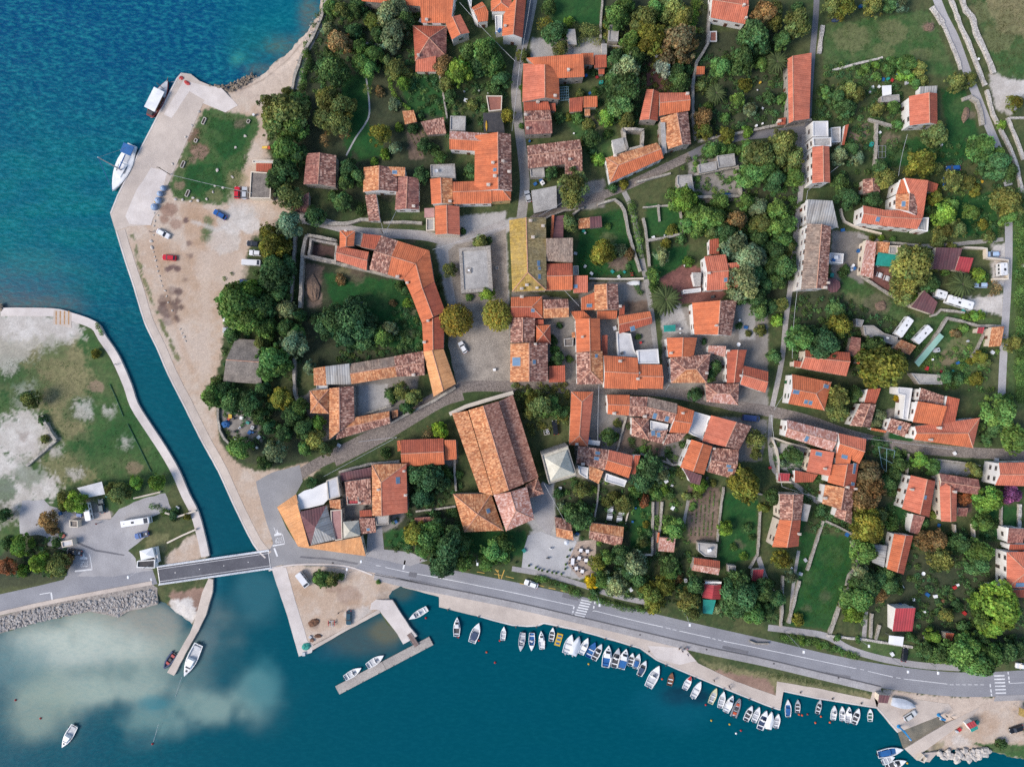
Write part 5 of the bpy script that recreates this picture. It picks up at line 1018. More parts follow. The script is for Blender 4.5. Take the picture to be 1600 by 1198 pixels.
CROWN = {
 't': [leaf_mesh('broad_crown', round_lobes(i, 14+2*(i % 3), .60+.05*(i % 2)), 4300, .068, i) for i in range(7)],
 'o': [leaf_mesh('loose_crown', round_lobes(20+i, 11, .68, .9, .35), 2500, .062, 30+i, 0, .18) for i in range(5)],
 'b': [leaf_mesh('bush_leaves', [(x, y, z*.55+.05, q*1.15, .85) for x, y, z, q, e in round_lobes(40+i, 8, .6, .55, .3)], 1300, .10, 50+i) for i in range(5)],
 'c': [leaf_mesh('cypress_needles', [(.1*sin(k*2.1), .1*cos(k*1.7), .3+k*.33, .95-.11*k, .55) for k in range(8)], 1800, .12, 70+i) for i in range(2)],
 'r': [leaf_mesh('clipped_crown', [(0, 0, 1.0, .80, .8)] + [(.5*cos(a), .5*sin(a), .95+.12*sin(3*a), .44, .8) for a in np.linspace(0, 2*pi, 9)[:-1]] + [(.2*cos(a), .2*sin(a), 1.35, .36, .7) for a in (0, 2, 4)], 4200, .055, 80+i, .3, .2) for i in range(3)],
 'w': [leaf_mesh('sparse_crown', round_lobes(90+i, 8, .74, .9, .3), 650, .06, 95+i, 0, .2) for i in range(3)],
}
def trunk_mesh(seed, h=1.0, r0=.07, limbs=5, name='trunk'):
    r = random.Random(seed); mb = MB(); bend = Vector((r.uniform(-.06, .06), r.uniform(-.06, .06), h*.62))
    mb.tube((0, 0, -.05), bend, r0, r0*.7, 7)
    for i in range(limbs):
        a = 2*pi*i/limbs + r.uniform(-.4, .4); e = Vector((.5*cos(a), .5*sin(a), h*r.uniform(.95, 1.3))); mid = bend + (e-bend)*.5 + Vector((0, 0, -.06))
        mb.tube(bend, mid, r0*.55, r0*.35, 5); mb.tube(mid, e, r0*.35, r0*.12, 5)
    return mesh(name, mb.v, mb.f, BARK)
TRUNK = [trunk_mesh(i) for i in range(4)]; STEM = [trunk_mesh(10+i, .5, .05, 4, 'stems') for i in range(2)]
PAL = {'d': (0.090,0.174,0.057), 'D': (0.067,0.142,0.054), 'g': (0.138,0.254,0.064), 'l': (0.189,0.325,0.054), 'L': (0.265,0.421,0.047), 'o': (0.194,0.227,0.066), 'y': (0.206,0.218,0.039), 'Y': (0.515,0.386,0.018), 'b': (0.210,0.279,0.147), 'B': (0.254,0.338,0.287), 'r': (0.270,0.182,0.076), 'M': (0.239,0.182,0.027), 'P': (0.247,0.097,0.268), 'R': (0.287,0.127,0.060)}
ADJ = {'d': 'dark green', 'D': 'deep green', 'g': 'mid green', 'l': 'bright green', 'L': 'lime green', 'o': 'olive green', 'y': 'yellow-green', 'Y': 'yellow', 'b': 'grey-green', 'B': 'blue-grey', 'r': 'brownish', 'M': 'mustard green', 'P': 'purple flowering', 'R': 'rusty brown'}
NT = [0]
def tree(px, py, rpx, col, kind=None, hk=None):
    """px, py photo pixels of the crown's middle, rpx its radius in photo pixels"""
    r = rpx*S*1.08; i = NT[0]; NT[0] += 1
    if kind is None: kind = 'b' if rpx < 10.5 else ('o' if col in 'orby' and i % 2 else 't')
    h = {'b': 1.25, 'o': 1.25, 't': 1.2, 'c': 2.0, 'r': 1.1, 'w': 1.15}[kind]*r*random.uniform(.9, 1.12) if hk is None else hk
    if kind == 't' and r > 5: h = 1.0*r + 1.2
    p = W(px, py, h*.95)
    nm, cat = {'b': ('shrub', 'shrub'), 'o': ('olive_tree' if col in 'bB' else 'loose_tree', 'tree'), 't': ('broadleaf_tree', 'tree'), 'c': ('cypress_tree', 'tree'), 'r': ('round_tree', 'tree'), 'w': ('bare_tree', 'tree')}[kind]
    root = empty(nm, (p.x, p.y, 0), random.uniform(0, 6.28))
    o = link('leaves' if kind == 'b' else 'crown', CROWN[kind][i % len(CROWN[kind])], root); o.scale = (r*random.uniform(.86, 1.1), r*random.uniform(.86, 1.14), h)
    k = random.uniform(.8, 1.22); w = random.uniform(-.10, .10); c = PAL[col]; o.color = (c[0]*k*(1+w), c[1]*k, c[2]*k*(1-w), 1)
    t = link('stems' if kind == 'b' else 'trunk', STEM[i % 2] if kind == 'b' else TRUNK[i % 4], root); t.scale = (r*.9, r*.9, h)
    sz = 'small ' if rpx < 8 else 'tall ' if kind == 'c' else 'large ' if rpx > 21 else ''
    q = {'b': 'shrub', 'o': 'loose tree', 't': 'tree', 'c': 'cypress', 'r': 'round-crowned tree', 'w': 'half-bare tree'}[kind]
    auto(root, f'{sz}{ADJ[col]} {q}', px, py, cat)
    return root
TREES = """1|470,50,55,g 530,60,60,o 620,60,50,d 450,190,55,b 520,265,72,r 600,200,45,d 735,140,55,y 830,90,80,b 900,60,65,b 930,120,60,d 640,20,50,d 700,90,40,d 870,200,80,b 830,280,55,b 760,210,50,d 650,290,50,g 480,440,95,d 660,400,60,g 710,430,60,g 740,350,60,g 820,385,45,o 865,425,60,o 930,440,40,o 920,520,45,l 450,630,85,o 525,670,85,o 440,730,70,o 505,760,75,o 180,700,125,o 90,650,70,o 270,650,70,g 230,790,85,g 110,800,70,o 195,930,90,g 260,970,65,d 170,1060,85,d 120,1120,60,d 770,835,62,y 870,920,42,b 800,955,35,l 735,1000,25,l 1170,400,60,r 1270,445,78,l 1190,520,48,o 1330,330,70,d 1430,330,90,g 1480,410,66,g 1390,400,60,d 1530,500,60,d 1505,560,40,d 1215,600,42,d 1345,640,35,o 1420,660,30,d 1572,715,48,y 975,790,38,d 890,785,30,l 1020,722,25,d 1050,905,42,d 1100,920,35,d 1150,985,45,g 1345,1060,48,d 590,1050,60,d 640,1100,58,d 560,1140,55,d 1030,1090,55,d 770,560,32,r 560,830,40,r,w 430,870,40,r,w 185,560,32,o 700,560,30,o,w 860,640,40,b 1480,545,40,d
2|230,40,50,d 360,130,33,l 205,150,45,y,w 275,205,68,d 320,190,35,g 300,300,55,o 590,155,25,y 650,100,78,g 700,35,60,g 830,115,78,o 860,235,95,y 1000,60,80,o 1065,110,75,o 1045,260,110,r 980,240,65,o 740,260,65,g 890,60,60,g 820,290,60,o 950,15,55,o 765,355,60,d 650,370,60,d 710,425,95,b 700,550,100,d 685,645,85,d 720,735,52,o 640,490,60,d 945,425,65,B 1040,380,42,y 1050,510,70,d 1030,455,55,d 585,735,50,l 500,850,48,d 600,830,30,g 480,770,40,o 540,985,40,l 500,940,28,d 448,880,35,o 385,1150,88,o 300,720,40,d 412,720,40,g 350,720,25,y 245,1080,42,d 1195,735,60,r 1200,815,58,y 1310,420,68,g 1440,370,80,d 1460,520,40,y 1490,680,42,b 1410,625,50,g 1340,720,32,g 1185,530,40,o 1235,655,32,g 1330,842,50,y 1475,810,40,l 1510,225,95,d 1560,310,55,d 1575,80,75,r 1560,400,45,g 700,1145,30,y 632,1165,32,d 70,330,40,o 510,440,25,d 520,560,26,g 430,580,35,o 1540,980,95,o 1495,1085,85,g 1570,1060,75,g 1460,920,50,g 1250,935,45,g 1320,930,40,g 1370,930,35,g 1050,330,50,r 940,330,50,y 790,180,50,o 1100,420,40,d 740,800,25,y 60,545,18,g 60,780,20,g
3|30,60,60,o 40,140,55,o 180,130,85,o 90,255,60,d 200,35,40,d 480,30,78,y 400,40,58,o 660,40,60,o 760,30,50,d 830,15,55,b 850,455,36,l 895,465,36,l 935,510,34,g 500,560,68,o 560,585,48,o 430,610,58,d 480,665,58,d 370,560,40,g 690,680,42,o 780,668,42,g 1175,515,58,o 1250,495,48,o 1040,830,68,o 440,965,55,b 520,930,45,d 560,985,48,b 960,1020,82,y 1050,1050,45,o 1330,920,78,g 1425,1020,85,d 1500,1065,60,d 735,1110,60,o 700,1040,45,d 450,1140,58,d 90,900,95,o 60,1000,78,o 150,990,68,o 170,1100,58,g 40,1120,68,d 1540,640,55,y 1150,1130,58,o 1240,1130,45,o 1310,1175,40,y 1180,1090,36,g 770,420,40,g 690,470,30,g 620,420,30,g 680,400,26,l 590,440,26,g 870,400,55,g 940,420,45,o 980,490,40,o 820,770,36,g 110,600,40,g 20,600,40,d 790,380,40,g 1470,770,30,l 1430,960,50,g
4|1490,690,115,g 1440,640,60,g 1560,620,75,l 1560,790,90,g 1450,885,50,d 585,1010,34,y 1340,1180,40,o 1590,700,80,d
5|205,195,85,b 70,250,58,y 105,345,88,y 165,320,55,y 130,500,108,d 60,570,60,d 50,720,78,d 150,640,60,d 110,430,65,d 60,845,68,g 185,730,60,b 270,770,32,d,c 230,945,78,b 190,850,58,d 100,1040,98,g 165,1090,66,g 60,1125,60,g 330,1090,45,b 35,940,50,o 250,870,50,g 370,140,60,d 200,30,88,o 540,60,58,d 650,100,38,d 590,795,120,D 480,790,88,D 650,880,88,D 430,850,68,D 565,910,78,D 700,810,60,D 600,700,60,D 790,900,62,g 835,850,48,b 1250,800,98,M,r 1505,770,95,M,r 1205,490,45,o 1400,310,48,o 1445,300,25,d 1440,635,46,l 1330,655,26,g 1290,240,22,d 930,610,35,d 895,585,32,d 850,690,25,r 940,690,28,l 520,540,35,r 480,20,40,d 760,860,40,d 370,780,40,D
6|268,985,30,g 290,1010,24,d 300,830,22,d 250,900,18,d 360,1040,24,g 700,930,16,g 745,960,14,d 1200,930,20,d 1420,830,22,d 1480,880,20,o 360,190,52,o 570,370,70,y 640,365,40,o 680,350,40,b 742,380,38,r 600,210,20,g 1080,45,72,l 1010,80,32,g 930,400,52,b 1110,430,40,l 970,310,32,y 1060,290,35,d 880,520,48,g 890,600,38,g 1390,330,88,b 1480,400,98,b 1440,560,108,b 1530,300,58,d 1500,500,78,d 1430,640,60,d 1530,660,68,d 1545,745,58,d 1400,180,68,r 1240,250,45,o 1450,60,58,g 1540,100,58,b 1200,160,80,g 1130,120,60,g 1160,220,60,g 1270,160,60,g 1090,200,50,g 1560,210,58,o 370,30,68,o 260,925,30,d 285,1040,42,d 255,1070,30,d 1275,1090,42,d 1250,1140,36,d 790,905,22,g 1560,860,38,o 620,400,30,y 530,410,40,y 1300,60,50,g 1000,230,36,y 1580,580,60,d 1340,250,60,d 1110,50,40,l
7|60,110,68,g 110,200,65,g 40,220,60,g 90,300,58,g 90,470,78,d 40,380,68,d 125,350,48,o 50,560,58,d 20,460,58,d 70,795,40,l 80,700,48,o 40,1030,48,d 20,720,45,d 495,40,68,d 560,40,40,d 655,50,56,d 1100,140,68,l 1100,250,62,o 1180,230,60,o 1270,135,48,g 1145,80,48,g 1360,200,32,y 1400,275,40,o 1045,30,46,y 1000,100,28,d 1500,60,85,o 1450,40,58,o 1500,155,58,g 1545,120,48,o 910,460,118,o,o 960,390,70,o,o 860,580,85,o,o 850,650,55,o 1000,560,58,d 1055,575,38,d 1310,520,46,l 1360,525,40,g 920,655,38,l 200,910,82,g 350,940,98,D 290,900,50,D 450,840,78,y 425,735,58,d 660,970,68,d 710,1090,125,y 800,1060,80,y 650,1140,70,y 480,500,35,d 1325,1030,46,y 1375,1060,36,o 1200,1160,38,d 1525,935,58,o 1320,1165,40,y 1100,1150,46,d 1240,850,30,g 1190,880,32,r 1270,1060,24,y 940,960,30,d 500,480,30,d 1160,340,30,o 1080,320,40,o 720,285,22,l 660,285,22,y 790,290,22,g 1000,370,28,l 1300,770,30,l 1340,770,28,l 1240,775,24,l 1120,490,28,g 1420,600,45,r,w 1060,460,34,o 1590,940,40,o
8|195,95,58,o 140,80,34,d 845,610,44,l 975,607,46,l 740,680,68,o 690,660,46,o 470,740,66,l 395,700,46,o 375,765,38,y 290,850,55,r 300,905,40,r 130,1010,66,l 20,1000,38,d 250,1115,62,l 355,1130,65,o 122,1170,36,l 40,1140,50,R 30,820,45,d 1075,820,36,d 1160,825,25,y 1330,75,68,g 1450,110,72,d 1550,120,68,d 1500,400,75,g 1390,30,58,d 400,1110,40,r 340,990,30,d 265,345,24,o 250,225,30,d
9|40,30,48,d 145,85,66,y 85,140,40,d 80,265,48,d 110,420,68,b 50,490,48,d 230,200,66,d 270,150,60,g 300,270,68,d 390,250,48,l 380,350,66,o 310,400,48,g 430,410,48,o 840,60,45,d 900,40,62,o 970,85,58,o 850,100,28,g 940,145,45,d 1145,290,52,L 1070,310,45,r,w 800,435,36,d 350,620,42,d 1010,560,68,D 1090,600,88,D 1040,700,68,D 1160,620,50,D 1195,565,34,g 1260,570,30,g 1065,745,38,D 1000,930,72,y 1080,965,88,g 1200,1020,115,D 1180,1115,95,D 1285,1100,78,g 1130,880,58,d 1050,1030,58,g 1480,1040,82,g 1540,1000,66,g 1440,1115,55,g 20,200,60,d 170,300,50,d 1110,830,40,d 1230,810,30,d 1300,1000,50,d 1540,1090,40,g
10|185,125,88,o 130,85,56,y 240,140,62,g 110,180,42,o 1145,65,42,d 660,250,28,o 600,335,46,d 645,330,30,g 820,415,30,g 860,520,78,D 810,600,78,D 925,560,55,b 770,680,38,g 905,690,40,g 830,730,38,R 960,670,32,l 420,830,78,d 365,790,55,d 440,660,50,o 400,640,30,d 1170,640,44,l 1165,690,38,o 1450,625,102,y 1330,900,48,l 1520,345,58,o 1530,430,40,o 1010,910,68,g 970,870,46,g 990,690,30,d 1132,770,24,g 840,880,22,y 815,985,42,o 700,750,55,o 530,1110,60,y 680,1080,60,D 760,1130,78,b 590,1080,50,g 985,1120,58,d 1040,1170,40,d 1580,775,36,y 1450,1080,26,l 1070,560,40,o 985,440,26,d 1070,380,26,d 330,180,40,d 640,700,40,o 600,740,40,o 1480,900,30,d 860,930,30,d 1100,700,30,o 980,560,28,g 460,780,34,d 290,690,36,d 310,760,30,b 700,890,30,d 1500,960,22,d 1390,1020,26,g 1260,620,24,o
11|430,80,78,o 440,170,66,o 540,60,46,d 1450,170,98,g 1555,350,78,g 1400,270,60,d 1375,350,40,d 720,190,36,b 690,240,34,b 160,440,58,d 95,500,28,b 78,452,20,l 630,560,82,r 645,650,98,r 600,710,78,r 570,775,58,y 640,880,98,y 590,930,66,y 600,1050,78,g 690,820,58,o 790,560,46,d 830,500,46,d 745,620,56,d 780,660,40,d 940,470,55,l 1020,520,48,g 1285,540,52,o 1380,720,78,l 1520,685,55,P 1250,720,40,R 1340,860,58,g 340,800,40,d 25,710,48,d 90,1095,66,y 1050,970,65,r 970,975,58,r 1080,1090,78,o 1320,1040,78,g 1310,1120,72,d 1200,1000,58,d 985,870,38,d 1045,822,32,y 795,880,40,g 740,1180,48,d 575,1180,58,b 1500,730,28,o 1510,85,30,g 640,50,25,d 820,90,26,Y 700,370,38,d 820,440,32,d 930,1000,40,d 1420,880,30,d 1250,620,30,d 970,880,30,d 1170,950,30,d
14|500,40,48,Y 640,60,78,b 560,30,58,g 880,120,76,y 945,70,58,y 890,190,58,y 1100,150,72,o 1130,235,58,o 1140,70,58,d 1285,220,34,b 1440,120,105,d 1400,200,80,d 1510,240,76,g 1565,100,78,d 1420,35,66,d 510,105,36,d 980,-10,50,g 780,20,60,d 820,110,40,d 720,-20,60,d 1330,130,40,d 1590,210,50,d 1040,20,40,r 1055,90,34,d
15|50,150,55,d 20,60,40,d 560,140,96,g 610,60,88,d 540,240,58,l 700,125,48,r 760,60,58,d 680,20,60,d 1440,200,120,l 1400,320,78,l 1330,280,56,g 1300,165,50,l 1190,480,96,g 1300,540,105,g 1250,440,78,g 1380,480,78,g 1030,380,50,l 980,470,58,d 1060,490,66,d 1480,480,68,D 1565,460,60,D 1120,250,46,o 205,290,40,y 150,10,46,b 10,85,38,o 905,395,26,d,c 1472,1070,38,d 220,425,24,l 330,450,20,l 420,465,20,g 440,400,24,g 570,410,20,g 480,190,30,o 830,100,30,d 1240,330,40,d 1540,150,40,d 1330,400,50,d 1200,200,40,d 620,150,50,d
13|410,25,48,g 470,30,44,o 430,60,28,g 520,10,26,g 380,20,34,d 760,48,14,g""".split('\n')
for s in TREES:
    t, q = s.split('|')
    for a in q.split():
        f = a.split(','); x, y = T(int(t), float(f[0]), float(f[1])); tree(x, y, float(f[2])/ZF, f[3], f[4] if len(f) > 4 else None)
# ---- palms
FROND = None
def palm(t, x, y, rz, label):
    global FROND
    px, py = T(t, x, y); r = rz/ZF*S*1.1; h = 4.5; p = W(px, py, h); root = empty('date_palm', (p.x, p.y, 0), random.uniform(0, 6), label, 'palm tree')
    if FROND is None:
        mb = MB()
        for i in range(64):
            a = i*2.399; el = .95-1.15*(i/64); L = 1.0*(.75+.25*random.random()); pr = None
            for k in range(8):
                u0, u1 = k/8, (k+1)/8
                def P_(u): return Vector((cos(a)*L*u*cos(el*(1-u)), sin(a)*L*u*cos(el*(1-u)), L*(u*sin(el) - .62*u*u)*.8))
                s_ = Vector((-sin(a), cos(a), 0)); w0, w1 = .085*math.sin(pi*min(1, u0*.9+.1)), .085*math.sin(pi*min(1, u1*.9+.1))
                A, B = P_(u0), P_(u1); dr = Vector((0, 0, -.03)); dirv = (B-A)*.9
                for sg in (-1, 1): mb.add([A, A+s_*sg*w0+dr+dirv, B+s_*sg*w1*.75+dr+dirv*.6, B], [(0, 1, 2, 3)])
        FROND = mesh('fronds', mb.v, mb.f, leafm)
        at_ = FROND.attributes.new('tint', 'FLOAT_COLOR', 'FACE'); r_ = np.random.default_rng(4); k = len(FROND.polygons); w = np.repeat(.6+.8*r_.random(k//16), 16)[:, None]*(.85+.3*r_.random((k, 1)))
        at_.data.foreach_set('color', np.concatenate([np.repeat(w, 3, 1), np.ones((k, 1))], 1).astype(np.float32).ravel())
    o = link('fronds', FROND, root, (0, 0, h)); o.scale = (r, r, r); o.color = (.085, .115, .04, 1)
    mb = MB(); mb.tube((0, 0, -.1), (.1, .05, h*.5), .36, .3, 9); mb.tube((.1, .05, h*.5), (0, 0, h+.15), .3, .34, 9); mb.build('trunk', BARK, root)
palm(6, 960, 670, 92, 'big shaggy date palm beside the narrow lane below the red terrace')
palm(2, 1275, 580, 62, 'green palm in the dark walled garden right of the half-mottled house')
palm(3, 58, 385, 70, 'pale palm beside the upper end of the long red barn')
palm(7, 1215, 575, 82, 'bushy palm above the big white motorhome')
# ---- clipped hedges and climbing plants: leafy runs along a line
def hedge(L, w, h, col, label, name='hedge', cat='hedge', n=None):
    L = smooth_line(L, 4); tot = sum(hypot(L[i+1][0]-L[i][0], L[i+1][1]-L[i][1]) for i in range(len(L)-1)); q = W(*L[len(L)//2]); base = Vector((q.x, q.y, 0))
    lobes = []; k = max(4, int(tot*S/(w*.5)))
    for i in range(k):
        u = i/(k-1)*(len(L)-1); j = min(len(L)-2, int(u)); x = lerp(L[j][0], L[j+1][0], u-j); y = lerp(L[j][1], L[j+1][1], u-j); p = W(x, y)-base
        lobes.append((p.x+random.uniform(-.2, .2)*w, p.y+random.uniform(-.2, .2)*w, h*.55+random.uniform(-.1, .1)*h, w*random.uniform(.5, .68), min(1.3, h*.5/(w*.5))))
    me = leaf_mesh('hedge', lobes, n or int(tot*S*w*55), .17, int(L[0][0])); o = link(name, me, None, base); k_ = random.uniform(.9, 1.1); o.color = (*[c*k_ for c in PAL[col]], 1); tag(o, label, cat)
hedge(pts("481,84 478,112 471,143"), 2.4, 2.0, 'g', 'long dark hedge along the beach wall path')
hedge(pts("609,127 616,148 628,163 640,172"), 1.3, 1.3, 'l', 'curved narrow hedge leading to the tiny patched shed')
hedge(pts("1087,-10 1085,20 1081,48"), 2.6, 1.6, 'l', 'bright clipped hedge strip at the top beside the blue-door house')
hedge(pts("985,318 992,350 1001,400"), 2.0, 1.3, 'g', 'hedge along the narrow lane beside the shed lawn')
hedge(pts("842,902 870,910 906,929"), 2.2, .9, 'g', 'low planted bed with shrubs between the road and the café pavement')
hedge(pts("925,932 960,945 1003,952"), 2.0, .9, 'g', 'low hedge bed along the pavement right of the first crosswalk')
hedge(pts("1220,995 1260,1000 1300,1012 1335,1024"), 2.2, .8, 'g', 'low shrub bed in the strip between footpath and main road')
hedge(pts("1592,300 1594,380 1593,460 1592,560 1594,620"), 3.4, 1.2, 'g', 'long green hedge beyond the track along the right edge')
hedge(pts("900,44 915,50 930,52"), 3.4, 2.4, 'o', 'vine-covered pergola roof beside the pale planter pavilion', 'vine_pergola', 'pergola')
hedge(pts("899,70 913,66 931,70"), 2.4, 2.3, 'o', 'lower half of the vine cover beside the pale planter pavilion', 'vine_pergola', 'pergola')
hedge(pts("1100,236 1120,228 1148,234"), 2.6, 1.4, 'g', 'thick ivy hedge along the dark lane wall above the two concrete sheds')
hedge(pts("980,415 990,440 1002,460"), 1.6, .8, 'd', 'dark low bed beside the shed lawn lower corner')
hedge(pts("238,790 255,796 262,800"), 2.0, .8, 'g', 'weedy bank between the parking yard and the canal ramp')
hedge(pts("152,508 160,520"), 1.4, .6, 'g', 'strip of low weeds below the canal bend path')
# ---- undergrowth: masses nobody could count
def under(name, P, n, cols, size=.2, h=.8):
    xs = [p[0] for p in P]; ys = [p[1] for p in P]; q = W(sum(xs)/len(xs), sum(ys)/len(ys)); base = Vector((q.x, q.y, 0)); lobes = []
    while len(lobes) < n:
        x, y = random.uniform(min(xs), max(xs)), random.uniform(min(ys), max(ys))
        if not pip(x, y, P) or any(pip(x, y, s.px) for s in SECS): continue
        p = W(x, y)-base; r = random.uniform(.45, 1.25); lobes.append((p.x, p.y, h*.25*r, r, .65))
    me = leaf_mesh(name, lobes, n*46, size, n, .3, .22); o = link(name, me, None, base); o.color = (*PAL[cols], 1); tag(o, 'low mixed undergrowth in the gardens', 'undergrowth', None, 'stuff'); o['label'] = f'low tangled {ADJ[cols]} undergrowth of the plots, {name.replace("_", " ")}'
for i, (c_, n, q) in enumerate([('d', 240, "505,0 700,0 705,40 690,100 680,130 610,120 560,80 500,140 470,170 480,60"), ('d', 150, "640,110 790,90 792,200 700,215 640,180"), ('o', 230, "945,20 1105,0 1080,130 1030,150 960,130 940,80"), ('d', 150, "935,90 1010,95 1000,200 930,190"), ('d', 170, "1085,90 1230,40 1235,190 1090,210"),
   ('g', 330, "1065,240 1255,215 1245,440 1165,450 1100,390 1060,320"), ('d', 190, "1285,100 1400,90 1420,190 1340,230 1300,220 1270,190"), ('d', 190, "1300,215 1540,225 1580,320 1560,375 1450,370 1440,300 1320,290"), ('d', 190, "350,430 470,340 470,640 440,720 350,690"), ('d', 120, "480,590 690,430 680,540 610,560 500,570"),
   ('d', 170, "1235,465 1310,460 1440,520 1400,600 1330,590 1240,560"), ('d', 150, "1335,690 1425,690 1430,900 1330,990 1325,860"), ('d', 230, "1425,830 1600,800 1600,1035 1470,1030 1420,960"), ('d', 170, "925,880 1060,860 1190,900 1225,975 1080,955 930,925"), ('d', 110, "640,740 720,720 730,830 660,880 600,850"), ('g', 110, "880,745 1060,700 1080,880 1000,890 870,830"),
   ('o', 110, "800,600 890,600 890,660 830,680"), ('d', 90, "1200,690 1300,720 1330,830 1260,830"), ('d', 60, "980,650 1050,640 1060,780 990,760"), ('g', 60, "1430,565 1560,520 1550,620 1440,600"), ('d', 60, "0,900 60,830 108,835 100,900"), ('g', 40, "1040,300 1090,270 1090,320 1050,330")]):
    under(['wild_garden_undergrowth', 'orchard_undergrowth', 'plot_undergrowth'][i % 3], pts(q), int(n*1.35), c_)
# short turf over the lawns
def turf(P, n, col, seed):
    r = np.random.default_rng(seed); xs = [p[0] for p in P]; ys = [p[1] for p in P]; c = []
    while len(c) < n:
        x, y = r.uniform(min(xs), max(xs)), r.uniform(min(ys), max(ys))
        if pip(x, y, P) and not any(pip(x, y, s.px) for s in SECS): c.append(W(x, y))
    q = W(sum(xs)/len(xs), sum(ys)/len(ys)); base = Vector((q.x, q.y, 0))
    me = leaf_mesh('grass', [(p.x-base.x, p.y-base.y, .0, r.uniform(.4, 1.3), .06) for p in c], n*16, .085, seed, 1.4, .25); o = link('grass', me, None, base); o.color = (*[v*k for v, k in zip(PAL[col], (.22, .34, .2))], 1); tag(o, 'patches of rough grass tufts', 'grass', None, 'stuff')
for i, (n, c_, q) in enumerate([(420, 'g', "320,175 400,185 400,205 372,300 280,310 270,290"), (350, 'g', "1285,30 1455,15 1500,120 1400,105 1290,120"), (380, 'r', "1520,0 1610,0 1610,125 1560,110"), (500, 'g', "0,560 100,560 190,610 262,740 180,790 100,770 90,690 60,630 0,640"), (300, 'l', "1255,840 1335,845 1325,900 1295,980 1240,970"), (200, 'd', "510,430 640,445 690,570 500,570 480,470"), (260, 'g', "1310,430 1450,495 1540,505 1420,560 1320,500"), (180, 'l', "905,345 975,325 1000,425 905,430"), (120, 'd', "1385,215 1510,205 1530,240 1385,260"), (110, 'o', "1230,1055 1360,1085 1230,1060 1090,1040 1150,1050")]): turf(pts(q), n, c_, 200+i)

def crops(P0, P1, P2, rows, col, label):
    """rows of young plants: from P0 to P1, stepping towards P2"""
    lob = []; base = W(*P0)
    for i in range(rows):
        t = i/max(1, rows-1); a = (P0[0]+(P2[0]-P0[0])*t, P0[1]+(P2[1]-P0[1])*t); b_ = (a[0]+P1[0]-P0[0], a[1]+P1[1]-P0[1]); n = int(hypot(b_[0]-a[0], b_[1]-a[1])*S/.55)
        for k in range(n):
            if random.random() < .2: continue
            p = W(lerp(a[0], b_[0], k/n), lerp(a[1], b_[1], k/n))-base; lob.append((p.x, p.y, .1, random.uniform(.16, .32), .8))
    o = link('crop_plants', leaf_mesh('crops', lob, len(lob)*16, .11, rows+7), None, base); o.color = (*PAL[col], 1); tag(o, label, 'vegetables', None, 'stuff')
crops((1084, 768), (1079, 838), (1116, 768), 6, 'g', 'sparse rows of plants in the brown vegetable plot'); crops((1495, 535), (1540, 560), (1478, 575), 6, 'g', 'rows of vegetables beside the green polytunnel'); crops((640, 208), (658, 245), (660, 205), 4, 'o', 'short rows in the brown bed beside the mottled outhouse'); crops((1330, 205), (1352, 215), (1325, 222), 4, 'g', 'rows of plants beside the long stone wall'); crops((915, 395), (945, 415), (908, 412), 4, 'd', 'rows of plants on the shed lawn')
# ------------------------------------------------------------------ garden walls, ruins
WALLDESC = {'s': ('stone_wall', 'dry stone garden wall'), 'r': ('rubble_wall', 'broad rubble stone wall'), 'c': ('plaster_wall', 'pale plastered wall'), 'f': ('wire_fence', 'thin green wire fence')}
PLAST = WM['c']; RUB = plain('pale_rubble', (.60,.56,.51), .95, (.36,.33,.30), 1.8, bump=.9, fine=.7); FENCE = plain('green_wire_fence', (.12,.26,.15), .6)
def wall(kind, w, h, L, closed=False, desc=None):
    L = jitter(L + ([L[0]] if closed else []), 7, .35 if kind in 'sr' else 0) if True else L
    L = L[:-1] if False else L
    # jitter() closes the loop: drop the way back
    pts3 = [W(x, y) for x, y in L]; n = len(pts3); c = pts3[n//2]; base = Vector((c.x, c.y, 0)); V = []; F = []
    for i, p in enumerate(pts3):
        a, b = pts3[max(0, i-1)], pts3[min(n-1, i+1)]; d = (b-a); d = d.normalized() if d.length > 1e-6 else Vector((1, 0, 0)); nr = Vector((-d.y, d.x, 0)); k = random.uniform(.82, 1.18) if kind in 'sr' else 1; z = h*(random.uniform(.8, 1.1) if kind in 'sr' else 1)
        for s, zz in ((w/2*k*1.12, -.2), (w/2*k, z*.96), (-w/2*k, z), (-w/2*k*1.12, -.2)):
            q = p-base+nr*s; V.append((q.x, q.y, zz))
    for i in range(n-1):
        for j in range(4): F.append((i*4+j, i*4+(j+1) % 4, i*4+4+(j+1) % 4, i*4+4+j))
    F += [(3, 2, 1, 0), (n*4-4, n*4-3, n*4-2, n*4-1)]
    nm, ds = WALLDESC[kind]; o = world_mesh(nm, [Vector(v)+base for v in V], F, {'s': STONE, 'r': RUB, 'c': PLAST, 'f': FENCE}[kind], None, base)
    q = L[n//2]; auto(o, desc or ds, q[0], q[1], 'fence' if kind == 'f' else 'wall')
def open_jit(L, step, amp):
    o = []
    for i in range(len(L)-1):
        (ax, ay), (bx, by) = L[i], L[i+1]; n = max(1, int(hypot(bx-ax, by-ay)/step))
        for k in range(n):
            a = amp if k else 0; o.append((ax+(bx-ax)*k/n+random.uniform(-a, a), ay+(by-ay)*k/n+random.uniform(-a, a)))
    return o + [L[-1]]
jitter_closed = jitter
def jitter(L, step, amp): return open_jit(L, step, amp)
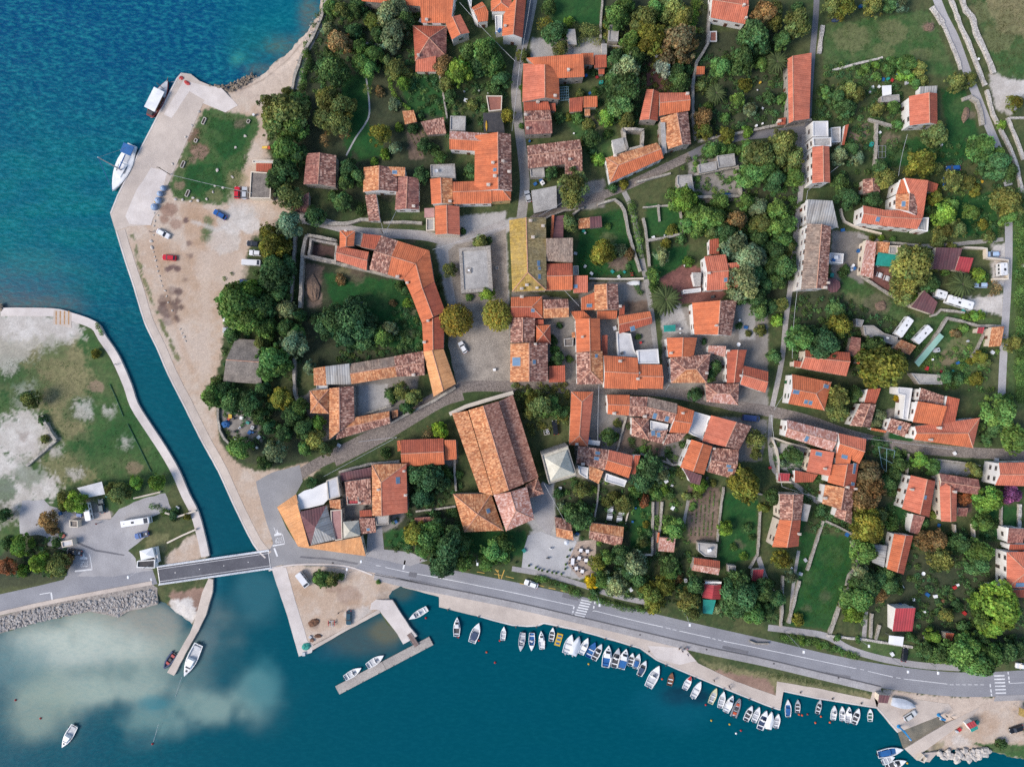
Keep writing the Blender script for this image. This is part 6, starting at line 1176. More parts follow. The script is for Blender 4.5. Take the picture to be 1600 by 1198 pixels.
for s in """s .9 1.2 514,-10 503,30 490,60 472,90 462,120 457,143
s .5 1 687,120 693,150 699,187
s .6 1.2 942,-10 938,40 938,68
s .5 1 950,73 980,76 1005,83
s .9 1.6 1110,-10 1106,40 1104,72 1097,85 1087,100 1083,120 1081,140 1081,170 1082,195 1087,220
s .8 1.6 1090,222 1130,214 1165,208 1200,200
s .7 1.2 993,286 1020,279 1047,272
r 1.16 0.75 1285,41 1282,60 1279,85
r 0.68 0.60 1300,111 1318,106 1345,99 1378,91
r 1.50 0.68 1455,12 1464,26 1472,38
r 0.95 0.60 1472,38 1481,58 1488,75 1495,92 1500,110
r 1.02 0.98 1481,-10 1500,43 1512,68 1523,98 1531,118 1538,135
r 1.02 0.98 1540,142 1550,180 1562,204 1573,225 1582,246 1587,260 1592,285 1596,310
r 1.36 0.98 1498,-10 1508,18 1518,28 1523,50 1530,66 1538,83 1546,100 1551,116
r 1.02 0.75 1573,185 1580,202 1587,218 1598,250
r 0.68 0.75 1576,185 1602,185
s 1.3 1.1 1502,157 1514,153 1524,160 1530,175 1533,197
s .9 1.2 1368,190 1367,225 1365,260
s .9 1.2 1355,188 1375,194 1397,200
s .8 1.4 1200,200 1230,194 1266,189
s 1 2.4 482,369 505,373 528,378
s 1 2.4 482,369 478,385 475,400 473,440 471,482
s .9 2.2 475,402 520,411 560,420 600,430 630,437
s .8 1.8 463,370 460,420 456,472
s 1.1 1.5 495,347 520,351 545,350 565,344 580,345
s .8 1.6 600,349 630,348 660,350
s .8 1.4 933,321 948,316 960,313 969,320 975,330 978,345 980,357 990,395 1000,425
s .7 1.4 1004,342 1008,358 1010,375 1012,395 1014,417
s .8 1.4 1011,377 1035,373 1065,366
c .5 1.6 920,436 960,437 1005,436
s .6 1 1028,321 1030,347
s .5 1 1004,325 1040,322 1060,324
s .6 1 1062,330 1066,364
s .9 2 1083,275 1120,268 1150,262 1154,285 1155,308 1120,310 1085,310
s .7 1.6 905,328 900,332 895,336
c .5 1.2 1312,327 1314,338 1318,347 1330,353 1340,357 1375,366
s .7 1.3 1388,380 1420,383 1455,387
c .6 1.8 1502,388 1530,389 1537,390 1537,404 1570,408 1570,437 1548,437
s .7 1 1342,430 1360,442 1375,452 1400,467 1423,480
s .8 1.1 1452,494 1460,492 1468,484 1485,486 1505,489
s .8 1.2 1430,565 1450,540 1465,517 1478,497 1500,502 1525,509 1564,510
s .6 1 1536,521 1525,545 1516,558
s .9 1.4 68,649 78,668 90,687
s .9 1.2 90,687 68,706 44,727
f .05 .4 172,600 182,622 193,650
f .05 .4 200,662 218,698 237,737
s .9 1.8 462,560 462,600 463,615 468,628 484,640
s .6 1 650,798 680,795 712,790
s .8 1.6 611,661 640,645 680,625 712,605
s .6 1.6 711,717 711,740 713,766
c 1.2 4.4 704,646 730,634 760,625 802,613
s .8 1.6 531,737 555,730 580,724 625,720
s .7 1 1020,783 1019,820 1018,866
s .7 1 1034,783 1032,810 1029,838
s .6 1 1130,760 1125,800 1120,845
s .6 1.1 1187,790 1185,830 1183,865 1170,887
s .7 1.4 1000,708 1025,716 1050,725
s .6 1.2 978,650 970,678 963,705
c .5 1.2 980,868 1015,865 1018,866
s .8 1 1285,813 1273,850 1260,890
s .9 1 1248,906 1240,938 1231,972
s .6 1.2 1288,813 1310,823 1335,836
s 1 1.1 1330,843 1336,862 1340,878 1326,898 1322,918 1310,946 1295,988
s .7 1.2 1222,898 1221,935 1219,978
s .5 1.2 1418,708 1415,740
s .6 1.1 1563,790 1562,810 1563,828
r 1.09 0.75 1592,787 1591,825
c .5 1.6 1488,818 1489,842 1519,843 1517,818
c .5 1.8 1205,683 1228,691 1262,700
c .5 1.4 1203,682 1212,702 1215,720 1214,752 1234,752
r 0.75 0.60 1292,992 1320,995 1350,998 1375,1002 1425,1010
s .7 1 1373,975 1367,998
s .7 1 1361,957 1359,995
c .5 1.2 260,800 280,806 308,797
c .5 1.1 263,847 285,836 308,826
s .7 1 342,637 342,655 345,672 352,685 362,696
c .5 .8 210,778 235,772 252,768
s .8 1.4 832,300 850,310 866,318
s .6 1.3 836,350 860,338 882,330 912,326
c .6 1.4 1440,1176 1433,1184 1440,1187 1444,1180
s .5 1 1182,770 1190,772
s .6 1.4 1068,722 1050,726 1040,716
s .6 1.2 560,650 590,640 612,634
s .5 1.4 1460,717 1500,722 1528,727
s .5 1.2 935,755 933,782 928,812
c .4 .5 985,788 980,805 976,822
s .5 .9 1170,1000 1180,1004 1200,1004""".split('\n'):
    k, w, h, q = s.split(' ', 3); wall(k, float(w), float(h), pts(q))
# roofless ruin: four broken walls, no roof
def ruin(label, P, h, th):
    v = [W(*p, h) for p in P]; n = len(v); c = sum(v, Vector())/n; base = Vector((c.x, c.y, 0)); root = empty('roofless_ruin', base, 0, label, 'ruin'); inn = inset_poly(v, th)
    for i in range(n):
        j = (i+1) % n; a, b, c_, d = v[i], v[j], inn[j], inn[i]; m = 5; V = []; F = []
        for k in range(m+1):
            t = k/m; o, q = lerp(a, b, t), lerp(d, c_, t); z = h*random.uniform(.72, 1.02)
            V += [(o.x, o.y, -.2), (o.x, o.y, z), (q.x, q.y, z*.97), (q.x, q.y, -.2)]
        for k in range(m):
            for e in range(4): F.append((k*4+e, k*4+(e+1) % 4, k*4+4+(e+1) % 4, k*4+4+e))
        F += [(0, 1, 2, 3), (m*4+3, m*4+2, m*4+1, m*4)]
        world_mesh('broken_wall', V, F, WM['s'], root, base)
ruin('roofless stone ruin with four broken walls and a dark floor above the long cobble-lane house', pts("688,792 828,800 824,915 716,938", 2), 4.2, .8)
ruin('roofless walled room with rubble floor at the top end of the bent orange range', pts("335,285 505,318 498,438 318,400", 5), 3.0, .7)
# ------------------------------------------------------------------ boats
GEL = plain('white_gelcoat', (.80,.80,.79), .35, (.72,.72,.71), 1.5)
GREYB = plain('grey_deck', (.50,.51,.53), .6, (.40,.41,.43), 1.5)
CREAMB = plain('cream_hull', (.66,.62,.38), .5, (.56,.53,.33), 1.2)
BLUEB = plain('blue_hull_paint', (.015,.12,.36), .45, (.02,.10,.28), 1.2)
NAVY = plain('navy_canvas', (.03,.05,.11), .7, (.04,.07,.13), 1.2)
BLUEC = plain('blue_canvas', (.012,.12,.34), .7, (.015,.09,.26), .9)
REDB = plain('red_paint', (.46,.03,.03), .5, (.38,.03,.03), 1.0)
MAROON = plain('red_brown_hull', (.22,.035,.035), .5, (.18,.04,.035), 1.0)
WOOD = plain('varnished_wood', (.23,.10,.05), .5, (.15,.065,.035), 2.0)
DARKI = plain('dark_interior', (.05,.052,.06), .7, (.08,.08,.085), 1.8)
RUBG = plain('grey_rubber_tube', (.20,.21,.23), .6, (.16,.17,.19), 1.0)
YELB = plain('yellow_deck', (.60,.38,.03), .6, (.5,.32,.04), 1.2)
ORG = plain('orange_seat', (.65,.10,.03), .6, (.5,.08,.03), 1.2)
GREENI = plain('green_interior', (.04,.16,.10), .6, (.05,.12,.08), 1.2)
SILV = plain('silver_cover', (.55,.58,.63), .4, (.42,.45,.50), .9)
MOTOR = plain('outboard_cowl', (.04,.045,.055), .35)
BM = {'w': GEL, 'g': GREYB, 'c': CREAMB, 'b': BLUEB, 'n': NAVY, 'B': BLUEC, 'r': REDB, 'm': MAROON, 'o': WOOD, 'd': DARKI, 't': RUBG, 'y': YELB, 'O': ORG, 'G': GREENI, 's': SILV}
def plan(L, B, n=9, tr=.82, full=.42):
    """half-beam along the length, from transom (-L/2) to bow (L/2)"""
    o = []
    for i in range(n):
        u = i/(n-1); w = tr + (1-tr)*min(1, u/.35) if u < .35 else 1.0
        if u > full: w = (1-((u-full)/(1-full))**2.1)
        o.append((-L/2+L*u, max(.03, w)*B/2))
    return o
def outline(L, B, **k):
    p = plan(L, B, **k); return [(x, -y) for x, y in p] + [(x, y) for x, y in p[::-1]]
def shrink(O, d, z): return [(x*(1-d) - (.0), y*(1-d*1.6), z) for x, y in O]
def ring_at(O, kx, ky, z, dx=0): return [(x*kx+dx, y*ky, z) for x, y in O]
def boat(t, bx, by, sx_, sy_, beam, label, hull='w', inner='g', kind='open', extra='', group=None, z=WATER, cat='boat', cover=None):
    (x0, y0), (x1, y1) = T(t, bx, by), T(t, sx_, sy_); a, b = W(x0, y0), W(x1, y1); c = (a+b)/2; L = (a-b).length*.97; B = beam/ZF*S*.91
    nm = {'open': 'open_boat', 'cabin': 'cabin_boat', 'rib': 'rubber_boat', 'yacht': 'sailing_yacht', 'ferry': 'excursion_boat', 'cover': 'covered_boat', 'raft': 'raft'}[kind]
    root = empty(nm, (c.x, c.y, z), atan2(a.y-b.y, a.x-b.x), label, cat, group); fb = .45 + L*.05
    O = outline(L, B, tr=.62 if kind == 'yacht' else .5 if kind == 'ferry' else .82); m = BM[hull]; mi = BM[inner]
    mb = MB()
    if kind == 'raft':
        mb.box(-L/2, -B/2, .1, L/2, B/2, .3); mb.build('deck', BM['y'], root)
        for s in (-1, 1):
            q = MB(); q.tube((-L/2, s*B*.38, .0), (L/2, s*B*.38, .0), .22, n=8); q.build('float', BM['b'], root)
        q = MB()
        for k in (-.3, 0, .3): q.box(k*L-.25, -B*.3, .3, k*L+.25, B*.3, .42)
        q.build('seat', BM['b'], root); return root
    if kind == 'rib':
        P = outline(L, B*.86, tr=.9); n = len(P)//2
        for s in (-1, 1):
            q = MB(); pl = plan(L, B*.78, n=9, tr=.95)
            for i in range(len(pl)-1): q.tube((pl[i][0], s*pl[i][1], .38), (pl[i+1][0], s*pl[i+1][1], .38), B*.13, n=8)
            q.build('tube', m, root, smooth=True)
        q = MB(); q.loft([ring_at(P, .9, .5, -.15), ring_at(P, .92, .62, .25)]); q.build('hull', mi, root)
        q = MB(); q.box(-L*.15, -B*.17, .25, L*.02, B*.17, .75, taper=.05); q.build('console', BM['d'], root)
        for k, cx in enumerate((-L*.3, L*.18)):
            q = MB(); q.box(cx-L*.07, -B*.24, .25, cx+L*.07, B*.24, .6, taper=.04); q.build('seat', BM['O' if 'O' in extra else 'r'], root)
        q = MB(); q.box(-L*.53, -.16, .1, -L*.46, .16, .95, taper=.05); q.build('outboard_motor', MOTOR, root); return root
    mb.loft([ring_at(O, .86, .35, -.35, -.02*L), ring_at(O, .95, .84, .05), ring_at(O, 1, 1, fb), ring_at(O, .965, .86, fb)], 0, cap=False)
    mb.loft([ring_at(O, .965, .86, fb), ring_at(O, .95, .80, fb*.45)], 0, cap=False); mb.build('hull', m, root)
    q = MB(); I = ring_at(O, .955, .82, fb*.42); I2 = ring_at(O, .955, .82, fb*.36); q.loft([I2, I]); q.build('floor', mi, root)
    pl = plan(L, B, tr=.62 if kind == 'yacht' else .5 if kind == 'ferry' else .82)
    def deck(u0, u1, zz, mat, name, ky=.88, th=.07):
        xs = [-L/2+L*(u0+(u1-u0)*i/6) for i in range(7)]
        def hb(x):
            for i in range(len(pl)-1):
                if pl[i][0] <= x <= pl[i+1][0]+1e-6: return lerp(pl[i][1], pl[i+1][1], (x-pl[i][0])/(pl[i+1][0]-pl[i][0]))*ky
            return .04
        ring = [(x, -hb(x)) for x in xs] + [(x, hb(x)) for x in xs[::-1]]
        w = MB(); w.loft([[(x, y, zz-th) for x, y in ring], [(x, y, zz) for x, y in ring], [(x*1.0, y*.8, zz+.05) for x, y in ring]]); return w.build(name, mat, root)
    if kind == 'open':
        deck(.70, .99, fb+.02, BM[cover] if cover and 'C' not in extra else m, 'foredeck')
        for u in (.18, .46):
            w = B*.40; q = MB(); q.box(-L/2+L*u-.16, -w, fb*.62, -L/2+L*u+.16, w, fb*.62+.06); q.build('thwart', GEL if inner != 'w' else GREYB, root)
        if 'K' in extra:
            q = MB(); q.box(-L*.08, -B*.16, fb*.4, L*.02, B*.16, fb+.45, taper=.05); q.build('console', GEL, root)
            q = MB(); q.box(L*.02, -B*.17, fb+.2, L*.045, B*.17, fb+.75); q.build('windscreen', GLASS, root)
        if 'C' in extra: deck(.12, .5, fb+.04, BM[cover], 'canvas_cover', .66)
    elif kind == 'cabin':
        deck(.60, .99, fb+.03, m, 'foredeck')
        q = MB(); w = B*.36; x0_, x1_ = -L*.05, L*.24
        q.loft([[(x0_, -w, fb*.4), (x1_, -w*.8, fb*.4), (x1_, w*.8, fb*.4), (x0_, w, fb*.4)], [(x0_, -w, fb+.35), (x1_, -w*.75, fb+.2), (x1_, w*.75, fb+.2), (x0_, w, fb+.35)], [(x0_+.1, -w*.85, fb+.85), (x1_-L*.08, -w*.62, fb+.85), (x1_-L*.08, w*.62, fb+.85), (x0_+.1, w*.85, fb+.85)]]); cb = q.build('cabin', m, root)
        q = MB(); q.loft([[(x1_-.02, -w*.66, fb+.32), (x1_+.02, -w*.66, fb+.30), (x1_+.02, w*.66, fb+.30), (x1_-.02, w*.66, fb+.32)], [(x1_-L*.06, -w*.58, fb+.8), (x1_-L*.06+.05, -w*.58, fb+.8), (x1_-L*.06+.05, w*.58, fb+.8), (x1_-L*.06, w*.58, fb+.8)]]); q.build('windscreen', GLASS, cb)
        q = MB(); q.box(L*.30, -B*.09, fb+.06, L*.36, B*.09, fb+.14); q.build('hatch', DARKI, root)
        q = MB(); q.box(-L*.42, -B*.32, fb*.42, -L*.34, B*.32, fb*.8); q.build('bench_seat', BM[inner] if inner != 'd' else GREYB, root)
        if cover: 
            q = MB(); q.box(-L*.40, -B*.36, fb+.62, -L*.06, B*.36, fb+.7); q.build('canvas_top', BM[cover], root)
    elif kind == 'cover':
        q = MB(); q.loft([ring_at(O, .99, .97, fb+.02), ring_at(O, .92, .6, fb+.30), ring_at(O, .8, .12, fb+.46)]); q.build('tarpaulin', BM[cover], root, smooth=True)
    elif kind == 'ferry':
        deck(.58, .985, fb+.03, GREYB, 'foredeck'); deck(.0, .12, fb+.03, m, 'stern_deck')
        q = MB(); q.box(-L*.36, -B*.42, fb+1.7, L*.18, B*.42, fb+1.82, taper=.04); q.build('canopy', GEL, root)
        for s in (-1, 1):
            for u in (-.34, .15):
                q = MB(); q.tube((u*L, s*B*.36, fb*.5), (u*L, s*B*.38, fb+1.7), .05); q.build('canopy_post', METAL, root)
        q = MB(); q.box(-L*.30, -B*.3, fb*.4, L*.05, B*.3, fb+.4); q.build('bench', WOOD, root)
        q = MB(); q.box(-L*.46, -B*.2, fb, -L*.38, B*.2, fb+.9); q.build('hatch', DARKI, root)
        q = MB(); q.tube((L*.26, 0, fb), (L*.26, 0, fb+4.6), .11, .07, 8); q.build('mast', WOOD, root)
        q = MB(); q.tube((L*.44, 0, fb), (L*.56, 0, fb+.5), .09, .06, 7); q.build('bowsprit', WOOD, root)
    elif kind == 'yacht':
        deck(.02, .99, fb+.05, GEL, 'deck', .93)
        q = MB(); w = B*.27; q.loft([[(-L*.10, -w, fb), (L*.22, -w*.6, fb), (L*.22, w*.6, fb), (-L*.10, w, fb)], [(-L*.08, -w*.9, fb+.55), (L*.18, -w*.5, fb+.38), (L*.18, w*.5, fb+.38), (-L*.08, w*.9, fb+.55)]]); cb = q.build('cabin', GEL, root)
        for s in (-1, 1):
            q = MB(); q.box(-L*.05, s*w*.93-.03, fb+.2, L*.10, s*w*.93+.03, fb+.42); q.build('cabin_window', GLASS, cb)
        q = MB(); q.box(-L*.36, -B*.2, fb+.06, -L*.12, B*.2, fb+.12); q.build('cockpit', GREYB, root)
        q = MB(); q.box(-L*.47, -B*.36, fb+1.7, -L*.27, B*.36, fb+1.8, taper=.1); q.build('bimini', BLUEC, root)
        for s in (-1, 1):
            q = MB(); q.tube((-L*.38, s*B*.36, fb), (-L*.38, s*B*.33, fb+1.7), .03); q.build('bimini_post', METAL, root)
        q = MB(); q.tube((L*.05, 0, fb), (L*.05, 0, 15.0), .24, .16, 8); ms = q.build('mast', METAL, root)
        q = MB(); q.tube((L*.04, 0, fb+1.6), (-L*.26, 0, fb+1.5), .2, .16, 8); q.build('furled_sail', BLUEC, root)
        q = MB(); q.tube((L*.05, -1.3, 9), (L*.05, 1.3, 9), .05); q.build('spreader', METAL, ms)
        for u in (.49, -.48):
            q = MB(); q.tube((L*u, 0, fb+.1), (L*.05, 0, 14.8), .04 if u < 0 else .09); q.build('stay', METAL if u < 0 else BLUEC, root)
        for k, (u, s) in enumerate(((-.3, 1), (0, 1), (.2, 1), (.05, -1))):
            q = MB(); q.lathe([(.02, 0), (.13, .1), (.13, .5), (.02, .6)], (L*u, s*B*.52*(1 if u < .1 else .85), .3), 8); q.build('fender', NAVY, root)
    if kind in ('open', 'cabin', 'cover') and 'x' not in extra:
        q = MB(); q.box(-L/2-.42, -.17, fb*.55, -L/2+.02, .17, fb+.32, taper=.05); q.box(-L/2-.26, -.07, -.5, -L/2-.12, .07, fb*.6); q.build('outboard_motor', MOTOR if 'M' not in extra else GREYB, root)
    if 'F' in extra:
        for u in (-.3, -.05, .2):
            q = MB(); q.lathe([(.02, 0), (.14, .1), (.14, .5), (.02, .6)], (L*u, -B*.56, .1), 8); q.build('fender', NAVY, root)
    return root
G1 = 'small boats moored along the south quay'; G2 = 'boats in the right-hand harbour corner'
for a in [
 (0,1050,497,932,732,95,'white-canopied excursion boat with a red-brown hull tied to the quay corner','m','g','ferry'),
 (0,704,1198,832,902,112,'white sailing yacht with a blue bimini and tall mast along the quay','w','w','yacht'),
 (12,1148,634,1242,428,76,'long white cabin boat tied to the curved pier','w','g','cabin'),
 (12,1020,584,1090,488,56,'navy rubber boat with red seats beside the curved pier','n','d','rib'),
 (12,384,1078,466,938,60,'white motor boat with dark fenders anchored alone in the bay','w','g','cabin','F'),
 (13,952,278,1070,208,46,'slim white boat lying loose beside the slipway jetty','w','g','open','K'),
 (13,1255,262,1250,386,48,'white boat with a dark square cockpit, first left of the south quay row','w','d','cabin','',G1),
 (13,1392,298,1345,424,62,'white sports boat with a dark covered cockpit near the quay step','w','g','open','C',G1,WATER,'boat','n'),
 (13,1548,322,1538,410,37,'short white boat moored alone under the pale quay wall','w','g','open','',G1),
 (13,798,502,690,572,52,'white boat with a centre console on the pontoon, nearer the gangway','w','g','open','K'),
 (13,658,580,550,646,50,'white boat with a centre console at the outer half of the pontoon','w','g','open','K'),
 (14,52,480,68,358,46,'beige-grey boat at the far left of the long quay row','g','g','open','K',G1),
 (14,122,476,124,360,44,'white boat with a blue centre second in the long quay row','w','b','open','K',G1),
 (14,182,348,188,465,43,'rounded white boat with a closed deck third in the long quay row','w','w','cabin','',G1),
 (14,257,328,243,416,38,'small white boat with dark seats beside the yellow raft','w','d','open','',G1),
 (14,303,368,281,446,40,'yellow raft with blue floats among the white boats','y','b','raft','',G1),
 (14,376,370,333,492,60,'broad white boat with a bare deck right of the yellow raft','w','w','open','M',G1),
 (14,422,383,378,504,60,'white boat with a grey covered cockpit, two right of the yellow raft','w','g','cover','M',G1,WATER,'boat','s'),
 (14,476,392,428,496,50,'white boat with a small dark console just left of the blue boat','w','w','open','K',G1),
 (14,522,419,473,516,52,'bright blue boat in the long quay row','b','B','open','x',G1),
 (14,562,430,508,532,50,'white boat with an open dark interior right of the blue boat','w','d','open','K',G1),
 (14,606,438,582,578,64,'large white cabin boat with a square blue-glazed top','w','b','cabin','',G1),
 (14,668,455,634,580,54,'weathered grey open boat between two big white cabin boats','g','d','open','K',G1),
 (14,716,460,678,588,64,'large white cabin boat with a blue stern canopy','w','g','cabin','',G1,WATER,'boat','B'),
 (14,756,487,735,570,43,'small white boat with dark brown cushions beside the blue-canopied boat','w','d','open','',G1),
 (14,797,491,768,586,44,'white boat under a blue cockpit cover','w','g','open','C',G1,WATER,'boat','B'),
 (14,839,534,793,630,48,'white boat with a black cockpit cover beside the largest white boat','w','d','open','C',G1,WATER,'boat','n'),
 (14,921,565,848,702,70,'largest white open motor boat in the middle of the quay','w','g','open','K',G1),
 (14,1002,610,982,692,42,'little brown wooden boat moored alone','o','o','open','x',G1),
 (14,1120,632,1076,716,47,'white boat with a red bow deck','w','w','open','',G1,WATER,'boat','r'),
 (14,1182,664,1127,768,50,'slim white boat over the dark seaweed patch','w','w','open','M',G1),
 (14,1280,706,1237,805,44,'cream yellow dinghy moored alone','c','g','open','x',G1),
 (14,1326,727,1298,832,46,'pale grey-decked boat just right of the cream dinghy','w','g','open','',G1),
 (14,1382,752,1332,858,52,'white cabin boat left of the orange-seated rubber boat','w','w','cabin','',G1),
 (14,1426,774,1383,890,52,'grey rubber boat with orange seats','t','g','rib','O',G1),
 (14,1502,817,1458,912,48,'white boat with a dark console and yellow floor mat','w','d','open','K',G1),
 (14,1548,824,1508,920,44,'white boat with plain pale thwarts next to the quay corner group','w','g','open','',G1),
 (14,1592,846,1546,966,58,'dark blue boat with a cluttered cockpit in the quay corner group','w','n','open','K',G1),
 (15,28,853,3,964,52,'white closed boat between the dark blue boat and the quay corner','w','w','cover','',G1,WATER,'boat','w'),
 (15,70,867,50,957,42,'white open boat last in the row before the quay corner','w','g','open','',G1),
 (15,128,778,127,887,44,'white boat with a blue cockpit floor in the harbour corner','w','B','open','C',G2,WATER,'boat','B'),
 (15,191,779,186,862,37,'dark-decked grey boat beside the blue-floored boat','g','d','open','',G2),
 (15,332,778,310,868,36,'slim grey boat moored alone in the harbour corner','g','d','open','K',G2),
 (15,420,816,408,907,42,'white boat with bow rails, leftmost of the tight group of four','w','w','open','K',G2),
 (15,468,821,465,912,40,'white boat with a tan interior, second of the tight group of four','w','g','open','K',G2),
 (15,512,823,500,924,46,'white cabin boat, third of the tight group of four','w','g','cabin','',G2),
 (15,572,833,538,932,48,'white boat with a dark floor, rightmost of the tight group of four','w','d','open','K',G2),
 (15,643,836,640,917,38,'small white boat with a green inside near the slipway quay','w','G','open','x',G2),
 (15,848,1088,683,1122,62,'big white boat with a blue cockpit cover at the slipway mouth','w','B','open','C',G2,WATER,'boat','B'),
 (15,795,1137,712,1172,46,'small pale boat squeezed between two bigger boats at the slipway mouth','w','g','open','',G2),
 (15,866,1160,735,1205,58,'white boat with an open grey cockpit at the bottom edge','w','d','open','K',G2),
 (15,916,813,758,777,66,'silver-covered boat standing ashore by the harbour shed','w','g','cover','x',None,.35,'boat','s'),
 (6,710,572,796,568,34,'white upturned rowing boat in the yard beside the narrow lane','w','w','cover','x',None,.1,'boat','w'),
 (14,1345,48,1320,130,44,'blue and white boat on a trailer beside the crimson boat shed','w','B','cover','x',None,.5,'boat','B'),
 (6,1296,20,1362,18,20,'bright blue covered dinghy inside the walled ruin yard','b','b','cover','x',None,.1,'dinghy','B'),
]:
    boat(*a)
q = MB(); O = outline(3.6, .62, tr=.1, full=.5); q.loft([[(x, y*.4, 0) for x, y in O], [(x, y, .18) for x, y in O], [(x*.95, y*.7, .30) for x, y in O]]); p = W(*T(1, 1438, 786), 2.7); k = q.build('kayak', plain('yellow_kayak', (.62,.36,.03), .4), None, (p.x, p.y, 2.65)); k.rotation_euler = (0, 0, R(92)); tag(k, 'yellow kayak lying on the dark deck beside the lane', 'kayak')
for t, x, y, c in ((13,1058,272,'r'),(13,1262,392,'r'),(13,1390,413,'r'),(13,1521,414,'r'),(13,1438,486,'O'),(13,1491,551,'r'),(14,480,560,'y'),(14,795,630,'O'),(14,940,654,'O'),(14,1213,815,'r'),(14,1248,913,'y'),(14,1362,937,'y'),(14,1433,976,'r'),(14,1403,994,'w'),(15,200,876,'O'),(15,219,880,'O'),(15,253,874,'m'),(15,302,927,'O'),(15,393,925,'O'),(15,337,888,'O'),(15,877,1180,'y'),(12,87,786,'r'),(12,243,900,'r'),(12,944,1060,'r')):
    p = W(*T(t, x, y)); q = MB(); q.lathe([(.02, -.3), (.3, -.12), (.36, .05), (.25, .3), (.06, .38), (.05, .52)], n=12); o = q.build('mooring_buoy', BM[c], None, (p.x, p.y, WATER+.05), True)
    auto(o, {'r': 'red', 'O': 'orange', 'y': 'yellow', 'w': 'white', 'm': 'dark red'}[c] + ' mooring buoy', *T(t, x, y), 'buoy', 'mooring buoys in the harbour')
LM += [(500, 268+880, 'the open harbour'), (740, 990, 'the quay step'), (860, 1000, 'the yellow raft'), (1010, 1050, 'the largest motor boat'), (1110, 1090, 'the cream dinghy'), (1180, 1130, 'the quay corner boats'), (1310, 1120, 'the tight boat group'), (100, 1150, 'the lone anchored boat'), (290, 1030, 'the curved pier')]
# ------------------------------------------------------------------ vehicles
CP = {'w': (.78,.78,.78), 'r': (.55,.015,.03), 'd': (.025,.03,.04), 'n': (.03,.055,.16), 'b': (.02,.10,.33), 's': (.45,.47,.50), 'B': (.012,.013,.016), 't': (.02,.07,.10), 'l': (.42,.55,.72), 'g': (.55,.56,.56)}
def cpaint(k):
    n = {'w': 'white', 'r': 'red', 'd': 'dark_grey', 'n': 'navy', 'b': 'blue', 's': 'silver', 'B': 'black', 't': 'teal_black', 'l': 'pale_blue', 'g': 'light_grey'}[k] + '_car_paint'
    return plain(n, CP[k], .25, tuple(c*.93 for c in CP[k]), .5)
LAMPW = plain('headlamp_glass', (.75,.76,.78), .2); LAMPR = plain('tail_lamp', (.42,.02,.02), .3)
def rr(L, Wd, z, r=.35, n=4, dx=0.0, tp=0.0):
    o = []
    for sx, sy, a0 in ((1, -1, -pi/2), (1, 1, 0), (-1, 1, pi/2), (-1, -1, pi)):
        for k in range(n+1):
            a = a0 + pi/2*k/n; o.append((sx*(L/2-r)+r*cos(a)+dx, sy*(Wd/2-r - (tp if sx > 0 else 0))+r*sin(a), z))
    return o
def wheels(root, L, Wd, r=.33, n=2):
    for sx in ((-1, 1) if n == 2 else (-1, 0, 1)):
        for sy in (-1, 1):
            q = MB(); q.tube((sx*L*.31, sy*(Wd/2-.24), r), (sx*L*.31, sy*(Wd/2-.02), r), r, n=12); w = q.build('wheel', BLACK, root)
            h = MB(); h.tube((sx*L*.31, sy*(Wd/2-.06), r), (sx*L*.31, sy*(Wd/2-.005), r), r*.6, n=10); h.build('rim', METAL, w)
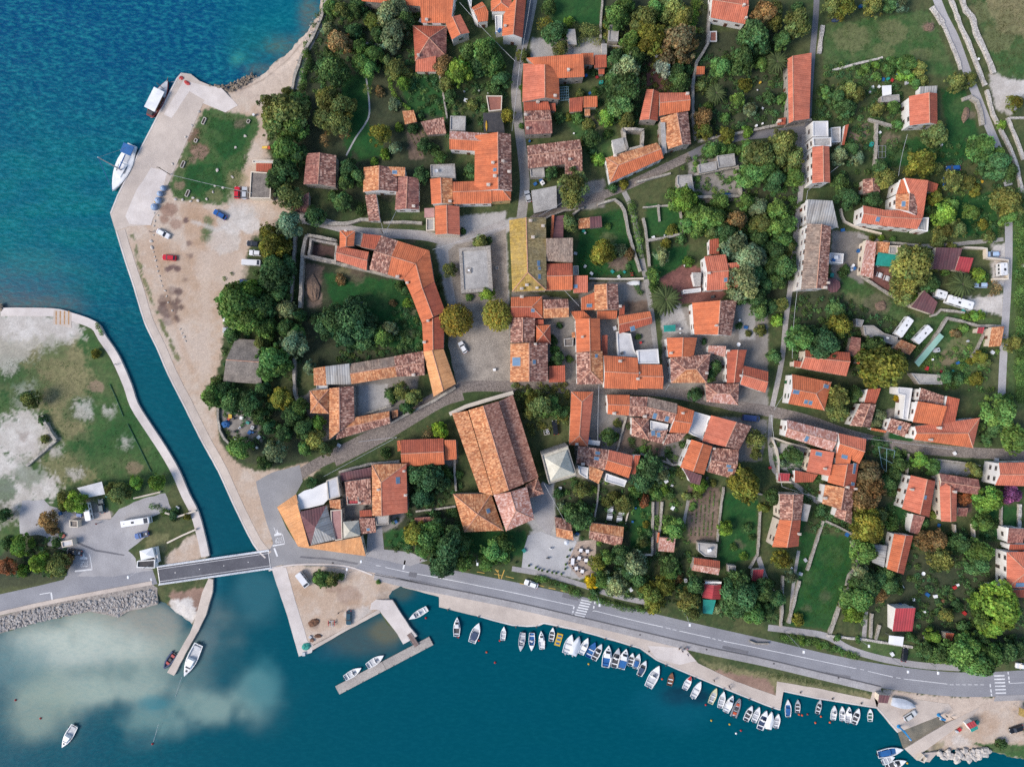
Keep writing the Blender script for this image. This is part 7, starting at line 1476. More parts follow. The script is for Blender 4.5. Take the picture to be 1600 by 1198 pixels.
def car(t, x0, y0, x1, y1, col, label, kind='car', name='parked_car', cat='car', wd=None):
    """(x0, y0) front and (x1, y1) rear in zoomed pixels"""
    a, b = W(*T(t, x0, y0)), W(*T(t, x1, y1)); c = (a+b)/2; L = (a-b).length; L = min(max(L, 3.9), 4.7) if kind in ('car', 'pickup') else L
    Wd = wd or (1.82 if kind != 'van' else 2.0); root = empty(name, (c.x, c.y, .03), atan2(a.y-b.y, a.x-b.x), label, cat); P = cpaint(col)
    q = MB()
    if kind in ('car', 'pickup'):
        q.loft([rr(L*.97, Wd*.92, .2), rr(L, Wd, .42), rr(L, Wd, .62, .4), rr(L*.965, Wd*.94, .84, .4), rr(L*.90, Wd*.86, .92, .3)]); q.build('body', P, root, smooth=False)
        x_r, x_f = (-L*.42, L*.22) if kind == 'car' else (-L*.12, L*.22)
        def gr(x0_, x1_, w, z): return [(x0_, -w, z), (x1_, -w, z), (x1_, w, z), (x0_, w, z)]
        g = MB(); g.loft([gr(x_r, x_f, Wd*.43, .90), gr(x_r+L*.09, x_f-L*.14, Wd*.36, 1.38)]); g.build('windows', GLASS, root)
        g = MB(); g.loft([gr(x_r+L*.085, x_f-L*.135, Wd*.365, 1.36), gr(x_r+L*.095, x_f-L*.15, Wd*.34, 1.45)]); g.build('roof_panel', P, root)
        if kind == 'pickup':
            g = MB(); g.box(-L*.47, -Wd*.38, .93, -L*.14, Wd*.38, .96); g.build('cargo_bed', DARKI, root)
            g = MB(); g.box(-L*.40, -Wd*.2, .96, -L*.3, Wd*.15, 1.12); g.build('load', GREYB, root)
        for s in (-1, 1):
            g = MB(); g.box(L*.1, s*Wd*.5-.02, .88, L*.15, s*Wd*.5+.16*s, 1.02) if s > 0 else g.box(L*.1, s*Wd*.5-.16, .88, L*.15, s*Wd*.5+.02, 1.02); g.build('mirror', P, root)
        for s in (-1, 1):
            g = MB(); g.box(L*.455, s*Wd*.33-.18, .6, L*.503, s*Wd*.33+.18, .80); g.build('headlight', LAMPW, root)
            g = MB(); g.box(-L*.503, s*Wd*.36-.15, .62, -L*.458, s*Wd*.36+.15, .84); g.build('tail_light', LAMPR, root)
    else:
        hh = {'van': 2.15, 'bus': 2.5, 'motorhome': 2.9, 'caravan': 2.5}[kind]
        q.loft([rr(L*.98, Wd*.95, .3, .2), rr(L, Wd, .5, .25), rr(L, Wd, hh*.55, .25), rr(L*.985, Wd*.96, hh*.9, .3), rr(L*.95, Wd*.90, hh, .35)]); q.build('body', P, root)
        g = MB(); f = L*.5
        g.loft([[(f-.02, -Wd*.4, hh*.55), (f+.03, -Wd*.4, hh*.55), (f+.03, Wd*.4, hh*.55), (f-.02, Wd*.4, hh*.55)], [(f-.22, -Wd*.37, hh*.86), (f-.10, -Wd*.37, hh*.90), (f-.10, Wd*.37, hh*.90), (f-.22, Wd*.37, hh*.86)]]); g.build('windscreen', GLASS, root)
        if kind in ('van', 'bus'):
            g = MB(); g.box(L*.30, -Wd*.39, hh-.12, L*.44, Wd*.39, hh+.01); g.build('windscreen_top', GLASS, root)
        for s in (-1, 1):
            g = MB()
            for k in ((-.3, .0, .28) if kind != 'caravan' else (-.22, .22)): g.box(L*k-L*.09, s*Wd*.5-.03, hh*.56, L*k+L*.09, s*Wd*.5+.03, hh*.8)
            g.build('side_windows', GLASS, root)
        spots = {'motorhome': ((-.32, 0, .35), (.05, .1, .42), (.33, -.1, .22)), 'caravan': ((-.25, .05, .22), (.1, -.05, .3), (.3, .1, .18)), 'bus': ((-.38, 0, .2), (-.08, .0, .42)), 'van': ()}[kind]
        for k, (u, v, sz) in enumerate(spots):
            g = MB(); g.box(u*L-sz, v*Wd-sz*.8, hh-.02, u*L+sz, v*Wd+sz*.8, hh+.14, taper=.04); g.build('roof_hatch', GLASS if k == 1 else GREYB, root)
        for s in (-1, 1):
            g = MB(); g.box(L*.47, s*Wd*.36-.14, .65, L*.51, s*Wd*.36+.14, .9); g.build('headlight' if kind != 'caravan' else 'marker_light', LAMPW, root)
            g = MB(); g.box(-L*.508, s*Wd*.4-.08, .8, -L*.47, s*Wd*.4+.08, 1.2); g.build('tail_light', LAMPR, root)
        if kind == 'caravan':
            g = MB(); g.tube((L*.5, -.5, .45), (L*.5+1.1, 0, .45), .05); g.tube((L*.5, .5, .45), (L*.5+1.1, 0, .45), .05); g.build('drawbar', METAL, root)
    wheels(root, L if kind != 'caravan' else L*.25, Wd, .33 if kind in ('car', 'pickup') else .38); return root
for a in [
 (4,1332,118,1424,172,'b','blue car parked at the edge of the sand lot near the quay lawn'),
 (4,1068,286,980,240,'w','white car parked alone on the sandy lot'),
 (4,1020,408,1106,416,'r','bright red car parked alone on the sandy lot'),
 (4,1545,322,1630,330,'d','dark car at the tree edge above the two white cars'),
 (4,1560,380,1640,386,'w','white car between the dark car and the white van'),
 (4,1495,562,1585,572,'n','dark blue car half under the big green tree'),
 (4,1395,862,1470,866,'s','grey car hidden under the trees beside the grey barn'),
 (4,1398,792,1470,798,'w','white car with only its nose showing under the big tree'),
 (4,1485,-30,1482,45,'r','red car parked between the flat hall and the lawn'),
 (4,1532,-28,1530,50,'s','silver car parked against the pale flat hall'),
 (6,90,-5,108,68,'s','silver car parked in the lane beside the grey corner shed'),
 (5,1272,935,1310,1003,'w','white car parked on the square under the round tree'),
 (10,262,222,276,318,'B','black car in the yard beside the bell tower'),
 (8,838,950,945,925,'b','blue pickup parked below the white minibus','pickup'),
 (8,634,712,648,806,'t','dark teal car in front of the beige carport'),
 (8,500,822,508,755,'b','blue car beside the bright green tree by the carport'),
 (8,425,1036,524,1052,'d','dark pickup beside the painted STOP word','pickup'),
 (13,581,310,583,214,'t','black-green car near the edge of the sandy spit'),
 (14,72,34,168,70,'w','white car parked on the road beside the café pavement'),
 (15,852,450,838,535,'B','black car parked nose-in by the white canopy'),
 (15,918,846,838,898,'g','light grey car on the quay by the blue crane'),
 (15,1493,970,1588,938,'B','black car parked at the right edge by the slipway'),
 (3,1095,1058,1202,1050,'b','blue car parked in the garden behind the big yellow-green tree'),
 (3,1108,1100,1100,1185,'b','blue car parked upright below the other blue car in the garden'),
 (7,1352,392,1436,390,'l','pale blue car inside the cream carport walls'),
 (7,1280,580,1362,584,'l','pale blue and white car beside the bushy palm'),
 (11,-130,-180,-130,-100,'B','black car in the lane beside the salmon street house') if False else (15,1545,558,1600,566,'w','white car half hidden by trees at the right edge of the road'),
]: car(*a)
for a in [
 (4,1640,448,1518,442,'w','white van parked at the tree edge of the sand lot','van','parked_van','van',2.0),
 (8,955,838,774,866,'w','long white minibus parked in the canal-side yard','bus','minibus','minibus',2.2),
 (8,552,735,574,846,'w','white pickup van under the beige carport','van','parked_van','van',2.0),
 (13,330,62,268,-18,'w','white van parked on the sandy spit beside the shrubs','van','parked_van','van',2.2),
 (10,1532,216,1432,206,'n','dark blue van parked on the cobbled street','van','parked_van','van',2.0),
 (7,1092,668,1250,718,'w','big white motorhome parked on the gravel drive','motorhome','motorhome','motorhome',2.7),
 (7,1438,528,1436,448,'w','white camper van in the walled yard by the track','motorhome','camper_van','camper',2.4),
 (7,868,790,790,900,'w','larger white caravan on the mown strip','caravan','caravan','caravan',2.7),
 (7,990,845,900,938,'w','smaller white caravan lower on the mown strip','caravan','caravan','caravan',2.6),
 (7,1024,632,1090,652,'w','white caravan tucked beside the plum shed','caravan','caravan','caravan',2.6),
]: car(*a)
# ------------------------------------------------------------------ swing bridge
def bridge():
    a, b = W(248, 898.5), W(421, 873.5); c = (a+b)/2; L = (a-b).length; root = empty('swing_bridge', (c.x, c.y, 0), atan2(b.y-a.y, b.x-a.x), 'grey swing bridge with white railings carrying the road over the canal', 'bridge'); w = 5.3
    q = MB(); q.box(-L/2, -w/2, -.45, L/2, w/2, .10); q.build('deck', ASPH_N, root)
    for s in (-1, 1):
        q = MB(); q.box(-L/2-.3, s*w/2-.02 if s > 0 else s*w/2-.55, -.5, L/2+.3, s*w/2+.55 if s > 0 else s*w/2+.02, .22); e = q.build('edge_beam', WHITE, root)
        q = MB()
        for k in range(15): q.tube((-L/2+L*k/14, s*(w/2+.3), .2), (-L/2+L*k/14, s*(w/2+.3), 1.2), .05)
        for zz in (.7, 1.2): q.tube((-L/2, s*(w/2+.3), zz), (L/2, s*(w/2+.3), zz), .06)
        q.build('railing', WHITE, root)
        q = MB(); q.box(-L/2, s*(w/2-.62)-.07, .10, L/2, s*(w/2-.62)+.07, .112); q.build('lane_line', PAINT, root)
    for k in (-1, 1):
        q = MB(); q.box(k*L/2-.12, -w/2, .10, k*L/2+.12, w/2, .118); q.build('expansion_joint', METAL, root)
    q = MB(); q.lathe([(2.6, -4), (2.4, -.5)], (-L*.36, 0, 0), 20); q.build('pivot_pier', QUAY, root)
    for k in range(4):
        q = MB(); q.lathe([(.18, 0), (.16, .03)], (-L*.35+k*L*.22, .1, .10), 8); q.build('deck_cover', METAL, root)
bridge()
q = MB(); q.box(-9.6, -.75, -.1, 9.6, .75, .35); p = W(*T(13, 800, 568)); pt = empty('floating_pontoon', (p.x, p.y, WATER+.2), R(27.5), 'long grey floating pontoon with a gangway in the bay', 'pontoon')
a, b = W(*T(13, 505, 722)), W(*T(13, 1093, 412)); c = (a+b)/2; L = (a-b).length; pt.location = (c.x, c.y, WATER+.15); pt.rotation_euler = (0, 0, atan2(b.y-a.y, b.x-a.x))
PLK = plain('grey_planks', (.40,.36,.325), .9, (.33,.295,.265), 1.4, fine=.4)
for k in range(2):
    q = MB(); q.box(-L/2+k*L/2+.04, -1.5, .0, k*L/2-.04, 1.5, .45); d = q.build('deck', PLK, pt)
    g = MB(); [g.tube((-L/2+k*L/2+L*.08+j*L*.17, -1.35, .45), (-L/2+k*L/2+L*.08+j*L*.17, -1.35, .75), .09) for j in range(3)]; g.build('cleat', BLACK, d)
a, b = W(*T(13, 955, 365)), W(*T(13, 1005, 440)); d = (b-a); gw = empty('gangway', (a.x, a.y, 0), atan2(d.y, d.x), 'short railed gangway between slipway jetty and pontoon', 'gangway'); L2 = d.length
q = MB(); q.box(0, -.8, .1, L2, .8, .2); q.build('walkway', plain('brown_grating', (.22,.15,.13), .8), gw)
for s in (-1, 1):
    q = MB(); q.tube((0, s*.8, 1.1), (L2, s*.8, 1.0), .04); [q.tube((L2*k/4, s*.8, .15), (L2*k/4, s*.8, 1.08), .035) for k in range(5)]; q.build('handrail', METAL, gw)
# ------------------------------------------------------------------ street furniture and small things
def lamp(px, py, label, h=7.0, bx=None, by=None):
    p = W(px, py, h); g = p + (Vector((0, 2.2, 0)) if bx is None else W(bx, by, 0)-W(px, py, 0)); g.z = 0
    root = empty('street_lamp', g, 0, label, 'street lamp'); q = MB(); q.tube((0, 0, 0), (0, 0, h-.3), .10, .07, 8); q.build('pole', METAL, root)
    e = p-g; q = MB(); q.tube((0, 0, h-.35), (e.x, e.y, h), .06, .05, 6); q.build('arm', METAL, root)
    q = MB(); q.box(e.x-.32, e.y-.5, h-.12, e.x+.32, e.y+.5, h+.14, taper=.08); q.build('lamp_head', WHITE, root)
lamp(564, 877, 'street lamp over the road below the apricot restaurant', bx=572, by=868); lamp(937, 945, 'street lamp just right of the first crosswalk', bx=935, by=936); lamp(1078, 976, 'street lamp over the road below the trailer boat shed', bx=1074, by=964); lamp(1256, 1018, 'street lamp over the road below the bright green lawn', bx=1238, by=998); lamp(1419, 1049, 'street lamp over the road near the black parked car', bx=1412, by=1041); lamp(1466, 1051, 'street lamp left of the right crosswalk', bx=1464, by=1043); lamp(200, 901.5, 'street lamp over the road at the canal bridge', bx=221, by=889); lamp(542, 889, 'street lamp at the kerb above the sandy spit', bx=539, by=902); lamp(746, 881, 'street lamp between the two tree groups beside the road', bx=744, by=876); lamp(1358, 1009, 'lamp beside the crimson box house', 5, 1352, 1005)
for px, py, h, lab in ((266, 273, 8.5, 'wooden power pole at the edge of the quay lawn'), (600, 366, 7, 'power pole beside the bent orange range'), (1262, 298, 7, 'wooden pole in the lane below the narrow white house'), (1245, 460, 7, 'wooden pole at the lower end of the three-storey house'), (620, 683, 6, 'pole on the cobbled street above the orange street cottage'), (1222, 760, 6, 'pole beside the cream windowed house'), (812, 100, 7, 'pole in the upper lane'), (1592, 414, 7, 'pole beyond the track at the right edge')):
    p = W(px, py); root = empty('utility_pole', p, 0, lab, 'utility pole'); q = MB(); q.tube((0, 0, -.2), (0, 0, h), .14, .09, 8); q.build('pole', BARK, root); q = MB(); q.box(-.7, -.06, h-.5, .7, .06, h-.38); q.build('crossarm', BARK, root); LM.append((px, py, None))
CAB = plain('pale_cable', (.55,.56,.58), .6)
for i, (a, b, z0, z1) in enumerate([((266,273),(394,302),8.1,4.5),((718,4),(805,96),6,6.6),((830,-6),(812,100),6,6.6),((812,100),(800,205),6.6,5.6),((600,366),(621,326),6.6,4.4),((600,366),(596,349),6.6,3.3),((676,390),(793,352),5.4,6.7),((842,338),(905,300),6.4,5),((852,420),(905,478),5,5.1),((1262,298),(1310,260),6.6,5),((1245,460),(1238,560),6.6,5.4),((1245,460),(1262,298),6.6,6.6),((620,683),(506,744),5.6,5.5),((620,683),(560,690),5.6,4.6),((850,755),(902,850),6.5,3.4),((936,600),(934,690),5.8,4.8),((1222,760),(1205,648),5.6,6),((1222,760),(1285,780),5.6,4.5),((1348,684),(1490,702),5,5.8),((1210,640),(1224,618),6,6),((1040,610),(1046,600),6,5.6),((1418,210),(1404,275),5.4,6.8)]):
    A, B = W(*a, z0), W(*b, z1); n = 9; q = MB(); P = [lerp(A, B, k/n)-Vector((0, 0, .9*(1-(2*k/n-1)**2)*min(1, (A-B).length/20))) for k in range(n+1)]
    for k in range(n): q.tube(P[k]-A, P[k+1]-A, .045, n=4)
    o = q.build('overhead_cable', CAB, None, A); auto(o, 'thin overhead cable', (a[0]+b[0])/2, (a[1]+b[1])/2, 'cable')
# café
TABM = plain('white_table_top', (.80,.80,.82), .6); CHRM = plain('dark_wicker_chair', (.045,.04,.055), .8, (.08,.07,.09), 2)
def chair(x, y, z, rz, parent=None, label=None):
    root = empty('cafe_chair', (x, y, z), rz, label, 'chair', 'chairs round the café tables'); q = MB(); q.box(-.24, -.24, .40, .24, .24, .47); q.build('seat', CHRM, root); q = MB(); q.box(-.26, -.24, .47, -.19, .24, .90); q.build('backrest', CHRM, root)
    for sx in (-1, 1):
        for sy in (-1, 1):
            q = MB(); q.tube((sx*.2, sy*.2, 0), (sx*.2, sy*.2, .4), .025, n=5); q.build('leg', METAL, root)
    return root
ch0 = None
WHO = ['upper left', 'upper right', 'middle', 'right', 'far left', 'lower left', 'lower right']
for i, (x, y, w, l) in enumerate([(1070,485,.55,.55),(1172,500,.55,.55),(1043,605,.55,.55),(1150,640,.55,.55),(942,660,.55,1.1),(1000,765,.55,.55),(1092,810,.55,.55)]):
    px, py = 800+x/9.98, 810+y/9.98; p = W(px, py); root = empty('cafe_table', (p.x, p.y, .04), R(random.uniform(-15, 15)), f'square white café table, the {WHO[i]} one of seven below the garden houses' if i != 4 else 'long white café table at the forecourt side of the seating', 'table', 'café tables')
    q = MB(); q.box(-w, -l, .70, w, l, .76); q.build('table_top', TABM, root); q = MB(); q.tube((0, 0, 0), (0, 0, .7), .05); q.lathe([(.3, 0), (.28, .04)]); q.build('pedestal', METAL, root)
    for k in range(4 if i != 4 else 6):
        a = k*pi/2+pi/4*(0) if i != 4 else [0, pi, 0, pi, pi/2, -pi/2][k]; off = 0 if i != 4 else [.55, .55, -.55, -.55, 0, 0][k]
        cx = p.x+cos(a)*(w+.32); cy = p.y+sin(a)*((l if i == 4 else w)+.32)+off
        if ch0 is None: c = ch0 = chair(cx, cy, .04, a+pi)
        else: c = copy_tree(ch0); c.location = (cx, cy, .04); c.rotation_euler = (0, 0, a+pi)
        c['label'] = f'dark wicker chair drawn up to the {WHO[i]} café table' if i != 4 else 'dark wicker chair drawn up to the long café table'; c['group'] = f'chairs at the {WHO[i]} café table'
def white_table(t, x, y, rz, label, w=.55, l=.9):
    p = W(*T(t, x, y)); root = empty('garden_table', (p.x, p.y, .03), rz, label, 'table'); q = MB(); q.box(-l, -w, .70, l, w, .76); q.build('table_top', TABM, root)
    for sx in (-1, 1):
        for sy in (-1, 1):
            q = MB(); q.tube((sx*l*.85, sy*w*.8, 0), (sx*l*.85, sy*w*.8, .7), .04); q.build('leg', METAL, root)
    for sy in (-1, 1):
        q = MB(); q.box(-l, sy*(w+.35)-.14, .40, l, sy*(w+.35)+.14, .45); [q.tube((sx*l*.8, sy*(w+.35), 0), (sx*l*.8, sy*(w+.35), .40), .03) for sx in (-1, 1)]; q.build('bench', GREYB, root)
for x, y, n in ((612,780,'upper left'),(682,795,'upper right'),(607,826,'lower left'),(668,840,'lower right')): white_table(10, x, y, R(-8), f'white garden table with benches, {n} of four on the gravel terrace')
for x, y, n in ((690,520,'white patio table under the teal awning edge'), (735,540,'white patio table nearer the patio wall')): white_table(7, x, y, R(70), n, .5, .8)
for x, y, c, n in ((848,350,'s','pale round parasol beside the brown cottage'),):
    p = W(800+x/9.98, 810+y/9.98); root = empty('parasol', (p.x, p.y, 0), 0, n, 'parasol'); q = MB(); q.lathe([(.9, 2.1), (.05, 2.5)], n=8); q.build('canopy', SILV, root); q = MB(); q.tube((0, 0, 0), (0, 0, 2.3), .04); q.build('pole', METAL, root)
# igloo-shaped recycling bins
for i, (x, y, r, n) in enumerate(((568,350,.95,'first blue dome-shaped recycling bin from the power pole'),(515,435,.95,'second blue dome-shaped recycling bin from the power pole'),(485,540,1.1,'grey-blue dome bin with a yellow flap'),(425,640,1.15,'pale-sided dome bin nearest the white car'))):
    px, py = 200+x/9.98, 260+y/9.98; p = W(px, py); root = empty('recycling_bin', (p.x, p.y, .066), .3*i, n, 'recycling bin', 'dome recycling bins'); q = MB(); q.lathe([(r*.86, 0), (r, .3), (r*.98, .8), (r*.8, 1.2), (r*.5, 1.45), (r*.12, 1.55)], n=18); q.build('shell', plain('blue_grey_plastic', (.20,.29,.44), .6, (.27,.35,.48), 1.0), root, smooth=True)
    q = MB(); q.box(-r*1.05, -.25, .85, -r*.72, .25, 1.15); q.build('flap', YELB if i == 2 else GREYB, root); q = MB(); q.lathe([(.16, 1.5), (.16, 1.66), (.02, 1.7)], n=8); q.build('lifting_eye', METAL, root)
# planters, stones, benches round the quay lawn
CONC = plain('pale_cast_concrete', (.55,.50,.45), .9, (.46,.42,.37), 1.0); SOIL = plain('dark_soil', (.05,.035,.03), .95)
for i, (t, x, y, n) in enumerate([(0,1274,757,'concrete planter trough near the top corner of the quay lawn'),(0,1143,1028,'concrete planter trough at the middle of the lawn edge'),(4,1172,10,'concrete planter trough beside the dome bins'),(0,1552,760,'short concrete planter near the hall hedge'),(0,1224,880,'square concrete planter on the bare lawn patch')]):
    p = W(*T(t, x, y)); l = 1.1 if i < 3 else .55; root = empty('planter_trough', (p.x, p.y, 0), R(66), n, 'planter'); q = MB(); w = .42
    for s in (-1, 1): q.box(-l, s*w-.09, 0, l, s*w+.09, .5); q.box(s*l-.09, -w+.09, 0, s*l+.09, w-.09, .499)
    q.build('trough', CONC, root); q = MB(); q.box(-l+.09, -w+.09, .05, l-.09, w-.09, .36); q.build('soil', SOIL, root)
def rock_mesh(seed, r=1.0, flat=.6):
    rr_ = random.Random(seed); bm = bmesh.new(); bmesh.ops.create_icosphere(bm, subdivisions=2, radius=r)
    d = [Vector((rr_.gauss(0, 1), rr_.gauss(0, 1), rr_.gauss(0, 1))).normalized() for _ in range(9)]; h = [rr_.uniform(.5, .85)*r for _ in d]
    for v in bm.verts:
        for a, k in zip(d, h):
            e = v.co.dot(a)
            if e > k: v.co -= a*(e-k)
        v.co.z *= flat
    me = bpy.data.meshes.new('rock'); bm.to_mesh(me); bm.free(); return me
LIME = plain('pale_limestone', (.58,.53,.48), .95, (.42,.38,.34), 1.6, fine=.4); GREYR = plain('grey_boulder', (.46,.43,.405), .95, (.27,.245,.225), 1.3, fine=.5)
ROCKS = []
for i in range(6):
    m = rock_mesh(i); m.materials.append(LIME); ROCKS.append(m)
for i, (t, x, y) in enumerate([(0,1240,700),(0,1197,785),(0,1160,855),(0,1076,1024),(0,1530,850),(0,1470,922),(0,1357,1063),(0,1450,1105),(0,1342,1160),(0,1392,1172),(0,1330,1200),(4,1095,48),(4,1140,50),(4,1205,38),(4,1190,58),(4,1236,55),(4,1290,45),(4,945,308),(4,948,347)] + [(4, x, y) for x, y in ((967,182),(960,212),(957,270),(958,375),(965,404),(972,428),(978,466),(985,494),(996,525),(1003,555),(1012,586),(1030,616),(1040,650),(1050,690),(1075,740),(1124,855),(1136,882),(1148,905),(1158,930),(985,148),(962,132))]):
    px, py = T(t, x, y); p = W(px, py); o = link('boulder', ROCKS[i % 6], None, (p.x, p.y, .12)); s = random.uniform(.38, .58) if i < 19 else random.uniform(.26, .36); o.scale = (s*random.uniform(1, 1.6), s, s); o.rotation_euler = (0, 0, random.uniform(0, 6))
    auto(o, 'pale marker stone' if i < 19 else 'small stone in the long curved row', px, py, 'stone', 'stones round the quay lawn' if i < 19 else 'row of stones along the canal side')
# riprap
def riprap(name, P, n, r0, r1, seed, mat, label):
    r = random.Random(seed); xs = [p[0] for p in P]; ys = [p[1] for p in P]; mb = MB(); k = 0; cx, cy = sum(xs)/len(xs), sum(ys)/len(ys); base = W(cx, cy, 0); rm = [rock_mesh(100+i) for i in range(5)]; rm = [([v.co.copy() for v in m.vertices], [tuple(f.vertices) for f in m.polygons]) for m in rm]
    while k < n:
        x, y = r.uniform(min(xs), max(xs)), r.uniform(min(ys), max(ys))
        if not pip(x, y, P): continue
        k += 1; p = W(x, y)-base; s = r.uniform(r0, r1); M_ = Matrix.Translation((p.x, p.y, r.uniform(-.25, .3))) @ Matrix.Rotation(r.uniform(0, 6), 4, 'Z') @ Matrix.Rotation(r.uniform(-.5, .5), 4, 'X') @ Matrix.Diagonal((s*r.uniform(.9, 1.5), s, s*1.1, 1)); v, f = rm[k % 5]; mb.add([M_ @ a for a in v], f)
    tag(mb.build(name, mat, None, base), label, 'rocks', None, 'stuff')
riprap('riprap', pts("0,965 60,951 130,938 180,932 238,920 246,940 200,952 185,962 165,956 140,953 100,962 60,970 30,980 0,988 -20,985"), 1250, .25, .6, 5, GREYR, 'grey boulders heaped along the road embankment')
riprap('riprap', pts("1466,1174 1480,1172 1508,1172 1545,1170 1548,1176 1525,1186 1500,1190 1470,1184"), 90, .5, 1.1, 6, LIME, 'pale boulders along the bottom right shore')
riprap('beach_rocks', pts("325,133 345,137 360,146 375,138 402,120 398,112 376,124 350,133"), 110, .2, .55, 8, plain('weathered_beach_rock', (.27,.215,.155), .95, (.16,.13,.105), 1.4, fine=.5), 'brown rocks along the beach foot')
riprap('beach_rocks', pts("0,474 14,480 -10,486"), 12, .4, .9, 9, MATS['weathered_beach_rock'], 'dark rocks at the left edge of the quay')
riprap('stone_rubble', pts("458,118 470,95 496,40 500,20 490,25 465,80"), 40, .08, .25, 10, LIME, 'loose pebbles along the upper beach')
# red covers, blue crane, junk
def tarp(px, py, rx, ry, h, rz, mat, label, name='tarpaulin', cat='tarpaulin', seed=0, z=.06):
    r = random.Random(seed); p = W(px, py); n = 16; q = MB()
    def ring(k, zz): return [((rx*k*(1+.18*r.uniform(-1, 1)))*cos(2*pi*j/n), (ry*k*(1+.18*r.uniform(-1, 1)))*sin(2*pi*j/n), zz*(1+.2*r.uniform(-1, 1))) for j in range(n)]
    q.loft([ring(1, .02), ring(.95, h*.5), ring(.6, h*.9), ring(.15, h)]); o = q.build(name, mat, None, (p.x, p.y, z)); o.rotation_euler = (0, 0, rz); return tag(o, label, cat)
tarp(283.5, 122.5, .75, .6, .5, 0, REDB, 'round red cover at the tip of the quay corner', seed=1); tarp(292.5, 130, 1.1, .55, .5, -.6, REDB, 'longer crumpled red cover beside the quay corner', seed=2)
tarp(353.5, 662.5, 1.4, 1.2, 1.0, .2, BLUEC, 'bright blue tarpaulin in the junk yard', seed=3); tarp(479, 1009, 1.5, 1.1, .7, .3, TM['E'], 'green tarpaulin heap on the tip of the spit', seed=4); tarp(1360, 826, .8, .4, .3, 0, GREYB, 'grey sheet on the small lawn wall', seed=5) if False else None
tarp(490, 972, 1.9, 1.2, .7, .4, plain('rusty_scrap', (.20,.09,.045), .9, (.11,.06,.04), 2.0, fine=.5), 'rusty scrap heap on the sandy spit', 'scrap_heap', 'scrap heap', 6); tarp(497, 993, 1.2, .7, .5, .1, MATS['rusty_scrap'], 'smaller rusty heap beside the green tarpaulin', 'scrap_heap', 'scrap heap', 7)
tarp(1451, 43, 1.7, 1.4, .8, .3, plain('brushwood', (.24,.16,.11), .95, (.15,.10,.075), 2.5, fine=.6), 'brown brushwood heap on the open meadow', 'brushwood_heap', 'brushwood', 8, 0); tarp(1376, 478, 1.9, 1.7, .7, .3, MATS['brushwood'], 'brown brushwood heap on the mown strip', 'brushwood_heap', 'brushwood', 9, 0); tarp(489, 450, 2.2, 4.5, 1.0, .2, MATS['brushwood'], 'long heap of old timber beside the courtyard wall', 'timber_heap', 'timber', 10, 0); tarp(1508, 180, 1.2, 2.4, .8, -.2, MATS['brushwood'], 'brushwood heap beside the curved meadow wall', 'brushwood_heap', 'brushwood', 11, 0)
tarp(1313, 24, 1.5, .9, 1.0, .1, YELB, 'yellow-orange tarpaulin on a trailer in the top meadow corner', seed=12); tarp(1306, 31, 1.4, .9, .8, .4, NAVY, 'dark blue bundle beside the yellow tarpaulin', seed=13)
def crane(px, py, rz, L, label):
    p = W(px, py); root = empty('harbour_crane', (p.x, p.y, .06), rz, label, 'crane'); B_ = plain('crane_blue', (.02,.26,.55), .5, (.03,.20,.42), 1.0)
    q = MB(); q.lathe([(.6, 0), (.6, .25), (.32, .3), (.28, 3.2), (.4, 3.3), (.4, 3.6)], n=12); q.build('column', B_, root); q = MB(); q.loft([[(0, -.28, 3.3), (0, .28, 3.3), (0, .28, 3.85), (0, -.28, 3.85)], [(L, -.16, 3.6), (L, .16, 3.6), (L, .16, 3.85), (L, -.16, 3.85)]]); q.build('jib', B_, root)
    q = MB(); q.box(L-.5, -.35, 3.3, L+.1, .35, 3.55); q.tube((L-.2, 0, 1.2), (L-.2, 0, 3.4), .03); q.build('hoist', WHITE, root)
crane(1403.5, 1134, R(-52), 3.6, 'blue harbour crane swung out over the slipway'); crane(1466, 1116, R(170), 1.4, 'small blue winch post on the slipway wall')
def spring(px, py, label, m):
    p = W(px, py); root = empty('spring_rider', (p.x, p.y, .04), R(-10), label, 'spring rider'); q = MB(); q.tube((0, 0, 0), (0, 0, .4), .12, n=8); q.build('spring', METAL, root); q = MB(); q.loft([[(-.6, -.12, .4), (.6, -.12, .4), (.6, .12, .4), (-.6, .12, .4)], [(-.5, -.2, .7), (.5, -.2, .7), (.5, .2, .7), (-.5, .2, .7)], [(-.25, -.12, .85), (.35, -.1, 1.05), (.35, .1, 1.05), (-.25, .12, .85)]]); q.build('seat_body', m, root)
spring(860.5, 856, 'pale spring rider on the forecourt slabs', GREYB); spring(856, 871, 'red and dark spring rider on the forecourt slabs', DARKI)
p = W(417, 232); root = empty('play_slide', (p.x, p.y, 0), R(-8), 'yellow play slide on the lawn beside the trees', 'play slide'); q = MB(); q.loft([[(-1.5, -.4, .2), (-1.5, .4, .2), (-1.5, .4, .35), (-1.5, -.4, .35)], [(.6, -.4, 1.3), (.6, .4, 1.3), (.6, .4, 1.45), (.6, -.4, 1.45)]]); q.build('chute', YELB, root); q = MB(); q.box(.6, -.5, 1.2, 1.5, .5, 1.35); [q.tube((x, y, 0), (x, y, 1.25), .05) for x in (.7, 1.4) for y in (-.4, .4)]; q.build('platform', ORG, root)
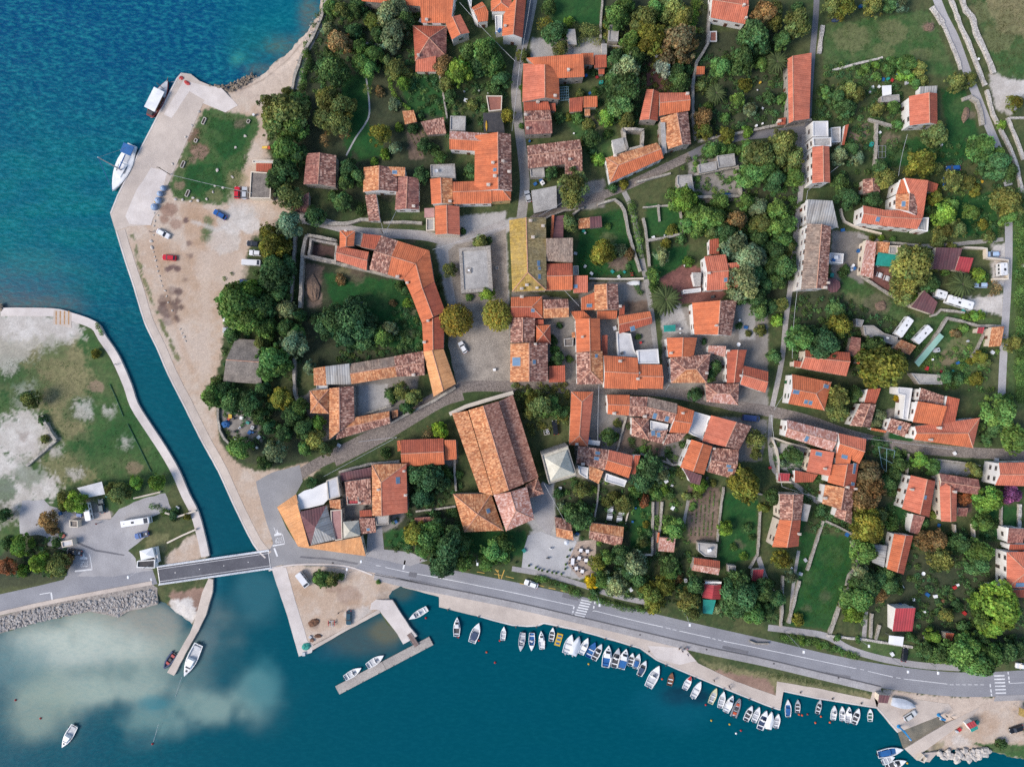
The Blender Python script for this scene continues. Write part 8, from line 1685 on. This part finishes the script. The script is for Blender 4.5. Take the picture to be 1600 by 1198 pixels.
# flower pots and shrubs in pots along the café pavement
POT = plain('pale_flower_pot', (.42,.40,.37), .9)
for i, (x, y) in enumerate(((265,725),(370,755),(415,780),(470,800),(550,815),(625,830),(690,840),(770,855),(55,680),(905,480),(860,585),(835,705),(830,775))):
    px, py = 800+x/9.98, 810+y/9.98; p = W(px, py); root = empty('potted_plant', (p.x, p.y, .06), i); q = MB(); q.lathe([(.22, 0), (.34, .5), (.36, .55), (.28, .56)], n=12); q.build('pot', POT, root); o = link('leaves', CROWN['b'][i % 5], root, (0, 0, .5)); o.scale = (.42, .42, .5); o.color = (*PAL['dg'[i % 2]], 1); auto(root, 'small potted plant', px, py, 'potted plant', 'potted plants along the forecourt')
# crates, barrels, chairs and bins lying about in yards: each a thing
def crate(root, m): q = MB(); q.box(-.5, -.4, 0, .5, .4, .5); q.box(-.55, -.45, .5, .55, .45, .58); q.build('box', m, root)
def barrel(root, m): q = MB(); q.lathe([(.3, 0), (.36, .3), (.36, .6), (.3, .9), (.24, .9)], n=14); q.build('drum', m, root, smooth=False)
def gchair(root, m): 
    q = MB(); q.box(-.28, -.28, .38, .28, .28, .45); q.build('seat', m, root); q = MB(); q.box(-.3, -.28, .45, -.22, .28, .95); q.build('backrest', m, root)
    for a in (-1, 1):
        for b in (-1, 1): q = MB(); q.tube((a*.23, b*.23, 0), (a*.23, b*.23, .4), .03, n=5); q.build('leg', m, root)
def bin_(root, m): q = MB(); q.loft([rr(.6, .6, .05, .1), rr(.75, .75, 1.0, .1)]); q.build('body', m, root); q = MB(); q.loft([rr(.82, .82, 1.0, .1), rr(.7, .7, 1.12, .1)]); q.build('lid', m, root)
def tank(root, m): q = MB(); q.loft([rr(1.3, 1.0, .0, .15), rr(1.35, 1.05, .5, .2), rr(1.2, .9, 1.0, .2)]); q.build('tank', m, root); q = MB(); q.lathe([(.2, 1.0), (.2, 1.1)]); q.build('cap', DARKI, root)
JM = {'w': (WHITE, 'white'), 'b': (BLUEC, 'blue'), 'g': (TM['E'], 'teal'), 'r': (REDB, 'red'), 'y': (YELB, 'yellow'), 'o': (ORG, 'orange'), 's': (GREYB, 'grey'), 'd': (DARKI, 'dark'), 'k': (WOOD, 'brown')}
JF = {'c': (crate, 'crate'), 'b': (barrel, 'barrel'), 'h': (gchair, 'garden_chair'), 'i': (bin_, 'rubbish_bin'), 't': (tank, 'water_tank')}
for a in """cw,9,20,330 bb,9,-15,300 hw,8,1500,270 cb,8,1560,300 bd,8,1460,215 cg,8,1548,240 hw,8,1470,345 ts,8,1580,270 cw,8,1510,210 hb,8,1600,210 bd,8,1465,295 cy,8,1440,200 bw,9,10,395 bw,9,75,250 cr,8,1430,215 hd,8,1530,190 ck,9,20,220 bs,9,30,200
iw,0,1588,722 hs,1,1300,575 hw,1,1390,570 bs,1,1380,455 cw,1,1310,630 hw,1,1450,585 cw,1,1030,135 ib,1,1500,215 tb,1,1520,195
ib,2,460,480 cr,2,530,485 tg,2,555,520 cb,2,485,585 hw,2,385,835 cw,2,485,720 bb,2,110,885 ts,2,905,350 cw,2,900,360 hw,2,1530,565 by,2,1545,520 hw,2,1560,680 bw,2,1520,790 bw,2,1560,775 cb,2,180,1130 cb,2,145,1150 tw,2,190,1145
cw,3,690,545 bb,3,805,465 cr,3,770,505 cg,3,745,495 ts,3,860,520 cw,3,650,550 bs,3,630,580 cb,3,715,500 cw,3,695,830 iw,3,1305,375 tg,3,640,905 cw,3,1075,905 bw,3,965,455 tb,3,575,45 cw,3,605,15 hs,3,1320,1075 cy,3,1330,1135
cg,6,445,245 bs,6,455,258 cs,6,455,465 tw,6,665,530 cr,6,745,515 cg,6,700,500 hw,6,950,272 cw,6,880,285 bs,6,960,395 cd,6,1250,655 bw,6,1045,855 cb,6,1455,845 bs,6,1410,960 hw,6,1075,460 cs,6,395,385 hw,6,1048,880 bw,6,1415,800 cw,6,640,850 cd,6,685,1005 ir,6,800,940 cg,6,625,498 cw,6,495,510
tb,7,565,370 cb,7,462,240 cb,7,405,425 cw,7,420,410 iw,7,525,460 ts,7,515,480 cg,7,395,520 bs,7,1240,930 cr,7,1075,1120 cg,7,1150,1120 cb,7,1180,1065 bw,7,1020,1045 ts,7,1050,985 cs,7,1035,990 ko,7,1240,1040 cr,7,985,1100 hw,7,740,910 cw,7,1395,1000 cr,7,1440,490 iw,7,1585,460 cg,7,1210,745 cd,7,935,1060 bs,7,900,1160 ib,7,530,480 cw,7,650,500 hw,7,680,465
ir,9,480,745 cb,9,875,855 bd,9,680,765 cs,9,520,380 cg,8,670,690 cb,8,380,805 cs,8,1110,770 is,8,35,840 cr,8,400,945 hw,8,375,970 cb,10,480,345 cs,10,300,650 bb,10,770,770 bb,10,750,855 ib,10,315,750 cw,10,1000,770 cw,10,960,605 hs,10,995,630 cd,10,1215,585 iw,10,1230,1030 cg,10,75,1035 is,10,340,975 tb,10,405,930 cw,10,1225,1035 hw,10,600,300 ts,10,220,295
cb,11,490,935 cs,11,230,1095 hw,11,145,1145 cb,11,1063,878 cw,11,1160,430 cs,11,1420,470 bw,11,1430,1070 cr,11,10,520 cs,11,200,1180 iw,11,1220,360 ib,14,1050,130 tw,14,1045,190 cw,14,740,88 ts,14,1080,30 cb,15,990,120 cw,15,830,75 cw,15,905,150 bw,15,970,225 cr,15,1220,235 cw,15,1040,130 ck,15,1090,160 bb,15,820,180 cw,15,770,490 cs,15,1100,250 iw,15,975,390 cr,15,1160,75 cw,15,1180,60
cr,15,1190,960 cg,15,1300,915 bs,15,1170,970 cs,13,340,385 ck,13,350,405 cs,13,300,490 bd,15,1000,530 tb,14,800,1100""".split():
    if a[0] == 'k' or a.startswith('tb,14,800'): continue
    f, t, x, y = a.split(','); fn, nm = JF[f[0]]; m, cn = JM[f[1]]; px, py = T(int(t), float(x), float(y)); s, q_ = sec_at(px, py); z = .04 if not s else (s.z+.34 if s.type == 'f' else None)
    if z is None: continue
    p = W(px, py, z); root = empty(nm, (p.x, p.y, z), random.uniform(0, 3)); fn(root, m); sc_ = random.uniform(.8, 1.25); root.scale = (sc_, sc_, sc_); auto(root, f'{cn} {nm.replace("_", " ")} lying about' if nm in ('crate', 'barrel') else f'{cn} {nm.replace("_", " ")}', px, py, nm.replace('_', ' '))
# blue pergola frames
def frame(P, label, m, h=2.2, n=3):
    w = [W(x, y, h) for x, y in P]; c = sum(w, Vector())/4; root = empty('pergola_frame', (c.x, c.y, 0), 0, label, 'pergola'); c.z = 0
    for p in w: q = MB(); q.tube(Vector((p.x, p.y, 0))-c, p-c, .05); q.build('post', m, root)
    for k in range(n+1):
        t = k/n; q = MB(); q.tube(lerp(w[0], w[1], t)-c, lerp(w[3], w[2], t)-c, .055); q.tube(lerp(w[0], w[3], t)-c, lerp(w[1], w[2], t)-c, .055); q.build('rail', m, root)
PB = plain('pale_blue_pipe', (.30,.48,.55), .5)
frame([T(11, 690, 390), T(11, 792, 415), T(11, 765, 575), T(11, 712, 520)], 'pale blue pipe pergola frame in the dark garden below the street', PB, n=2); frame([T(2, 294, 545), T(2, 350, 540), T(2, 355, 625), T(2, 298, 628)], 'blue and white slatted pergola beside the L-shaped orange house', PB, 2.6, 5); frame([T(3, 690, 910), T(3, 735, 910), T(3, 733, 985), T(3, 690, 985)], 'small pale frame in the garden beside the long stone wall', METAL, 1.8, 2)
for sx, (x, y) in enumerate(((653, 692),)):
    p = W(*T(5, x, y)); root = empty('goal_frame', (p.x, p.y, 0), 0, 'small white goal frame on the courtyard lawn', 'goal'); q = MB(); q.tube((-1.1, 0, 0), (-1.1, 0, 1.6), .05); q.tube((1.1, 0, 0), (1.1, 0, 1.6), .05); q.tube((-1.1, 0, 1.6), (1.1, 0, 1.6), .05); q.build('frame', WHITE, root)
p = W(1424, 628); 
for x, y, n in ((1441, 895, 'pale satellite dish on the flat annex of the solar panel house'), (1153, 538, 'white satellite dish on the pink shed of the angled red pair'), (682, 268, 'dark round satellite dish on the flat grey annex')):
    s, _ = sec_at(x, y); z = (s.z + .4 if s else 2.5); p = W(x, y, z); root = empty('satellite_dish', (p.x, p.y, z), 0, n, 'satellite dish'); q = MB(); q.tube((0, 0, -.4), (0, 0, .5), .04); q.build('mount', METAL, root); q = MB(); q.lathe([(.02, .5), (.35, .56), (.6, .72), (.62, .72), (.36, .52), (.02, .45)], n=16); q.build('dish', WHITE if 'dark' not in n else GREYB, root)
# solar panel
s, q_ = sec_at(*T(15, 1572, 60)); h = hit(s, T(15, 1572, 60)) if s else None
if h:
    p, n = h; u = Vector((0, 0, 1)).cross(n).normalized(); v = n.cross(u); mb = MB(); mb.loft([[p-s.base+u*a*1.4+v*b*.8+n*k for a, b in ((-1, -1), (1, -1), (1, 1), (-1, 1))] for k in (.06, .14)]); mb.build('solar_panel', SKYGLASS, s.roof)
# ------------------------------------------------------------------ people
SKIN = plain('skin', (.45,.27,.19), .6)
def person_mesh(shirt, pants, hair, pose='stand'):
    bm = bmesh.new(); sk = bm.verts.layers.skin.verify()
    def V_(x, y, z, r): v = bm.verts.new((x, y, z)); v[sk].radius = (r, r*.8); return v
    sit = pose == 'sit'; dz = -.42 if sit else 0
    pel = V_(0, 0, .95+dz, .15); bel = V_(0, 0, 1.12+dz, .14); che = V_(0, 0, 1.34+dz, .17); nk = V_(0, 0, 1.50+dz, .06); hd = V_(.02, 0, 1.60+dz, .095); hd2 = V_(.02, 0, 1.72+dz, .09)
    E = [(pel, bel), (bel, che), (che, nk), (nk, hd), (hd, hd2)]
    for s in (-1, 1):
        sh = V_(0, s*.19, 1.42+dz, .07); el = V_(-.03, s*.27, 1.15+dz, .05); wr = V_(.12, s*.25, .92+dz, .036); ha = V_(.16, s*.24, .83+dz, .04); E += [(che, sh), (sh, el), (el, wr), (wr, ha)]
        st = .14*s if pose == 'walk' else 0
        if sit: hip = V_(.02, s*.1, .50, .10); kn = V_(.42, s*.12, .50, .075); an = V_(.44, s*.12, .09, .05); to = V_(.58, s*.13, .05, .045)
        else: hip = V_(0, s*.1, .86, .10); kn = V_(st*.7+.03, s*.11, .48, .07); an = V_(st*1.6, s*.11, .09, .05); to = V_(st*1.6+.15, s*.12, .05, .045)
        E += [(pel, hip), (hip, kn), (kn, an), (an, to)]
    for a, b in E: bm.edges.new((a, b))
    for v in bm.verts: v[sk].use_root = False
    pel[sk].use_root = True
    me = bpy.data.meshes.new('person'); bm.to_mesh(me); bm.free(); o = bpy.data.objects.new('tmp', me); C.objects.link(o); o.modifiers.new('s', 'SKIN'); m = o.modifiers.new('u', 'SUBSURF'); m.levels = 1; m.render_levels = 1
    dg = bpy.context.evaluated_depsgraph_get(); out = bpy.data.meshes.new_from_object(o.evaluated_get(dg)); bpy.data.objects.remove(o)
    for x in (SKIN, shirt, pants, hair): out.materials.append(x)
    for f in out.polygons:
        c = f.center; z = c.z - dz; ar = abs(c.y) > .205
        f.material_index = 3 if z > 1.68 or (z > 1.58 and c.x < -.02) else 0 if z > 1.47 or (ar and .7 < z < 1.12) else 1 if z > .93 else 2
    return out
CL = {k: plain(k + '_cloth', c, .85) for k, c in {'navy': (.03,.04,.09), 'black': (.02,.02,.025), 'red': (.42,.03,.04), 'white': (.7,.7,.7), 'denim': (.06,.09,.17), 'brown': (.14,.08,.05), 'grey': (.25,.25,.26), 'pink': (.55,.2,.28)}.items()}
HAIRM = CL['brown']
for i, (px, py, a, b, pose, rz, n) in enumerate([(182.5, 569.5, 'white', 'black', 'walk', 2.2, 'person in a pale top walking on the canal path'), (153.5, 817, 'red', 'navy', 'stand', 1, 'person in a red top standing in the canal-side yard'), (1114.5, 1061, 'black', 'brown', 'walk', -.4, 'person in dark clothes walking on the south quay'), (1138, 1070, 'navy', 'black', 'walk', -.4, 'person in navy further right on the south quay'), (1140, 1073.5, 'grey', 'navy', 'walk', -.4, 'person in grey beside the one in navy on the quay'),
   (1060, 1012, 'brown', 'black', 'sit', 0, 'person in brown sitting by the quay apron'), (1066, 1016, 'navy', 'black', 'sit', 2, 'person in navy sitting by the quay apron'), (1070, 1011, 'black', 'denim', 'sit', 4, 'person in black sitting by the quay apron'), (1074, 1021, 'denim', 'navy', 'stand', 3, 'person in denim standing beside the seated group on the quay'), (1073.5, 1011.5, 'pink', 'denim', 'sit', 5, 'person in pink sitting at the edge of the quay group'),
   (237, 363, 'navy', 'black', 'stand', 1, 'person in dark clothes beside the white car on the sand lot'), (498, 37, 'black', 'navy', 'walk', 1, 'person in black on the path behind the beach wall'), (489.5, 53, 'white', 'denim', 'walk', 1, 'person in white on the path behind the beach wall'), (530, 956, 'navy', 'black', 'stand', 2, 'person in navy standing on the sandy spit'), (657.5, 873.5, 'red', 'black', 'walk', 0, 'person in red on the road beside the big trees'), (1476, 1116, 'black', 'grey', 'stand', 0, 'person in black on the slipway head'), (1485, 1119, 'brown', 'black', 'stand', 1, 'person in brown on the slipway head')]):
    p = W(px, py); sit = pose == 'sit'; o = link('person', person_mesh(CL[a], CL[b], HAIRM, pose), None, (p.x, p.y, .06 if not sit else .07)); o.rotation_euler = (0, 0, rz); o.scale = (1.08,)*3; tag(o, n, 'person')
    for f in o.data.polygons: f.use_smooth = True
for i, (x, y) in enumerate(((700,954),(748,965),(806,981),(838,981),(870,981),(905,989),(945,1000),(985,1011),(1040,1041),(1085,1061),(1130,1078),(1170,1094),(1206,1108),(1250,1083),(1300,1093),(1345,1100))):
    p = W(x, y-2.5); q = MB(); q.lathe([(.2, 0), (.16, .12), (.16, .36), (.27, .42), (.27, .52), (.1, .56)], n=12); o = q.build('mooring_bollard', plain('iron_bollard', (.045,.04,.04), .6), None, (p.x, p.y, .11)); auto(o, 'dark iron mooring bollard', x, y, 'bollard', 'mooring bollards along the south quay')
# mooring lines
for i, (a, b) in enumerate([((280, 128), (264, 127)), ((284, 1057), (272, 1090)), ((248, 1130), (238, 1160)), ((248, 184), (233, 183))]):
    A, B = W(*a), W(*b); A.z = .1; B.z = -.75; q = MB(); q.tube((0, 0, 0), B-A, .04, n=4); o = q.build('mooring_rope', CAB, None, A); auto(o, 'pale mooring rope', *a, 'rope')
# roof clutter on the flat-roofed hall, stone markers
for x, y, n in ((1328, 490, 'square vent box on the roof of the flat-roofed hall'),): 
    p = W(*T(5, x, y), 4.0); root = empty('roof_vent', (p.x, p.y, 3.7), 0, n, 'vent'); q = MB(); q.box(-.8, -.8, 0, .8, .8, .5); q.build('housing', WM['s'], root); q = MB(); q.box(-.3, -.3, .5, .3, .3, .8); q.build('cowl', WHITE, root)
for x, y, n in ((1505, 475, 'low stone well head on the square'), (1488, 1108, 'white kiosk box in the middle of the square')):
    p = W(*T(5, x, y)); root = empty('stone_well' if 'well' in n else 'kiosk_box', (p.x, p.y, 0), 0, n, 'well' if 'well' in n else 'box'); q = MB(); q.lathe([(.6, 0), (.6, .8), (.42, .8), (.42, .3)], n=14) if 'well' in n else q.box(-.5, -.45, 0, .5, .45, 1.0, taper=.06); q.build('rim' if 'well' in n else 'cabinet', CONC if 'well' in n else WHITE, root)
p = W(*T(10, 215, 298)); root = empty('square_bench', (p.x, p.y, .02), R(10), 'pale square bench frame beside the black car by the bell tower', 'bench'); q = MB()
for s in (-1, 1): q.box(-.9, s*.8-.12, .1, .9, s*.8+.12, .5); q.box(s*.8-.12, -.68, .1, s*.8+.12, .68, .49)
q.build('frame', CONC, root)
p = W(518.5, 972); root = empty('boat_trailer', (p.x, p.y, .05), R(2), 'boat trailer with two red rails on the sandy spit', 'trailer')
for s in (-1, 1):
    q = MB(); q.box(s*1.0-.1, -.9, .55, s*1.0+.1, .9, .72); q.build('rail', REDB, root); q = MB(); q.tube((s*.85, 0, .3), (s*1.0, 0, .3), .3, n=12); q.build('wheel', BLACK, root)
q = MB(); q.box(-.9, -1.0, .4, .9, -.85, .52); q.box(-.9, .5, .4, .9, .65, .52); q.box(-.08, -1.7, .4, .08, .5, .5); q.build('frame', METAL, root)
label_all()
